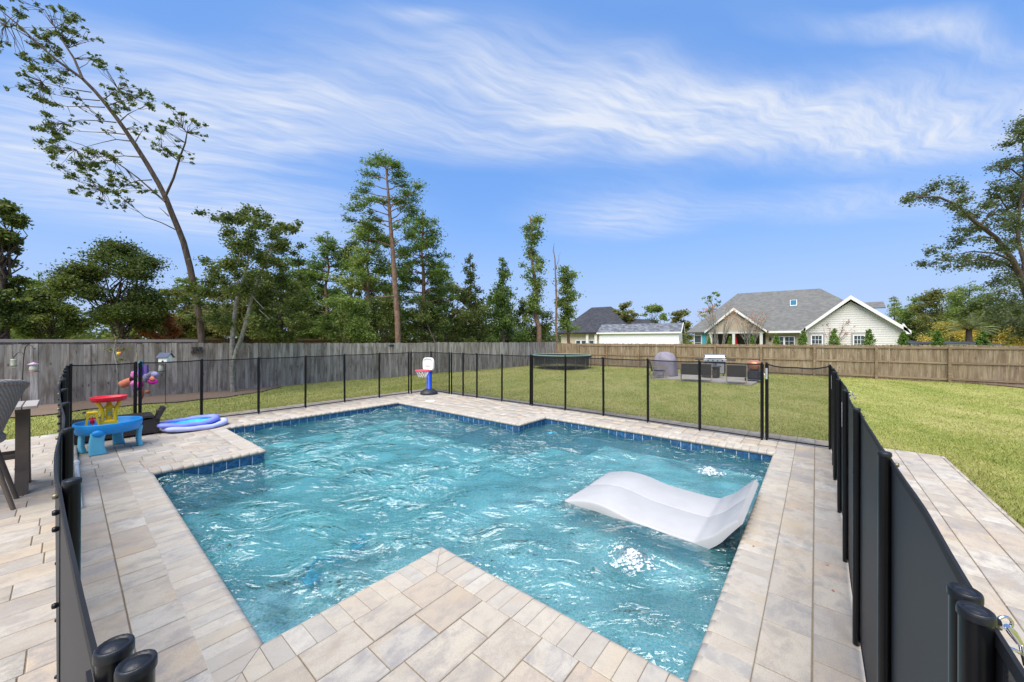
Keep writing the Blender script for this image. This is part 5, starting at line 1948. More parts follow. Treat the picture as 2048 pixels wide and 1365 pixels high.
def cream_house():
    XG, XM, XR = 46.0, 49.5, 57.0
    gz = -0.5
    Y = lambda px, X=XG: onX(px, X)
    root = empty('cream_house', (XM, Y(1600, XM), gz), 'cream sided house with a big grey shingle roof and two front gables', 'house')
    off = Vector((-root.location.x, -root.location.y, -gz))
    kids = []

    def put(name, mb, mat, par=None):
        o = mb.build(name, mat, par or root)
        o.location = off if par is None else (0, 0, 0)
        return o
    # gable wing
    yl, yr = Y(1612), Y(1804)
    ya = Y(1701.6)
    zw = zX(664, XG, yl)
    za = zX(592, XG, ya)
    mb = MB()
    # wall body behind the boards
    zr = zX(664, XG, yr)
    ov = XG - 0.55
    ze = zw
    mb.add([(XG, yl, gz - 1), (XG, yr, gz - 1), (XG, yr, ze + 0.3), (XG, ya, za - 0.55), (XG, yl, ze + 0.3),
            (XR, yl, gz - 1), (XR, yr, gz - 1), (XR, yr, ze + 0.3), (XR, ya, za - 0.55), (XR, yl, ze + 0.3)],
           [(0, 4, 3, 2, 1), (5, 6, 7, 8, 9), (0, 1, 6, 5), (1, 2, 7, 6), (4, 0, 5, 9)])
    wall = put('gable_wall', mb, M['siding'])
    # lap siding boards, each proud at its lower edge
    z = gz + 0.6
    sl = (za - 0.5 - (ze + 0.3)) / (ya - yl)
    while z < za - 0.75:
        if z < ze + 0.3:
            a, b = yl, yr
        else:
            t = (z + 0.2 - ze - 0.3) / (za - 0.55 - ze - 0.3)
            a, b = yl + (ya - yl) * t, yr + (ya - yr) * t
        lo, hi = min(a, b), max(a, b)
        if hi - lo > 0.3:
            m2 = MB().add([(XG - 0.028, lo, z), (XG - 0.028, hi, z), (XG - 0.006, hi, z + 0.2), (XG - 0.006, lo, z + 0.2), (XG - 0.002, lo, z), (XG - 0.002, hi, z)], [(0, 3, 2, 1), (0, 1, 5, 4)])
            m3 = MB()
            m3.add([(XG - 0.028, lo, z), (XG - 0.028, hi, z), (XG - 0.006, hi, z + 0.2), (XG - 0.006, lo, z + 0.2), (XG - 0.002, lo, z), (XG - 0.002, hi, z)], [(0, 3, 2, 1), (0, 1, 5, 4)])
            put('siding_board', m3, M['siding'])
        z += 0.205
    # rakes: roof planes of the wing with white fascia
    ye_l, ye_r = Y(1600, ov), Y(1823, ov)
    zel, zer = zX(664, ov, ye_l), zX(663, ov, ye_r)
    yap = Y(1701.6, ov)
    zap = zX(592, ov, yap)
    mb = MB()
    slab_poly(mb, [(ov + 0.05, yap, zap), (ov + 0.05, ye_l, zel), (XR + 3, ye_l, zel), (XR + 3, yap, zap)], (0, 1, 1), 0.12)
    slab_poly(mb, [(ov + 0.05, ye_r, zer), (ov + 0.05, yap, zap), (XR + 3, yap, zap), (XR + 3, ye_r, zer)], (0, -1, 1), 0.12)
    put('wing_roof', mb, M['shingle'])
    mb = MB()
    for (y0, z0) in ((ye_l, zel), (ye_r, zer)):
        mb.add([(ov, yap, zap + 0.03), (ov, y0, z0 + 0.03), (ov, y0, z0 - 0.27), (ov, yap, zap - 0.33), (ov + 0.06, yap, zap + 0.03), (ov + 0.06, y0, z0 + 0.03), (ov + 0.06, y0, z0 - 0.27), (ov + 0.06, yap, zap - 0.33)],
               [(0, 1, 2, 3), (7, 6, 5, 4), (0, 4, 5, 1), (3, 2, 6, 7), (1, 5, 6, 2)])
    # boxed eave returns
    mb.add([(ov, ye_r, zer - 0.25), (ov, yr - 0.02, zer - 0.25), (ov, yr - 0.02, zer + 0.72), (ov + 0.5, ye_r, zer - 0.25), (ov + 0.5, yr - 0.02, zer - 0.25), (ov + 0.5, yr - 0.02, zer + 0.72)], [(0, 1, 2), (5, 4, 3), (0, 3, 4, 1)])
    mb.add([(ov, yl + 0.02, zel - 0.25), (ov, ye_l, zel - 0.25), (ov, yl + 0.02, zel + 0.5), (ov + 0.5, yl + 0.02, zel - 0.25), (ov + 0.5, ye_l, zel - 0.25), (ov + 0.5, yl + 0.02, zel + 0.5)], [(0, 1, 2), (5, 4, 3), (0, 3, 4, 1)])
    put('rake_trim', mb, M['trim'])
    for px0, px1 in ((1616, 1649), (1702, 1733)):
        a, b = Y(px0), Y(px1)
        mb = MB().box((XG - 0.055, min(a, b), gz + 0.8), (XG - 0.042, max(a, b), zX(667, XG, a) + 0.02))
        put('window_surround', mb, M['grey_trim'])
    for px0, px1 in ((1621.5, 1646), (1705.5, 1730.5)):
        a, b = Y(px0), Y(px1)
        w = window(root, XG - 0.056, a, b, zX(707, XG, a), zX(670.5, XG, a), 3, 4)
        w.location = off
    # main house body, front wall and hipped roof
    ym_l, ym_r = Y(1386, XM), Y(1640, XM)
    zev = zX(663.5, XM - 0.6, Y(1535, XM - 0.6))
    mb = MB().box((XM, min(ym_l, yr), gz - 1), (XM + 14, max(ym_l, yr) - 0.2, zev + 0.1))
    put('main_wall', mb, M['beige'])
    yrl, yrr = Y(1475.5, XR), Y(1640, XR)
    zrg = zX(588, XR, yrl)
    e0 = (XM - 0.6, Y(1372, XM - 0.6), zev)
    yend = Y(1780, XR)
    e1 = (XM - 0.6, yend, zev)
    zfix = zX(578, XR, yrr)
    mb = MB()
    r0, r1 = Vector((XR, yrl, zrg)), Vector((XR, yrr, zfix))
    E0, E1 = Vector(e0), Vector(e1)
    B0, B1 = Vector((XR + 8, e0[1], zev)), Vector((XR + 8, yend, zev))
    for pl in ([E0, E1, r1, r0], [E1, B1, r1], [B1, B0, r0, r1], [B0, E0, r0]):
        nrm = (pl[1] - pl[0]).cross(pl[2] - pl[0])
        if nrm.z < 0:
            pl = pl[::-1]
            nrm = -nrm
        slab_poly(mb, pl, nrm, 0.1)
    roof = put('roof', mb, M['shingle'])
    # skylight lying on the front slope
    n0 = (E1 - E0).cross(r0 - E0).normalized()
    if n0.z < 0:
        n0 = -n0

    def on_roof(px, py):
        k = (px - 1024) / FPX
        d = Vector((CY + k * SY, SY - k * CY, (683 - py) / FPX))
        o = Vector((0, 0, EYE))
        t = (E0 - o).dot(n0) / d.dot(n0)
        return o + d * t
    q = [on_roof(1580, 614), on_roof(1594, 613), on_roof(1594, 602), on_roof(1580, 602.5)]
    mb = MB()
    slab_poly(mb, [p + n0 * 0.1 for p in q], n0, 0.16)
    sk = put('skylight', mb, M['trim'])
    c = sum(q, Vector()) / 4
    mb = MB()
    slab_poly(mb, [c + (p - c) * 0.84 + n0 * 0.13 for p in q], n0, 0.04)
    put('skylight_glass', mb, plain('blue_skylight_glass', (0.02, 0.13, 0.20), 0.5, var=0.05))
    # gutter along the eave between the gables
    a, b = Y(1534, XM - 0.7), Y(1604, XM - 0.7)
    mb = MB().box((XM - 0.75, min(a, b), zev - 0.2), (XM - 0.58, max(a, b), zev + 0.02))
    put('gutter', mb, M['trim'])
    # porch gable
    XP = 46.8
    ya, yl, yr = Y(1467, XP), Y(1409, XP), Y(1534, XP)
    zl = zX(663.5, XP, ya)
    zp = zX(617, XP, ya)
    mb = MB()
    for s_ in (yl, yr):
        pl = [Vector((XP, ya, zp)), Vector((XP, s_, zl)), Vector((XP + 8.0, s_, zl)), Vector((XP + 8.0, ya, zp))]
        nrm = (pl[1] - pl[0]).cross(pl[2] - pl[0])
        if nrm.z < 0:
            pl, nrm = pl[::-1], -nrm
        slab_poly(mb, pl, nrm, 0.1)
    put('porch_roof', mb, M['shingle'])
    mb = MB()
    for s_ in (yl, yr):
        mb.add([(XP - 0.04, ya, zp + 0.03), (XP - 0.04, s_, zl + 0.03), (XP - 0.04, s_, zl - 0.2), (XP - 0.04, ya, zp - 0.28), (XP + 0.04, ya, zp + 0.03), (XP + 0.04, s_, zl + 0.03), (XP + 0.04, s_, zl - 0.2), (XP + 0.04, ya, zp - 0.28)],
               [(0, 1, 2, 3), (7, 6, 5, 4), (0, 4, 5, 1), (3, 2, 6, 7), (1, 5, 6, 2)])
    put('porch_rake_trim', mb, M['trim'])
    pw0, pw1 = yl + (yr - yl) * 0.06, yr - (yr - yl) * 0.06
    mb = MB()
    mb.add([(XP + 0.35, pw0, zl - 0.08), (XP + 0.35, pw1, zl - 0.08), (XP + 0.35, ya, zp - 0.2)], [(0, 1, 2)])
    put('porch_gable_wall', mb, M['beige'])
    mb = MB().box((XP + 0.25, min(pw0, pw1), zl - 0.25), (XP + 0.5, max(pw0, pw1), zl - 0.08))
    put('porch_beam', mb, M['trim'])
    mb = MB().box((XM - 0.05, min(pw0, pw1), gz - 0.5), (XM - 0.012, max(pw0, pw1), zl - 0.25))
    put('porch_screen', mb, M['screen'])
    for px in (1422, 1467.5, 1522.5):
        y = Y(px, XP + 0.4)
        mb = MB().box((XP + 0.27, y - 0.13, gz - 0.5), (XP + 0.48, y + 0.13, zl - 0.25))
        put('porch_post', mb, M['trim'])
    # sliding door, window, teal panel, lamp
    a, b = Y(1547.5, XM), Y(1590, XM)
    w = window(root, XM - 0.01, a, b, gz + 0.1, zX(673.5, XM, a), 4, 5, 'sliding_door', 0.1)
    w.location = off
    mb = MB().box((XM - 0.1, (a + b) / 2 - 0.08, gz + 0.2), (XM - 0.005, (a + b) / 2 + 0.08, zX(673.5, XM, a) - 0.1))
    put('door_stile', mb, M['white_paint'])
    a, b = Y(1388, XM), Y(1404, XM)
    w = window(root, XM - 0.01, a, b, gz + 0.9, zX(671, XM, a), 1, 2)
    w.location = off
    a, b = Y(1405, XM), Y(1412.5, XM)
    put('teal_shutter', MB().box((XM - 0.08, min(a, b), gz), (XM - 0.012, max(a, b), zX(667, XM, a))), M['teal'])
    y = Y(1541, XM)
    put('wall_lamp', MB().box((XM - 0.2, y - 0.1, zX(682, XM, y)), (XM - 0.01, y + 0.1, zX(676, XM, y)), 0.03), M['iron'])
    # small roof piece over the back of the wing
    XD = 54.0
    ya_, yb_ = Y(1731, XD), Y(1770, XD)
    mb = MB()
    lo, hi = min(ya_, yb_), max(ya_, yb_)
    zt, ze_ = zX(604, XD, ya_), zX(618, XD, ya_)
    slab_poly(mb, [(XD + 1.2, lo, zt), (XD + 1.2, hi, zt), (XD - 0.6, hi, ze_), (XD - 0.6, lo, ze_)][::-1], (-1, 0, 1), 0.1)
    put('back_roof', mb, M['shingle'])
    mb = MB().box((XD - 0.1, lo + 0.8, ze_ - 1.5), (XD + 1.2, hi, ze_ - 0.03))
    put('back_wall', mb, M['siding'])
    # red closed umbrella standing on the porch
    y = Y(1471.5, XP + 0.9)
    u = empty('patio_umbrella', (XP + 0.9, y, gz), 'closed red umbrella standing beside the middle porch post', 'umbrella')
    zt = zX(667, XP + 0.9, y) - gz
    MB().lathe([(0.02, zt + 0.1), (0.04, zt), (0.09, zt - 0.5), (0.14, zt - 1.0), (0.18, zt - 1.35), (0.13, zt - 1.5), (0.0, zt - 1.45)], (0, 0, 0), 12).build('canopy', M['red'], u)
    MB().tube([(0, 0, 0), (0, 0, zt + 0.1)], 0.025, 8).build('pole', M['taupe_metal'], u)


def white_shed():
    A = atD(1198.5, 45)
    B = atD(1358, 40.5)
    gz = -0.5
    d = (B - A)
    d.z = 0
    ln = d.length
    d.normalize()
    n = Vector((d.y, -d.x, 0))      # towards the camera
    if n.dot(Vector((CY, SY, 0))) > 0:
        n = -n
    wd = 3.6
    root = empty('white_shed', (A.x, A.y, gz), 'long white shed with a blue grey shingle roof beyond the fence', 'shed')
    zE = zD(665, 42.5) - gz
    zR = zE + 1.05
    loc = lambda s, t, z: d * s - n * t + Vector((0, 0, z))
    mb = MB()
    mb.add([loc(0, 0, -1), loc(ln, 0, -1), loc(ln, 0, zE), loc(0, 0, zE), loc(0, wd, -1), loc(ln, wd, -1), loc(ln, wd, zE), loc(0, wd, zE), loc(0, wd / 2, zR - 0.1), loc(ln, wd / 2, zR - 0.1)],
           [(0, 1, 2, 3), (1, 5, 6, 9, 2), (5, 4, 7, 6), (4, 0, 3, 8, 7)])
    mb.build('wall', M['white_paint'], root)
    k = 0.4
    while k < ln:                       # vertical battens
        MB().bar(loc(k, -0.012, 0), loc(k, -0.012, zE - 0.12), 0.05, 0.022, up=n).build('batten', M['white_paint'], root)
        k += 0.62
    mb = MB()
    for t0, t1 in ((-0.22, wd / 2), (wd + 0.22, wd / 2)):
        pl = [loc(-0.25, t0, zE - 0.05), loc(ln + 0.25, t0, zE - 0.05), loc(ln + 0.25, t1, zR), loc(-0.25, t1, zR)]
        nr = (pl[1] - pl[0]).cross(pl[2] - pl[0])
        if nr.z < 0:
            pl, nr = pl[::-1], -nr
        slab_poly(mb, pl, nr, 0.09)
    mb.build('roof', M['shingle_blue'], root)
    mb = MB()
    mb.bar(loc(-0.27, -0.24, zE - 0.1), loc(ln + 0.27, -0.24, zE - 0.1), 0.05, 0.17, up=(0, 0, 1))
    mb.bar(loc(ln + 0.27, -0.24, zE - 0.1), loc(ln + 0.27, wd / 2, zR - 0.06), 0.05, 0.17)
    mb.bar(loc(ln + 0.27, wd / 2, zR - 0.06), loc(ln + 0.27, wd + 0.24, zE - 0.1), 0.05, 0.17)
    mb.build('fascia', M['trim'], root)
    MB().bar(loc(ln + 0.02, wd * 0.62, 0.2), loc(ln + 0.02, wd * 0.62, 2.0), 0.55, 0.05, up=d).build('window', M['glass'], root)
    MB().bar(loc(ln + 0.02, wd * 0.2, 0.1), loc(ln + 0.02, wd * 0.2, 2.05), 0.8, 0.06, up=d).build('door', M['trim'], root)


def charcoal_house():
    D = 62
    gz = -0.5
    base = atD(1180, D)
    root = empty('charcoal_house', (base.x, base.y, gz), 'beige house with a steep charcoal hip roof left of the white shed', 'house')
    o = Vector((base.x, base.y, gz))

    def P(px, py, DD):
        q = atD(px, DD)
        q.z = zD(py, DD)
        return q - o
    el, er = P(1112, 668, 60), P(1262, 664, 56)
    el.z = er.z = (el.z + er.z) / 2
    rl, rr = P(1183, 616, 66), P(1222, 614, 64)
    rl.z = rr.z = (rl.z + rr.z) / 2
    bl, br = P(1140, 660, 74), P(1300, 660, 70)
    bl.z = br.z = el.z
    mb = MB()
    for pl in ([el, er, rr, rl], [er, br, rr], [bl, el, rl], [br, bl, rl, rr]):
        nr = (pl[1] - pl[0]).cross(pl[2] - pl[0])
        if nr.z < 0:
            pl, nr = pl[::-1], -nr
        slab_poly(mb, pl, nr, 0.12)
    # lower side wing
    wl, wr, w2l, w2r = P(1262, 664, 57), P(1318, 662, 55), P(1262, 638, 62), P(1298, 640, 60)
    pl = [wl, wr, w2r, w2l]
    nr = (pl[1] - pl[0]).cross(pl[2] - pl[0])
    if nr.z < 0:
        pl, nr = pl[::-1], -nr
    slab_poly(mb, pl, nr, 0.12)
    mb.build('roof', M['shingle_dark'], root)
    c = (el + er + rl + rr) / 4
    q = [P(1186, 622, 65.0), P(1200, 620.5, 64.6)]
    MB().bar(q[0], q[1], 0.35, 0.22).build('roof_vent', M['iron'], root)
    dv = (er - el).normalized()
    nv = Vector((dv.y, -dv.x, 0))
    if nv.dot(Vector((CY, SY, 0))) > 0:
        nv = -nv
    ins = -nv * 0.7
    a, b = el + ins + dv * 0.7, er + ins - dv * 0.7
    mb = MB()
    mb.add([(a.x, a.y, -1), (b.x, b.y, -1), (b.x, b.y, el.z), (a.x, a.y, el.z)], [(0, 1, 2, 3)])
    e2 = -nv * 9
    mb.add([(b.x, b.y, -1), (b.x + e2.x, b.y + e2.y, -1), (b.x + e2.x, b.y + e2.y, el.z), (b.x, b.y, el.z)], [(0, 1, 2, 3)])
    mb.add([(a.x + e2.x, a.y + e2.y, -1), (a.x, a.y, -1), (a.x, a.y, el.z), (a.x + e2.x, a.y + e2.y, el.z)], [(0, 1, 2, 3)])
    mb.build('wall', M['beige'], root)
    mb = MB().bar(el + nv * 0.03 - Vector((0, 0, 0.1)), er + nv * 0.03 - Vector((0, 0, 0.1)), 0.08, 0.25)
    mb.build('fascia', M['iron'], root)
    L = (b - a).length
    for px in (1153, 1166, 1184):
        t = ((px - 1112) / 150)
        p = a + dv * L * t
        for nm, mt, hw, zz0, zz1, off_ in (('window', M['white_paint'], 0.62, 0.6, 2.2, 0.03), ('pane', M['glass'], 0.45, 0.75, 2.08, 0.06)):
            w = MB().bar(p + nv * off_ + Vector((0, 0, zz0 - p.z)), p + nv * off_ + Vector((0, 0, zz1 - p.z)), 2 * hw * 0.7, 0.05, up=nv).build(nm if nm == 'window' else 'pane', mt, root if nm == 'window' else win)
            win = w
    for t in (0.42, 0.55):
        p = a + dv * L * t + nv * 0.35
        MB().bar(p + Vector((0, 0, -1 - p.z)), p + Vector((0, 0, el.z - p.z - 0.1)), 0.4, 0.3, up=nv).build('porch_post', M['siding'], root)
    # house with the tan roof far left, between the trees
    base = atD(915, 58)
    root = empty('tan_roofed_house', (base.x, base.y, gz), 'tan roofed house glimpsed between the slender trees before the fence corner', 'house')
    o = Vector((base.x, base.y, gz))
    el, er, rl, rr = P(878, 668, 55), P(975, 668, 53), P(905, 625, 60), P(945, 624, 58)
    el.z = er.z = (el.z + er.z) / 2
    rl.z = rr.z = (rl.z + rr.z) / 2
    mb = MB()
    pl = [el, er, rr, rl]
    nr = (pl[1] - pl[0]).cross(pl[2] - pl[0])
    if nr.z < 0:
        pl, nr = pl[::-1], -nr
    slab_poly(mb, pl, nr, 0.12)
    e3 = er + Vector((CY, SY, 0)) * 9
    e4 = el + Vector((CY, SY, 0)) * 9
    for pl in ([er, e3, rr], [e4, el, rl], [e3, e4, rl, rr]):
        nr = (pl[1] - pl[0]).cross(pl[2] - pl[0])
        if nr.z < 0:
            pl, nr = pl[::-1], -nr
        slab_poly(mb, pl, nr, 0.12)
    mb.build('roof', M['shingle_tan'], root)
    mb = MB()
    i = Vector((CY, SY, 0)) * 0.6
    mb.add([(el.x + i.x, el.y + i.y, -1), (er.x + i.x, er.y + i.y, -1), (er.x + i.x, er.y + i.y, el.z), (el.x + i.x, el.y + i.y, el.z)], [(0, 1, 2, 3)])
    mb.build('wall', M['beige'], root)


def dark_sheds():
    for px0, px1, D, yt, lab in ((1821, 1860, 33, 682, 'low dark roofed shed with a white frame right of the cream gable'), (1893, 1934, 31, 682.5, 'low dark roofed shed with a white frame between the two large arborvitae'),
                                 (1936, 2000, 36, 684, 'low dark roofed shed with a white frame behind the last arborvitae')):
        a, b = atD(px0, D), atD(px1, D)
        gz = -0.5
        d = (b - a)
        d.z = 0
        ln = d.length
        d.normalize()
        n = Vector((d.y, -d.x, 0))
        if n.dot(Vector((CY, SY, 0))) < 0:
            n = -n
        root = empty('dark_shed', (a.x, a.y, gz), lab, 'shed', 'low dark sheds beyond the tan fence')
        h = zD(yt, D) - gz
        L = lambda s, t, z: d * s + n * t + Vector((0, 0, z))
        mb = MB()
        mb.add([L(0, 0, -0.5), L(ln, 0, -0.5), L(ln, 0, h - 0.25), L(0, 0, h - 0.25), L(0, 2.5, -0.5), L(ln, 2.5, -0.5), L(ln, 2.5, h - 0.25), L(0, 2.5, h - 0.25)],
               [(0, 1, 2, 3), (1, 5, 6, 2), (5, 4, 7, 6), (4, 0, 3, 7)])
        mb.build('wall', M['dark_plastic'], root)
        mb = MB()
        slab_poly(mb, [L(-0.15, -0.15, h - 0.25), L(ln + 0.15, -0.15, h - 0.25), L(ln * 0.8, 1.2, h), L(ln * 0.2, 1.2, h)], (0, 0, 1), 0.06)
        slab_poly(mb, [L(ln + 0.15, 2.6, h - 0.25), L(-0.15, 2.6, h - 0.25), L(ln * 0.2, 1.2, h), L(ln * 0.8, 1.2, h)], (0, 0, 1), 0.06)
        slab_poly(mb, [L(ln + 0.15, -0.15, h - 0.25), L(ln + 0.15, 2.6, h - 0.25), L(ln * 0.8, 1.2, h)], (0, 0, 1), 0.06)
        slab_poly(mb, [L(-0.15, 2.6, h - 0.25), L(-0.15, -0.15, h - 0.25), L(ln * 0.2, 1.2, h)], (0, 0, 1), 0.06)
        mb.build('roof', M['shingle_dark'], root)
        mb = MB()
        mb.bar(L(0, -0.05, h - 0.33), L(ln, -0.05, h - 0.33), 0.06, 0.07)
        mb.bar(L(0.03, -0.05, 0), L(0.03, -0.05, h - 0.37), 0.06, 0.06)
        mb.bar(L(ln - 0.03, -0.05, 0), L(ln - 0.03, -0.05, h - 0.37), 0.06, 0.06)
        mb.build('frame', M['white_paint'], root)


cream_house()
white_shed()
charcoal_house()
dark_sheds()


# ------------------------------------------------------------------ lawn things: trampoline, patio set, grills
def trampoline():
    D = 27.0
    c = atD(1123, D)
    gz = ground_z(c.x, c.y)
    root = empty('trampoline', (c.x, c.y, gz), 'round black trampoline with a green rimmed pad in the far lawn corner', 'trampoline')
    h, Rr = 0.92, 2.1
    MB().ring((0, 0, h), Rr, 0.04, 40, 8).build('frame', M['iron'], root)
    mb = MB()
    mb.lathe([(Rr - 0.34, h + 0.03), (Rr - 0.3, h + 0.055), (Rr - 0.02, h + 0.055), (Rr + 0.06, h + 0.01), (Rr + 0.07, h - 0.09), (Rr + 0.05, h - 0.09)], (0, 0, 0), 40)
    pad = mb.build('pad', M['black_matte'], root)
    MB().ring((0, 0, h + 0.06), Rr + 0.0, 0.022, 40, 6).build('piping', plain('pale_green_piping', (0.30, 0.52, 0.36), 0.5), pad)
    MB().lathe([(0.0, h + 0.02), (Rr - 0.32, h + 0.028)], (0, 0, 0), 40).build('jumping_mat', M['black_matte'], root)
    mb = MB()
    mb.lathe([(Rr - 0.12, h - 0.06), (Rr - 0.12, 0.22)], (0, 0, 0), 40)
    mb.build('skirt_net', mat_net('trampoline_skirt_net', (0.02, 0.021, 0.026), 0.5, 0.3), root)
    for i in range(6):
        a = i * math.pi / 3 + 0.2
        p = Vector((math.cos(a) * (Rr - 0.05), math.sin(a) * (Rr - 0.05), 0))
        t = Vector((-math.sin(a), math.cos(a), 0)) * 0.45
        mb = MB()
        mb.tube([p - t + Vector((0, 0, h)), p - t + Vector((0, 0, 0.05)), p + t + Vector((0, 0, 0.05)), p + t + Vector((0, 0, h))], 0.022, 6)
        mb.build('leg', M['taupe_metal'], root)


PZ = -0.375


def patio_chair(x, y, rz, w, label, cat='chair', name='patio_chair'):
    """low woven chair; local +X is the direction the seat faces"""
    root = empty(name, (x, y, PZ), label, cat, 'dark woven patio seats around the grills', rz)
    hw = w / 2
    mb = MB()
    Mr = Matrix.Rotation(R(-14), 3, 'Y')
    mb.obox((-0.32, 0, 0.58), (0.022, hw - 0.03, 0.27), Mr)
    mb.build('backrest', M['dark_wicker'], root)
    MB().box((-0.28, -hw + 0.03, 0.33), (0.32, hw - 0.03, 0.38), 0.015).build('seat', M['dark_wicker'], root)
    for s in (-1, 1):
        mb = MB()
        yy = s * hw
        mb.bar((0.34, yy, 0), (0.31, yy, 0.56), 0.035, 0.035, up=(0, 1, 0))
        mb.bar((-0.44, yy, 0), (-0.28, yy, 0.34), 0.035, 0.035, up=(0, 1, 0))
        mb.bar((-0.28, yy, 0.34), (-0.40, yy, 0.86), 0.035, 0.035, up=(0, 1, 0))
        mb.bar((0.34, yy, 0.58), (-0.36, yy, 0.60), 0.055, 0.03)
        mb.bar((-0.30, yy, 0.33), (0.32, yy, 0.33), 0.03, 0.03)
        mb.build('side_frame', M['frame_tan'], root)
    mb = MB()
    mb.bar((0.31, -hw, 0.33), (0.31, hw, 0.33), 0.03, 0.03)
    mb.bar((-0.40, -hw, 0.86), (-0.40, hw, 0.86), 0.03, 0.03)
    mb.bar((-0.38, -hw, 0.1), (-0.38, hw, 0.1), 0.025, 0.025)
    mb.build('cross_rail', M['frame_tan'], root)
    return root


def patio_things():
    p = at(1392, 763, PZ)
    patio_chair(p.x, p.y, R(12), 1.32, 'dark woven loveseat with its back to the pool, before the steel grill', 'loveseat', 'patio_loveseat')
    p = at(1473, 768, PZ)
    patio_chair(p.x, p.y, R(8), 0.78, 'dark woven chair with its back to the pool, before the copper grill', 'chair')
    p = at(1316, 756, PZ)
    patio_chair(p.x, p.y, R(-62), 0.7, 'dark woven chair seen from the side at the left of the patio', 'chair')
    # table
    p = at(1418, 757, PZ)
    root = empty('patio_table', (p.x + 0.4, p.y, PZ), 'dark low box table at the right end of the loveseat', 'table')
    MB().box((-0.42, -0.42, 0.56), (0.42, 0.42, 0.6), 0.01).build('tabletop', M['dark_plastic'], root)
    MB().box((-0.36, -0.36, 0.03), (0.36, 0.36, 0.56)).build('base', M['dark_wicker'], root)
    # covered grill
    p = at(1330, 752, PZ)
    root = empty('covered_grill', (p.x, p.y, PZ), 'rounded grill under a mauve fabric cover at the left of the patio', 'grill')
    mb = MB()
    rg = random.Random(5)
    n = 28
    prof = [(0.60, 0.02), (0.585, 0.35), (0.56, 0.7), (0.56, 0.9), (0.52, 1.06), (0.42, 1.2), (0.27, 1.28), (0.1, 1.31), (0.0, 1.31)]
    vs, fs = [], []
    for i, (r, z) in enumerate(prof):
        for j in range(n):
            a = 2 * math.pi * j / n
            q = 1 + 0.035 * math.sin(a * 5 + i) * (1 if i < 5 else 0.4) + 0.02 * math.sin(a * 11 + i * 2)
            x, y = r * q * math.cos(a), r * q * math.sin(a)
            sq = 1.0 + 0.12 * abs(math.sin(2 * a)) * (1 if i < 4 else 0)
            vs.append((x * sq * 0.85, y * sq, z + 0.015 * math.sin(a * 7 + i)))
    for i in range(len(prof) - 1):
        for j in range(n):
            fs.append((i * n + j, i * n + (j + 1) % n, (i + 1) * n + (j + 1) % n, (i + 1) * n + j))
    mb.add(vs, fs, True)
    mb.build('cover', M['cover'], root)
    for s in ((0.36, 0.4), (-0.36, 0.4), (0.36, -0.4), (-0.36, -0.4)):
        MB().lathe([(0.0, 0.0), (0.05, 0.0), (0.05, 0.08), (0.0, 0.08)], (s[0], s[1], 0), 8).build('foot', M['iron'], root)
    # steel gas grill facing the pool
    p = at(1428, 752, PZ)
    root = empty('gas_grill', (p.x + 0.2, p.y, PZ), 'stainless steel gas grill with side shelves behind the loveseat', 'grill')
    root.rotation_euler = (0, 0, R(12))
    mb = MB()
    prof = [(-0.27, 0.92), (-0.27, 1.0), (-0.22, 1.1), (-0.1, 1.16), (0.12, 1.16), (0.26, 1.06), (0.26, 0.92)]
    k = len(prof)
    vs = [(x, -0.5, z) for x, z in prof] + [(x, 0.5, z) for x, z in prof]
    mb.add(vs, [(i, i + k, (i + 1) % k + k, (i + 1) % k) for i in range(k)] + [tuple(range(k)), tuple(range(2 * k - 1, k - 1, -1))])
    lid = mb.build('lid', M['steel'], root)
    MB().bar((-0.31, -0.36, 0.99), (-0.31, 0.36, 0.99), 0.03, 0.03).build('handle', M['steel'], lid)
    for s in (-1, 1):
        MB().box((-0.26, s * 0.5 - 0.03, 0.91), (0.26, s * 0.5 + 0.03, 1.12), 0.03).build('lid_end', M['dark_plastic'], root)
    cp = MB().box((-0.31, -0.55, 0.78), (0.26, 0.55, 0.915), 0.01).build('control_panel', M['steel'], root)
    for y in (-0.36, -0.13, 0.1, 0.33):
        mb = MB()
        mb.tube([(-0.31, y, 0.845), (-0.35, y, 0.845)], 0.033, 10)
        mb.build('knob', M['dark_plastic'], cp)
    MB().box((-0.24, -0.5, 0.1), (0.24, 0.5, 0.775)).build('cabinet', M['dark_plastic'], root)
    for s in (-0.24, 0.21):
        dr = MB().box((-0.262, s - 0.2, 0.14), (-0.242, s + 0.2, 0.74), 0.005).build('door', M['steel'], root)
        MB().bar((-0.28, s + (0.16 if s < 0 else -0.16), 0.5), (-0.28, s + (0.16 if s < 0 else -0.16), 0.7), 0.02, 0.02, up=(0, 1, 0)).build('handle', M['dark_plastic'], dr)
    for s in (-1, 1):
        MB().box((-0.26, s * 0.78 - 0.215, 0.85), (0.24, s * 0.78 + 0.215, 0.905), 0.01).build('side_shelf', M['dark_plastic'], root)
    for s in ((0.2, 0.42), (-0.2, 0.42), (0.2, -0.42), (-0.2, -0.42)):
        mb = MB()
        mb.tube([(s[0], s[1] - 0.02, 0.05), (s[0], s[1] + 0.02, 0.05)], 0.05, 10)
        mb.build('wheel', M['iron'], root)
    # copper kettle grill on a cart
    p = at(1508, 763, PZ)
    root = empty('kettle_grill', (p.x + 0.1, p.y, PZ), 'copper domed kettle grill on a black cart at the right of the patio', 'grill')
    mb = MB()
    mb.lathe([(0.0, 1.0), (0.1, 0.995), (0.24, 0.95), (0.32, 0.86), (0.335, 0.8)], (0, 0, 0), 20)
    lid = mb.build('lid', M['copper'], root)
    MB().tube([(0, -0.06, 0.99), (0, -0.05, 1.04), (0, 0.05, 1.04), (0, 0.06, 0.99)], 0.012, 6).build('handle', M['iron'], lid)
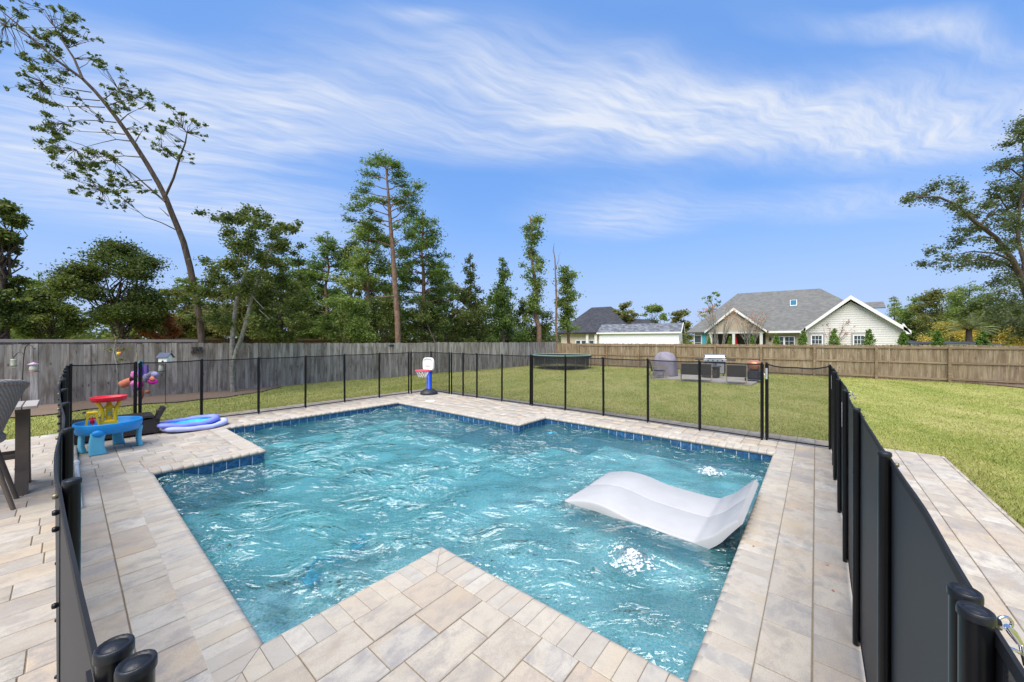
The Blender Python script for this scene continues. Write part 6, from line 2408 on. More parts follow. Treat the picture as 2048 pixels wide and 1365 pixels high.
    MB().lathe([(0.335, 0.795), (0.33, 0.7), (0.27, 0.58), (0.15, 0.5), (0.0, 0.48)], (0, 0, 0), 20).build('bowl', M['copper'], root)
    MB().box((-0.25, -0.27, 0.14), (0.25, 0.27, 0.5), 0.02).build('cart', M['dark_plastic'], root)
    MB().box((-0.3, -0.36, 0.08), (0.3, 0.36, 0.13)).build('shelf', M['iron'], root)
    MB().tube([(-0.2, -0.35, 0.52), (-0.28, -0.48, 0.25)], 0.014, 6).build('cart_handle', M['white'], root)
    for s in ((0.24, -0.33), (-0.24, -0.33), (0.24, 0.33), (-0.24, 0.33)):
        mb = MB()
        mb.tube([(s[0], s[1] - 0.02, 0.06), (s[0], s[1] + 0.02, 0.06)], 0.06, 10)
        mb.build('wheel', M['iron'], root)
    for s in (-1, 1):
        MB().tube([(-0.33, s * 0.2 , 0.75), (-0.38, s * 0.2, 0.6), (-0.36, s * 0.2, 0.12)], 0.014, 6).build('leg', M['iron'], root)


trampoline()
patio_things()


# ------------------------------------------------------------------ toys and furniture on the deck
def toy_hoop():
    c = at(858, 789)
    root = empty('toy_basketball_hoop', (c.x, c.y, 0), 'toddler basketball hoop with a blue pole and white backboard', 'toy hoop')
    # local axes: forward f points to where the rim hangs (left in the photograph, a little towards the camera)
    f = (Vector((-SY, CY, 0)) * 0.5 - Vector((CY, SY, 0)) * 0.87).normalized()
    s = Vector((-f.y, f.x, 0))
    rz = math.atan2(f.y, f.x)
    root.rotation_euler = (0, 0, rz)
    mb = MB()
    mb.lathe([(0.0, 0.165), (0.09, 0.16), (0.17, 0.13), (0.24, 0.075), (0.265, 0.03), (0.255, 0.0), (0.0, 0.0)], (0, 0, 0), 24, 1.0, 0.92)
    mb.build('base', M['dark_plastic'], root)
    MB().lathe([(0.074, 0.14), (0.074, 0.155), (0.066, 0.16), (0.064, 0.66), (0.0, 0.66)], (0, 0, 0), 16, 1.0, 1.0).build('pole', M['blue_post'], root)
    MB().lathe([(0.07, 0.655), (0.07, 0.70), (0.0, 0.70)], (0, 0, 0), 16).build('collar', M['pinkred'], root)
    # rounded backboard, slightly dished
    mb = MB()
    out = []
    for i in range(28):
        a = 2 * math.pi * i / 28
        e = 0.45
        x = 0.205 * math.copysign(abs(math.cos(a)) ** e, math.cos(a))
        zz = math.sin(a)
        z = 0.185 * math.copysign(abs(zz) ** (0.75 if zz > 0 else 0.35), zz)
        out.append((x, z))
    rings = [(1.0, 0.0), (1.0, 0.045), (0.93, 0.058), (0.84, 0.055), (0.8, 0.042), (0.45, 0.04), (0.4, 0.048), (0.0, 0.048)]
    vs, fs = [], []
    for k, dx in rings:
        for x, z in out:
            vs.append((dx, x * max(k, 0.001), 0.875 + z * max(k, 0.001)))
    n = len(out)
    for i in range(len(rings) - 1):
        for j in range(n):
            fs.append((i * n + j, i * n + (j + 1) % n, (i + 1) * n + (j + 1) % n, (i + 1) * n + j))
    mb.add(vs, fs, True)
    mb.add([vs[j] for j in range(n)], [tuple(range(n - 1, -1, -1))])
    mb.build('backboard', M['white'], root)
    rim = MB().ring((0.27, 0, 0.70), 0.19, 0.02, 26, 8)
    rim.box((0.03, -0.05, 0.68), (0.1, 0.05, 0.72))
    rm = rim.build('rim', M['pinkred'], root)
    mb = MB()
    for i in range(12):
        a0 = 2 * math.pi * i / 12
        for d in (-1, 1):
            a1 = a0 + d * 0.5
            p = [Vector((0.27 + 0.185 * math.cos(a0), 0.185 * math.sin(a0), 0.69))]
            for t in (0.33, 0.66, 1.0):
                rr = 0.185 - 0.085 * t
                a = a0 + (a1 - a0) * t * 1.6
                p.append(Vector((0.27 + rr * math.cos(a), rr * math.sin(a), 0.69 - 0.17 * t)))
            mb.tube(p, 0.0045, 4, False)
    mb.build('net', M['white'], rm)


def water_table():
    zr = 0.40
    Lp, Rp = at(143.5, 851, zr), at(286, 835.5, zr)
    c = (Lp + Rp) / 2
    c.z = 0
    ax = (Rp - Lp)
    half = ax.length / 2
    rz = math.atan2(ax.y, ax.x)
    root = empty('toy_water_table', c, 'blue plastic toy water table with a red tray on yellow supports', 'water table')
    root.rotation_euler = (0, 0, rz)
    a, b = half, half * 0.98
    mb = MB()
    mb.lathe([(0.0, 0.305), (0.80, 0.305), (0.86, 0.33), (0.925, 0.395), (0.94, 0.405), (0.985, 0.405), (1.0, 0.395), (0.985, 0.33), (0.93, 0.27), (0.91, 0.262), (0.0, 0.262)], (0, 0, 0), 40, a, b)
    mb.build('basin', M['blue'], root)
    mb = MB()
    mb.lathe([(0.0, 0.366), (0.885, 0.366)], (0, 0, 0), 36, a, b)

    def leg(x, y, wx, wy, ang):
        mb = MB()
        vs, fs = [], []
        prof = [(0.0, 1.08, 0.0), (0.02, 1.06, 0.0), (0.10, 0.95, -0.015), (0.20, 0.90, -0.012), (0.27, 0.92, 0.0), (0.30, 0.9, 0.0)]
        n = 14
        for z, k, o in prof:
            for j in range(n):
                t = 2 * math.pi * j / n
                px = wx * k * math.copysign(abs(math.cos(t)) ** 0.45, math.cos(t))
                py = wy * k * math.copysign(abs(math.sin(t)) ** 0.45, math.sin(t))
                p = Matrix.Rotation(ang, 3, 'Z') @ Vector((px + o, py, z))
                vs.append((x + p.x, y + p.y, z))
        for i in range(len(prof) - 1):
            for j in range(n):
                fs.append((i * n + j, i * n + (j + 1) % n, (i + 1) * n + (j + 1) % n, (i + 1) * n + j))
        fs.append(tuple(range(n - 1, -1, -1)))
        mb.add(vs, fs, True)
        return mb
    for (fx, fy, wx, wy, ag) in ((-0.30, -0.88, 0.078, 0.032, 0.1), (0.90, -0.12, 0.028, 0.055, 0.15), (-0.72, 0.0, 0.026, 0.06, 0.3), (0.3, 0.85, 0.06, 0.03, -0.1)):
        lg = leg(fx * a, fy * b, wx, wy, ag).build('leg', M['cyan'], root)
    # moulded dome where the front leg meets the basin
    mb = MB()
    mb.blob((-0.30 * a, -0.925 * b, 0.285), (0.066, 0.035, 0.05), 14, 8)
    mb.build('leg_dome', M['blue'], root)
    # yellow tower: four flaring supports on a base plate
    tx, ty = 0.0 * a, 0.05 * b
    mb = MB()
    mb.box((tx - 0.09, ty - 0.07, 0.306), (tx + 0.09, ty + 0.07, 0.42), 0.02)
    mb.lathe([(0.036, 0.42), (0.034, 0.58), (0.06, 0.60), (0.03, 0.625), (0.022, 0.67)], (tx, ty, 0), 14)
    for sx in (-1, 1):
        for sy in (-1, 1):
            mb.tube([(tx + sx * 0.066, ty + sy * 0.05, 0.41), (tx + sx * 0.06, ty + sy * 0.046, 0.52), (tx + sx * 0.078, ty + sy * 0.056, 0.60), (tx + sx * 0.118, ty + sy * 0.07, 0.69)], [0.022, 0.019, 0.018, 0.02], 8)
    tw = mb.build('tower', M['yellow'], root)
    mb = MB()
    mb.lathe([(0.0, 0.705), (0.15, 0.70), (0.172, 0.742), (0.186, 0.75), (0.188, 0.743), (0.172, 0.69), (0.162, 0.682), (0.0, 0.682)], (tx, ty, 0), 30, 1.0, 0.85)
    mb.build('tray', M['red'], root)
    MB().box((tx - 0.015, ty - 0.044, 0.50), (tx + 0.015, ty - 0.032, 0.522)).build('slider', M['teal'], tw)
    MB().box((tx + 0.075, ty - 0.07, 0.55), (tx + 0.105, ty - 0.03, 0.575), 0.005).build('lever', M['yellow'], tw)
    # small yellow frame with the red wheel
    bx, by = -0.46 * a, -0.10 * b
    mb = MB()
    for sx in (-1, 1):
        for sy in (-1, 1):
            mb.bar((bx + sx * 0.07, by + sy * 0.042, 0.306), (bx + sx * 0.035, by + sy * 0.025, 0.53), 0.024, 0.016, up=(0, 1, 0))
    mb.box((bx - 0.058, by - 0.036, 0.53), (bx + 0.058, by + 0.036, 0.562), 0.012)
    mb.tube([(bx - 0.045, by - 0.028, 0.5), (bx - 0.03, by - 0.028, 0.53), (bx + 0.03, by - 0.028, 0.53), (bx + 0.045, by - 0.028, 0.5)], 0.009, 6)
    fr = mb.build('wheel_frame', M['yellow'], root)
    mb = MB()
    mb.tube([(bx - 0.022, by, 0.43), (bx + 0.022, by, 0.43)], 0.042, 12)
    for i in range(6):
        t = i * math.pi / 3
        mb.bar((bx, by, 0.43), (bx, by + 0.058 * math.cos(t), 0.43 + 0.058 * math.sin(t)), 0.036, 0.01, up=(1, 0, 0))
    mb.build('paddle_wheel', M['red'], fr)
    MB().box((bx - 0.09, by - 0.022, 0.545), (bx - 0.055, by + 0.022, 0.568), 0.006).build('spout', M['dark_plastic'], fr)


def storage_bench():
    root = empty('wicker_storage_bench', (0.05, 8.42, 0), 'dark brown wicker storage bench behind the blue water table', 'bench')
    w, d = 0.93, 0.34
    MB().box((0, 0, 0.03), (w, d, 0.255), 0.008).build('box', M['dark_wicker'], root)
    MB().box((-0.012, -0.012, 0.285), (w - 0.07, d + 0.01, 0.335), 0.014).build('lid', M['dark_wicker'], root)
    mb = MB()
    mb.bar((w - 0.03, -0.005, 0.25), (w + 0.055, -0.005, 0.43), 0.05, 0.045, up=(0, 1, 0))
    mb.bar((w - 0.03, d * 0.5, 0.25), (w + 0.055, d * 0.5, 0.43), 0.05, 0.045, up=(0, 1, 0))
    mb.bar((w + 0.05, -0.03, 0.42), (w + 0.05, d * 0.5 + 0.03, 0.42), 0.045, 0.03)
    mb.bar((w + 0.0, -0.005, 0.36), (w + 0.0, d * 0.5, 0.36), 0.05, 0.05)
    mb.build('armrest', M['dark_wicker'], root)
    for x, y in ((0.04, 0.04), (w - 0.04, 0.04), (0.04, d - 0.04), (w - 0.04, d - 0.04)):
        MB().box((x - 0.025, y - 0.025, 0), (x + 0.025, y + 0.025, 0.04)).build('foot', M['dark_plastic'], root)


def spring_floats():
    def make(cx, cy, z0, tilt, rz, a, b, lab, dark):
        root = empty('pool_float', (cx, cy, z0), lab, 'pool float', 'lilac spring floats stacked on the deck')
        root.rotation_euler = (tilt, 0, rz)
        mb = MB()
        n, m = 44, 8
        vs, fs = [], []
        for i in range(n):
            t = 2 * math.pi * i / n
            q = 1 + 0.02 * math.sin(5 * t + cx) + 0.012 * math.sin(13 * t)
            for j in range(m):
                u = 2 * math.pi * j / m
                rr = 0.062 * (1 + 0.12 * math.sin(9 * t + j))
                vs.append(((a + rr * math.cos(u)) * math.cos(t) * q, (b + rr * math.cos(u)) * math.sin(t) * q, 0.045 + 0.042 * math.sin(u) * (1 + 0.1 * math.sin(7 * t)) + 0.015 * math.sin(2 * t + 1)))
        for i in range(n):
            for j in range(m):
                fs.append((i * m + j, ((i + 1) % n) * m + j, ((i + 1) % n) * m + (j + 1) % m, i * m + (j + 1) % m))
        mb.add(vs, fs, True)
        mb.build('tube', M['float_dark'] if dark else M['float'], root)
        rows_ = 12
        mb = MB()
        vs, fs = [], []
        for i in range(rows_ + 1):
            for j in range(25):
                t = 2 * math.pi * j / 24
                k = i / rows_
                vs.append((a * k * math.cos(t), b * k * math.sin(t), 0.028 + 0.014 * math.sin(k * 17 + 3 * t) + 0.006 * math.sin(k * 40)))
        for i in range(rows_):
            for j in range(24):
                fs.append((i * 25 + j, (i + 1) * 25 + j, (i + 1) * 25 + j + 1, i * 25 + j + 1))
        mb.add(vs, fs, True)
        mb.build('sling', M['float_in'], root)
        return root
    make(1.455, 8.42, 0.006, 0.0, R(8), 0.40, 0.235, 'lower lilac and turquoise spring float lying on the deck', False)
    r = make(1.36, 8.53, 0.075, R(4), R(7), 0.39, 0.22, 'upper violet and turquoise spring float lying on the other one', True)
    MB().box((0.0, 0.0, 0), (0.07, 0.025, 0.012), 0.003).build('tag', M['orange'], bpy.data.objects['pool_float'], (0.34, 0.14, 0.09))


toy_hoop()
water_table()
storage_bench()
spring_floats()

def lounger():
    x0, x1, y0 = 3.285, 4.365, 0.0
    prof = [(2.07, -0.15), (2.0, -0.112), (1.9, -0.078), (1.76, -0.045), (1.62, -0.038), (1.48, -0.055), (1.32, -0.088), (1.15, -0.100), (1.0, -0.106), (0.88, -0.108), (0.80, -0.106), (0.765, -0.098), (0.72, -0.066), (0.64, -0.01), (0.55, 0.085), (0.47, 0.165)]
    root = empty('pool_lounger', ((x0 + x1) / 2, 1.25, -0.36), 'white wave shaped lounger standing in the shallow end of the pool', 'lounger')
    off = Vector((-(x0 + x1) / 2, -1.25, 0.36))
    # across the width: rounded outer edges and a groove along the middle
    xm = (x0 + x1) / 2
    across = [(x0, -0.020), (x0 + 0.006, -0.007), (x0 + 0.022, 0.0), (xm - 0.20, 0.0), (xm - 0.012, 0.0), (xm - 0.004, -0.002), (xm, -0.007), (xm + 0.004, -0.002), (xm + 0.012, 0.0), (xm + 0.20, 0.0), (x1 - 0.022, 0.0), (x1 - 0.006, -0.007), (x1, -0.020)]
    # refine the profile
    fine = []
    for a in range(len(prof) - 1):
        p0, p1, p2, p3 = prof[max(a - 1, 0)], prof[a], prof[a + 1], prof[min(a + 2, len(prof) - 1)]
        for q in range(4):
            t = q / 4
            fine.append(tuple(0.5 * (2 * p1[c] + (p2[c] - p0[c]) * t + (2 * p0[c] - 5 * p1[c] + 4 * p2[c] - p3[c]) * t * t + (3 * p1[c] - p0[c] - 3 * p2[c] + p3[c]) * t ** 3) for c in (0, 1)))
    fine.append(prof[-1])
    vs, fs = [], []
    m = len(across)
    for i, (y, z) in enumerate(fine):
        a, b = fine[max(i - 1, 0)], fine[min(i + 1, len(fine) - 1)]
        d = Vector((0, b[0] - a[0], b[1] - a[1])).normalized()
        nrm = Vector((0, d.z, -d.y))
        th = 0.085 if y > 0.75 else 0.095
        th *= (0.75 + 0.25 * min(1, i / 6)) * (1 if y > 0.75 else 0.45 + 0.55 * max(0, (y - 0.47) / 0.28))
        for x, h in across:
            vs.append(Vector((x, y, z)) + nrm * h + off)
        for x in (x1, x1 - 0.03, x0 + 0.03, x0):
            k = th if x in (x0, x1) else th + 0.006
            vs.append(Vector((x, y, z)) - nrm * k + off)
    w = m + 4
    for i in range(len(fine) - 1):
        for j in range(w):
            fs.append((i * w + j, i * w + (j + 1) % w, (i + 1) * w + (j + 1) % w, (i + 1) * w + j))
    mb = MB()
    mb.add(vs, fs, True)
    mb.add([vs[j] for j in range(w)], [tuple(range(w - 1, -1, -1))])
    e = (len(fine) - 1) * w
    mb.add([vs[e + j] for j in range(w)], [tuple(range(w))])
    o = mb.build('shell', M['lounger'], root)
    es = o.modifiers.new('edge', 'EDGE_SPLIT')
    es.split_angle = R(50)
    for yy in (1.62, 0.66):
        MB().box((x0 + 0.16 - xm, yy - 0.09 - 1.25, 0.002), (x1 - 0.16 - xm, yy + 0.09 - 1.25, 0.19), 0.02).build('foot', M['lounger'], root)


lounger()


def bubblers():
    for i, (jx, jy) in enumerate(JETS):
        rg = random.Random(40 + i)
        mb = MB()
        sz = (1.0, 0.85)[i]
        for k in range(420):
            a = rg.uniform(0, 6.28)
            r = abs(rg.gauss(0, 0.09)) * sz
            h = max(0.0, 0.05 * math.exp(-(r / 0.075) ** 2) * rg.uniform(0.3, 1.1)) * sz
            q = rg.uniform(0.003, 0.0105)
            mb.blob((jx + r * math.cos(a) + rg.gauss(0, 0.02), jy + r * math.sin(a) * 0.9, WATER_Z + 0.006 + h), (q * 1.6, q * 1.6, q * 0.55), 6, 4)
        for k in range(26):             # strings of droplets thrown off
            a = rg.uniform(0, 6.28)
            r = rg.uniform(0.1, 0.24) * sz
            for t in range(3):
                q = rg.uniform(0.003, 0.006)
                mb.blob((jx + r * math.cos(a + t * 0.09), jy + r * math.sin(a + t * 0.09), WATER_Z + 0.008), (q * 1.8, q * 1.3, q * 0.5), 6, 3)
        o = mb.build('foam', M['foam'])
        set_props(o, ('white foam bubbling up beside the lounger near the deck corner', 'white foam bubbling up behind the lounger near the far tiles')[i], 'foam', 'bubbler foam on the pool', 'stuff')


bubblers()


def fish():
    spots = [(1.54, 2.96, -0.185, 0.7, 0.19, 'bright blue fish in the shallow pool corner, farthest of the three'), (1.32, 2.86, -0.152, 2.4, 0.17, 'bright blue fish in the shallow pool corner, between the other two'),
             (1.10, 2.76, -0.152, 1.2, 0.20, 'bright blue fish in the shallow pool corner, nearest of the three'), (5.60, 3.74, -0.135, -0.6, 0.14, 'bright blue toy fish floating near the far pool corner')]
    for x, y, z, rz, ln, lab in spots:
        root = empty('toy_fish', (x, y, z), lab, 'toy fish', 'blue toy fish in the pool', rz)
        mb = MB()
        top = []
        n = 14
        for i in range(n + 1):
            t = i / n
            top.append((ln * (t - 0.4), ln * 0.30 * math.sin(math.pi * min(1, t * 1.02)) ** 0.75 * (1 - 0.35 * t)))
        poly = top + [(x_, -y_) for x_, y_ in reversed(top[1:-1])]
        mb.prism([(px, py) for px, py in reversed(poly)], 0.0, 0.012)
        mb.build('body', M['fish'], root)
        MB().prism([(ln * 0.55, 0.0), (ln * 0.92, -ln * 0.26), (ln * 0.80, 0.0), (ln * 0.92, ln * 0.26)], 0.001, 0.011).build('tail', M['fish'], root)
        MB().prism([(-ln * 0.05, ln * 0.2), (ln * 0.3, ln * 0.16), (ln * 0.28, ln * 0.40)], 0.001, 0.009).build('fin', M['fish'], root)
        MB().prism([(ln * 0.3, -ln * 0.16), (-ln * 0.05, -ln * 0.2), (ln * 0.28, -ln * 0.40)], 0.001, 0.009).build('fin', M['fish'], root)


fish()


def bar_table():
    X1, Ya, Yb, Z = -0.195, 6.12, 6.68, 0.885
    root = empty('bar_table', (X1 - 0.75, (Ya + Yb) / 2, 0), 'tall slatted bar table with curved taupe legs at the left edge', 'table')
    off = root.location
    L = lambda x, y, z: (x - off.x, y - off.y, z)
    x = X1
    k = 0
    while x > X1 - 1.5:
        mb = MB().box(L(x - 0.092, Ya, Z - 0.03), L(x, Yb, Z), 0.004)
        mb.build('slat', M['slat'], root)
        x -= 0.1
    for s in (X1 - 0.1, X1 - 1.38):
        for yy, sg in ((Ya + 0.16, -1), (Yb - 0.16, 1)):
            pts = [(s, yy - sg * 0.02, Z - 0.032), (s, yy - sg * 0.015, 0.62), (s, yy, 0.42), (s, yy + sg * 0.035, 0.22), (s, yy + sg * 0.12, 0.0)]
            mb = MB()
            vs, fs = [], []
            for i, p in enumerate(pts):
                w, h = 0.042, 0.038
                wy = 0.052 if i < 4 else 0.06
                for dx, dy in ((-w, -wy), (w, -wy), (w, wy), (-w, wy)):
                    vs.append(L(p[0] + dx, p[1] + dy, p[2]))
            for i in range(len(pts) - 1):
                for j in range(4):
                    fs.append((i * 4 + j, (i + 1) * 4 + j, (i + 1) * 4 + (j + 1) % 4, i * 4 + (j + 1) % 4))
            fs.append((0, 1, 2, 3))
            fs.append((19, 18, 17, 16))
            mb.add(vs, fs)
            mb.build('leg', M['taupe_metal'], root)
        MB().box(L(s - 0.04, Ya + 0.05, Z - 0.07), L(s + 0.04, Yb - 0.05, Z - 0.0325)).build('apron', M['taupe_metal'], root)
    for yy in (Ya + 0.17, Yb - 0.17):
        MB().box(L(X1 - 1.33, yy - 0.015, 0.34), L(X1 - 0.145, yy + 0.015, 0.385)).build('stretcher', M['taupe_metal'], root)


def wicker_chair():
    cx, cy = -0.60, 5.86
    root = empty('wicker_bar_chair', (cx, cy, 0), 'grey woven bar chair cut off by the left edge of the picture', 'chair')
    mb = MB()
    vs, fs = [], []
    n, m = 26, 10
    for i in range(n + 1):
        a = R(-205) + R(230) * i / n
        edge = abs(i / n - 0.5) * 2
        top = 1.17 - 0.10 * edge ** 3
        for side in (0, 1):
            for j in range(m + 1):
                t = j / m if side == 0 else 1 - j / m
                z = 0.60 + (top - 0.60) * t
                r = 0.17 + 0.165 * t ** 1.15 + (0.024 if side == 1 else 0) + (0.018 * max(0, t - 0.86) / 0.14 if side == 0 else -0.0)
                vs.append((r * math.cos(a), r * math.sin(a), z + (0.022 if (side == 0 and j == m) or (side == 1 and j == 0) else 0)))
    w = 2 * (m + 1)
    for i in range(n):
        for j in range(w):
            fs.append((i * w + j, (i + 1) * w + j, (i + 1) * w + (j + 1) % w, i * w + (j + 1) % w))
    fs.append(tuple(range(w)))
    fs.append(tuple(range((n + 1) * w - 1, n * w - 1, -1)))
    mb.add(vs, fs, True)
    mb.build('backrest', M['grey_wicker'], root)
    # rolled rim
    rim = []
    for i in range(n + 1):
        a = R(-205) + R(230) * i / n
        edge = abs(i / n - 0.5) * 2
        rim.append((0.345 * math.cos(a), 0.345 * math.sin(a), 1.175 - 0.10 * edge ** 3))
    MB().tube(rim, 0.026, 8).build('rim', M['grey_wicker'], root)
    MB().lathe([(0.0, 0.60), (0.22, 0.60), (0.235, 0.62), (0.235, 0.66), (0.22, 0.68), (0.0, 0.69)], (0, 0.02, 0), 20).build('seat', M['grey_wicker'], root)
    for sx, sy in ((1, -1), (1, 1), (-1, -1), (-1, 1)):
        mb = MB()
        mb.tube([(sx * 0.15, sy * 0.15, 0.6), (sx * 0.285, sy * 0.03 - 0.02 + sy * 0.15, 0.0)], [0.02, 0.016], 8)
        mb.build('leg', M['taupe_metal'], root)
    for sy in (-1, 1):
        MB().tube([(-0.23, sy * 0.165, 0.25), (0.23, sy * 0.165, 0.25)], 0.012, 6).build('foot_rail', M['taupe_metal'], root)


bar_table()
wicker_chair()


def bird_things():
    # shepherd hook with two arms
    D = 9.6
    b = atD(41, D)
    gz = ground_z(b.x, b.y) + 0.03
    sdv = Vector((SY, -CY, 0))
    q = lambda px, py: (sdv * ((px - 41) * D / FPX)) + Vector((0, 0, zD(py, D) - gz))
    root = empty('shepherd_hook', (b.x, b.y, gz), 'black iron shepherd hook with two arms before the grey fence', 'garden hook')
    mb = MB()
    mb.tube([Vector((0, 0, -0.1)), q(44, 780), q(47, 720), q(49, 703), q(51, 695), q(55, 691.5), q(60, 691), q(64, 693), q(67, 698.5), q(69, 699.5), q(70.5, 697)], 0.0085, 8)
    mb.build('pole', M['iron'], root)
    mb = MB()
    mb.tube([q(47.5, 711), q(45, 706.5), q(40, 705), q(35, 707), q(31, 712), q(27.5, 716), q(25.5, 714), q(25.5, 711.5)], 0.007, 8)
    mb.build('arm', M['iron'], root)
    # pink roofed feeder
    c = q(67, 724)
    f = empty('bird_feeder', (b.x + c.x, b.y + c.y, zD(745.5, D)), 'bird feeder with a pale mauve roof and red tray on the tall hook', 'bird feeder')
    k = D / FPX
    MB().lathe([(0.0, 20.5 * k), (0.66 * k, 20 * k), (7.59 * k, 16.2 * k), (7.59 * k, 15.6 * k), (0, 16.2 * k)], (0, 0, 0), 20).build('roof', M['feeder_pink'], f)
    MB().lathe([(3.30 * k, 16 * k), (5.41 * k, 10 * k), (5.81 * k, 6 * k), (4.62 * k, 2.6 * k), (3.63 * k, 1.8 * k)], (0, 0, 0), 18).build('globe', M['feeder_glass'], f)
    MB().lathe([(0.0, 0.0), (7.59 * k, 0.6 * k), (7.92 * k, 1.4 * k), (5.28 * k, 1.8 * k), (4.75 * k, 2.8 * k), (0, 2.8 * k)], (0, 0, 0), 20).build('tray', M['feeder_red'], f)
    MB().tube([(0, 0, 20 * k), (0, 0, (745.5 - 700) * k)], 0.003, 5).build('wire', M['iron'], f)
    # jar feeder
    c = q(27.5, 736)
    f = empty('bird_feeder', (b.x + c.x, b.y + c.y, zD(737, D)), 'clear jar bird feeder with a brown tray on the lower hook arm', 'bird feeder')
    MB().lathe([(0.0, 17.6 * k), (4.09 * k, 17.4 * k), (4.16 * k, 16.2 * k), (3.89 * k, 15.6 * k), (4.09 * k, 8 * k), (3.83 * k, 4.5 * k)], (0, 0, 0), 16).build('jar', M['feeder_glass'], f)
    MB().lathe([(0.0, 3.0 * k), (5.02 * k, 4.0 * k), (5.21 * k, 4.8 * k), (3.70 * k, 5.4 * k), (0, 5.4 * k)], (0, 0, 0), 16).build('tray', M['taupe_metal'], f)
    MB().lathe([(0.0, 0.6 * k), (1.98 * k, 1.4 * k), (2.38 * k, 3.0 * k)], (0, 0, 0), 12).build('bowl', M['white'], f)
    MB().tube([(0, 0, 17 * k), (0, 0, 23 * k)], 0.003, 5).build('wire', M['iron'], f)
    # birdhouse on a pole with a small hanging jar below
    D = 10.6
    b = atD(331, D)
    gz = ground_z(b.x, b.y) + 0.03
    root = empty('birdhouse', (b.x, b.y, gz), 'white birdhouse with a navy roof on a thin pole before the grey fence', 'birdhouse')
    root.rotation_euler = (0, 0, math.atan2(SY, CY) - R(90) + R(8))
    k = D / FPX
    zt = lambda py: zD(py, D) - gz
    MB().tube([(0, 0, -0.1), (0, 0, zt(727))], 0.007, 7).build('pole', M['iron'], root)
    w = 7.4 * k
    hz0, hz1, hz2 = zt(725.5), zt(714.5), zt(707)
    mb = MB()
    mb.add([(-w, -w, hz0), (w, -w, hz0), (w, w, hz0), (-w, w, hz0), (-w, -w, hz1), (w, -w, hz1), (w, w, hz1), (-w, w, hz1), (-w, 0, hz2 - 0.01), (w, 0, hz2 - 0.01)],
           [(0, 3, 2, 1), (0, 1, 5, 4), (1, 2, 6, 9, 5), (2, 3, 7, 6), (3, 0, 4, 8, 7)])
    h = mb.build('house_box', M['white_paint'], root)
    mb = MB().box((-0.022, -w - 0.003, hz0 + 0.01), (0.028, -w + 0.004, hz0 + 0.055))
    mb.build('opening', M['dark_plastic'], h)
    mb = MB()
    ww = 10.3 * k
    slab_poly(mb, [(-ww, 0, hz2 + 0.01), (-ww, -w - 0.045, hz1 - 0.02), (ww, -w - 0.045, hz1 - 0.02), (ww, 0, hz2 + 0.01)], (0, -1, 1), 0.014)
    slab_poly(mb, [(ww, 0, hz2 + 0.01), (ww, w + 0.045, hz1 - 0.02), (-ww, w + 0.045, hz1 - 0.02), (-ww, 0, hz2 + 0.01)], (0, 1, 1), 0.014)
    mb.build('roof', M['navy'], root)
    MB().box((-9.5 * k, -9.5 * k, hz0 - 0.02), (9.5 * k, 9.5 * k, hz0 - 0.001)).build('base_tray', M['grey_trim'], root)
    MB().tube([(0.0, 0, hz2), (0.0, 0, zt(689)), (-0.03, 0, zt(687.5)), (-0.06, 0, zt(690))], 0.006, 6).build('hanger', M['iron'], root)
    f = empty('bird_feeder', (b.x + 0.0, b.y, zD(743.5, D)), 'small jar feeder hanging under the birdhouse tray', 'bird feeder')
    f.location = Vector((b.x, b.y, zD(743.5, D))) - sdv * 5.0 * k - Vector((CY, SY, 0)) * 0.05
    MB().lathe([(0.0, 14 * k), (3.5 * k, 14 * k), (4.6 * k, 4 * k), (4.4 * k, 1.2 * k)], (0, 0, 0), 12).build('jar', M['feeder_glass'], f)
    MB().lathe([(0.0, 0.0), (7.6 * k, 0.0), (7.8 * k, 1.0 * k), (0.0, 1.2 * k)], (0, 0, 0), 14).build('tray', M['dark_plastic'], f)
    MB().tube([(0, 0, 14 * k), (0, 0, 18 * k)], 0.003, 5).build('wire', M['iron'], f)
    # small feeder box and round dish fixed to the fence
    y = FENCE_Y - 0.012
    k_ = (393 - 1024) / FPX
    D = y / (SY - k_ * CY)
    p = atD(393, D)
    f = empty('feeder_box', (p.x, y, zD(707, D)), 'small mossy feeder box fixed high on the grey fence', 'feeder')
    MB().box((-0.16, -0.10, 0.0), (0.16, 0.0, 0.07)).build('box', M['bark'], f)
    MB().box((-0.14, -0.115, 0.07), (-0.12, 0, 0.2)).box((0.12, -0.115, 0.07), (0.14, 0, 0.2)).box((-0.15, -0.12, 0.2), (0.15, 0, 0.22)).build('frame', M['bark'], f)
    k_ = (783 - 1024) / FPX
    D = y / (SY - k_ * CY)
    p = atD(783, D)
    f = empty('fence_ornament', (p.x, y - 0.02, zD(694, D)), 'small dark round ornament hung high on the grey fence', 'ornament')
    MB().lathe([(0.0, 0.0), (0.12, 0.02), (0.17, 0.06), (0.12, 0.10), (0.0, 0.115)], (0, 0, 0), 16, 1.0, 0.35).build('bowl', M['dark_plastic'], f)
    MB().tube([(0, 0.0, 0.1), (0, 0.0, 0.2)], 0.006, 6).build('hook', M['iron'], f)


bird_things()


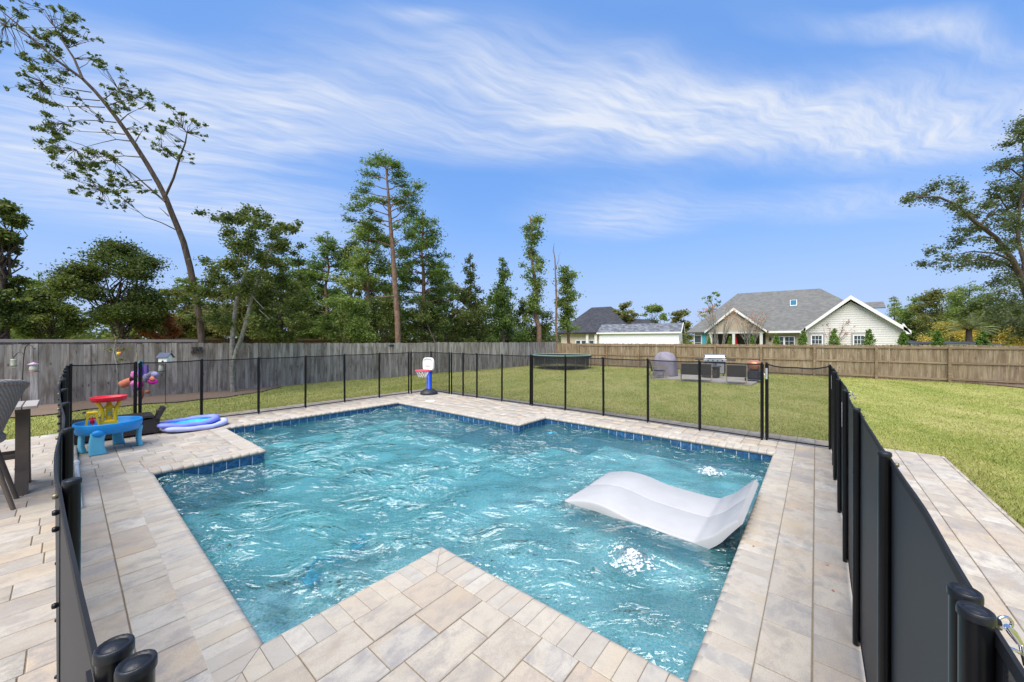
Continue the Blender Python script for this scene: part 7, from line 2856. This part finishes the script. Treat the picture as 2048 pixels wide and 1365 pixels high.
def swim_things():
    D = 6.52
    o = atD(282, D)
    k = D / FPX
    sdv = Vector((SY, -CY, 0))
    fw = Vector((CY, SY, 0))

    def P(px, py, dd=0.0):
        return sdv * ((px - 282) * k) + fw * dd + Vector((0, 0, zD(py, D)))
    Mr = Matrix((sdv, fw, Vector((0, 0, 1)))).transposed()
    rg = random.Random(9)
    base = Vector((o.x, o.y, 0))

    def start(name, px, py, lab, cat):
        c = P(px, py)
        e = empty(name, base + c, lab, cat, 'swim gear hung over the pool fence posts')
        return e, c
    e, c = start('swim_vest', 300, 756, 'lavender and magenta swim vest hung right of the double fence post', 'swim vest')
    mb = MB()
    mb.blob(P(304, 750, 0.02) - c, (0.090, 0.050, 0.057), 20, 13, Mr, 0.13, rg)
    mb.blob(P(294, 757, 0.0) - c, (0.061, 0.043, 0.075), 20, 13, Mr, 0.15, rg)
    mb.build('top_panel', M['lavender'], e)
    mb = MB()
    mb.blob(P(305, 764, 0.0) - c, (0.090, 0.043, 0.048), 20, 13, Mr, 0.13, rg)
    mb.build('lower_panel', M['magenta'], e)
    MB().blob(P(309, 758, -0.045) - c, (0.043, 0.022, 0.040), 18, 12, Mr, 0.15, rg).build('lining', M['orange'], e)
    mb = MB()
    mb.bar(P(292, 731, 0.0) - c, P(292, 756, 0.01) - c, 0.055, 0.03, up=fw)
    mb.build('strap', M['purple'], e)
    e, c = start('swim_vest', 270, 760, 'pink and violet swim vest hung left of the double fence post', 'swim vest')
    MB().blob(P(270, 750, 0.0) - c, (0.068, 0.043, 0.066), 20, 13, Mr, 0.14, rg).build('top_panel', M['pink'], e)
    MB().blob(P(269, 768, -0.01) - c, (0.072, 0.043, 0.053), 20, 13, Mr, 0.14, rg).build('lower_panel', M['pink'], e)
    MB().blob(P(272, 777, 0.0) - c, (0.061, 0.036, 0.048), 18, 12, Mr, 0.17, rg).build('skirt', M['purple'], e)
    MB().bar(P(281.5, 735, 0.0) - c, P(281.5, 755, 0.0) - c, 0.07, 0.03, up=fw).build('strap', M['purple'], e)
    MB().bar(P(281.5, 723, 0.0) - c, P(281.5, 735, 0.0) - c, 0.05, 0.03, up=fw).build('strap_end', M['teal'], e)
    MB().blob(P(282, 770, -0.01) - c, (0.043, 0.036, 0.066), 18, 12, Mr, 0.16, rg).build('float_pad', M['magenta'], e)
    e, c = start('arm_float', 256, 766, 'orange arm float with a teal inside pointing left of the fence post', 'arm float')
    mb = MB()
    a, b_ = P(265, 762, 0.0) - c, P(248, 770, -0.03) - c
    mb.tube([a, a.lerp(b_, 0.5), b_], [0.062, 0.072, 0.068], 16, False)
    mb.build('sleeve', M['orange'], e)
    mb = MB()
    mb.tube([b_ - (b_ - a) * 0.08, b_ + (b_ - a) * 0.01], [0.06, 0.058], 16, True)
    mb.build('lining', M['teal'], e)
    e, c = start('arm_float', 284, 790, 'deflated coral arm float dangling lowest at the double fence post', 'arm float')
    mb = MB()
    mb.blob(P(283, 789, 0.0) - c, (0.036, 0.022, 0.088), 18, 12, Mr, 0.18, rg)
    mb.blob(P(294, 785, 0.01) - c, (0.050, 0.022, 0.031), 18, 12, Mr, 0.18, rg)
    mb.blob(P(271, 791, 0.0) - c, (0.036, 0.022, 0.031), 18, 12, Mr, 0.18, rg)
    mb.build('sleeve', M['orange'], e)
    e, c = start('arm_float', 272, 737, 'small orange and white arm float peeking out beside the post top', 'arm float')
    MB().blob(P(272, 737, 0.0) - c, (0.022, 0.022, 0.062), 18, 12, Mr, 0.15, rg).build('sleeve', M['orange'], e)


swim_things()


def vacuum_pole():
    # white plastic pole lying on the deck along the inside of the left fence
    a, b_ = at(150.5, 895, 0.02), at(159, 1015, 0.02)
    root = empty('white_pole', (b_.x, b_.y, 0.02), 'long white plastic pole lying on the pavers along the left fence', 'pole')
    d = a - b_
    d.z = 0
    MB().tube([Vector((0, 0, 0)), d * 0.62], 0.019, 10).build('tube', M['white'], root)
    MB().tube([d * 0.62, d * 0.66], 0.027, 10).build('collar', M['white'], root)
    MB().tube([d * 0.66, d], 0.017, 10).build('tube', M['grey_trim'], root)


vacuum_pole()


def fallen_leaves():
    spots = [((1507, 1094), 'small brown fallen leaf on the coping beside the lounger head'), ((1655, 1131), 'small brown fallen leaf on the pavers near the mesh fence, farther one'), ((1666, 1183), 'small brown fallen leaf on the pavers near the mesh fence, nearer one')]
    rg = random.Random(2)
    for (px, py), lab in spots:
        p = at(px, py)
        mb = MB()
        a = rg.uniform(0, 6.28)
        l, w = 0.013, 0.006
        vs = []
        for t, k in ((-1, 0), (-0.4, 0.9), (0.3, 0.8), (1, 0), (0.3, -0.8), (-0.4, -0.9)):
            vs.append((l * t * math.cos(a) - w * k * math.sin(a), l * t * math.sin(a) + w * k * math.cos(a), 0.002 + 0.003 * abs(k)))
        mb.add(vs, [(0, 5, 1), (1, 5, 4, 2), (2, 4, 3)])
        o = mb.build('fallen_leaf', M['orange'], None, (p.x, p.y, 0.002))
        set_props(o, lab, 'leaf', 'fallen leaves on the deck')


fallen_leaves()
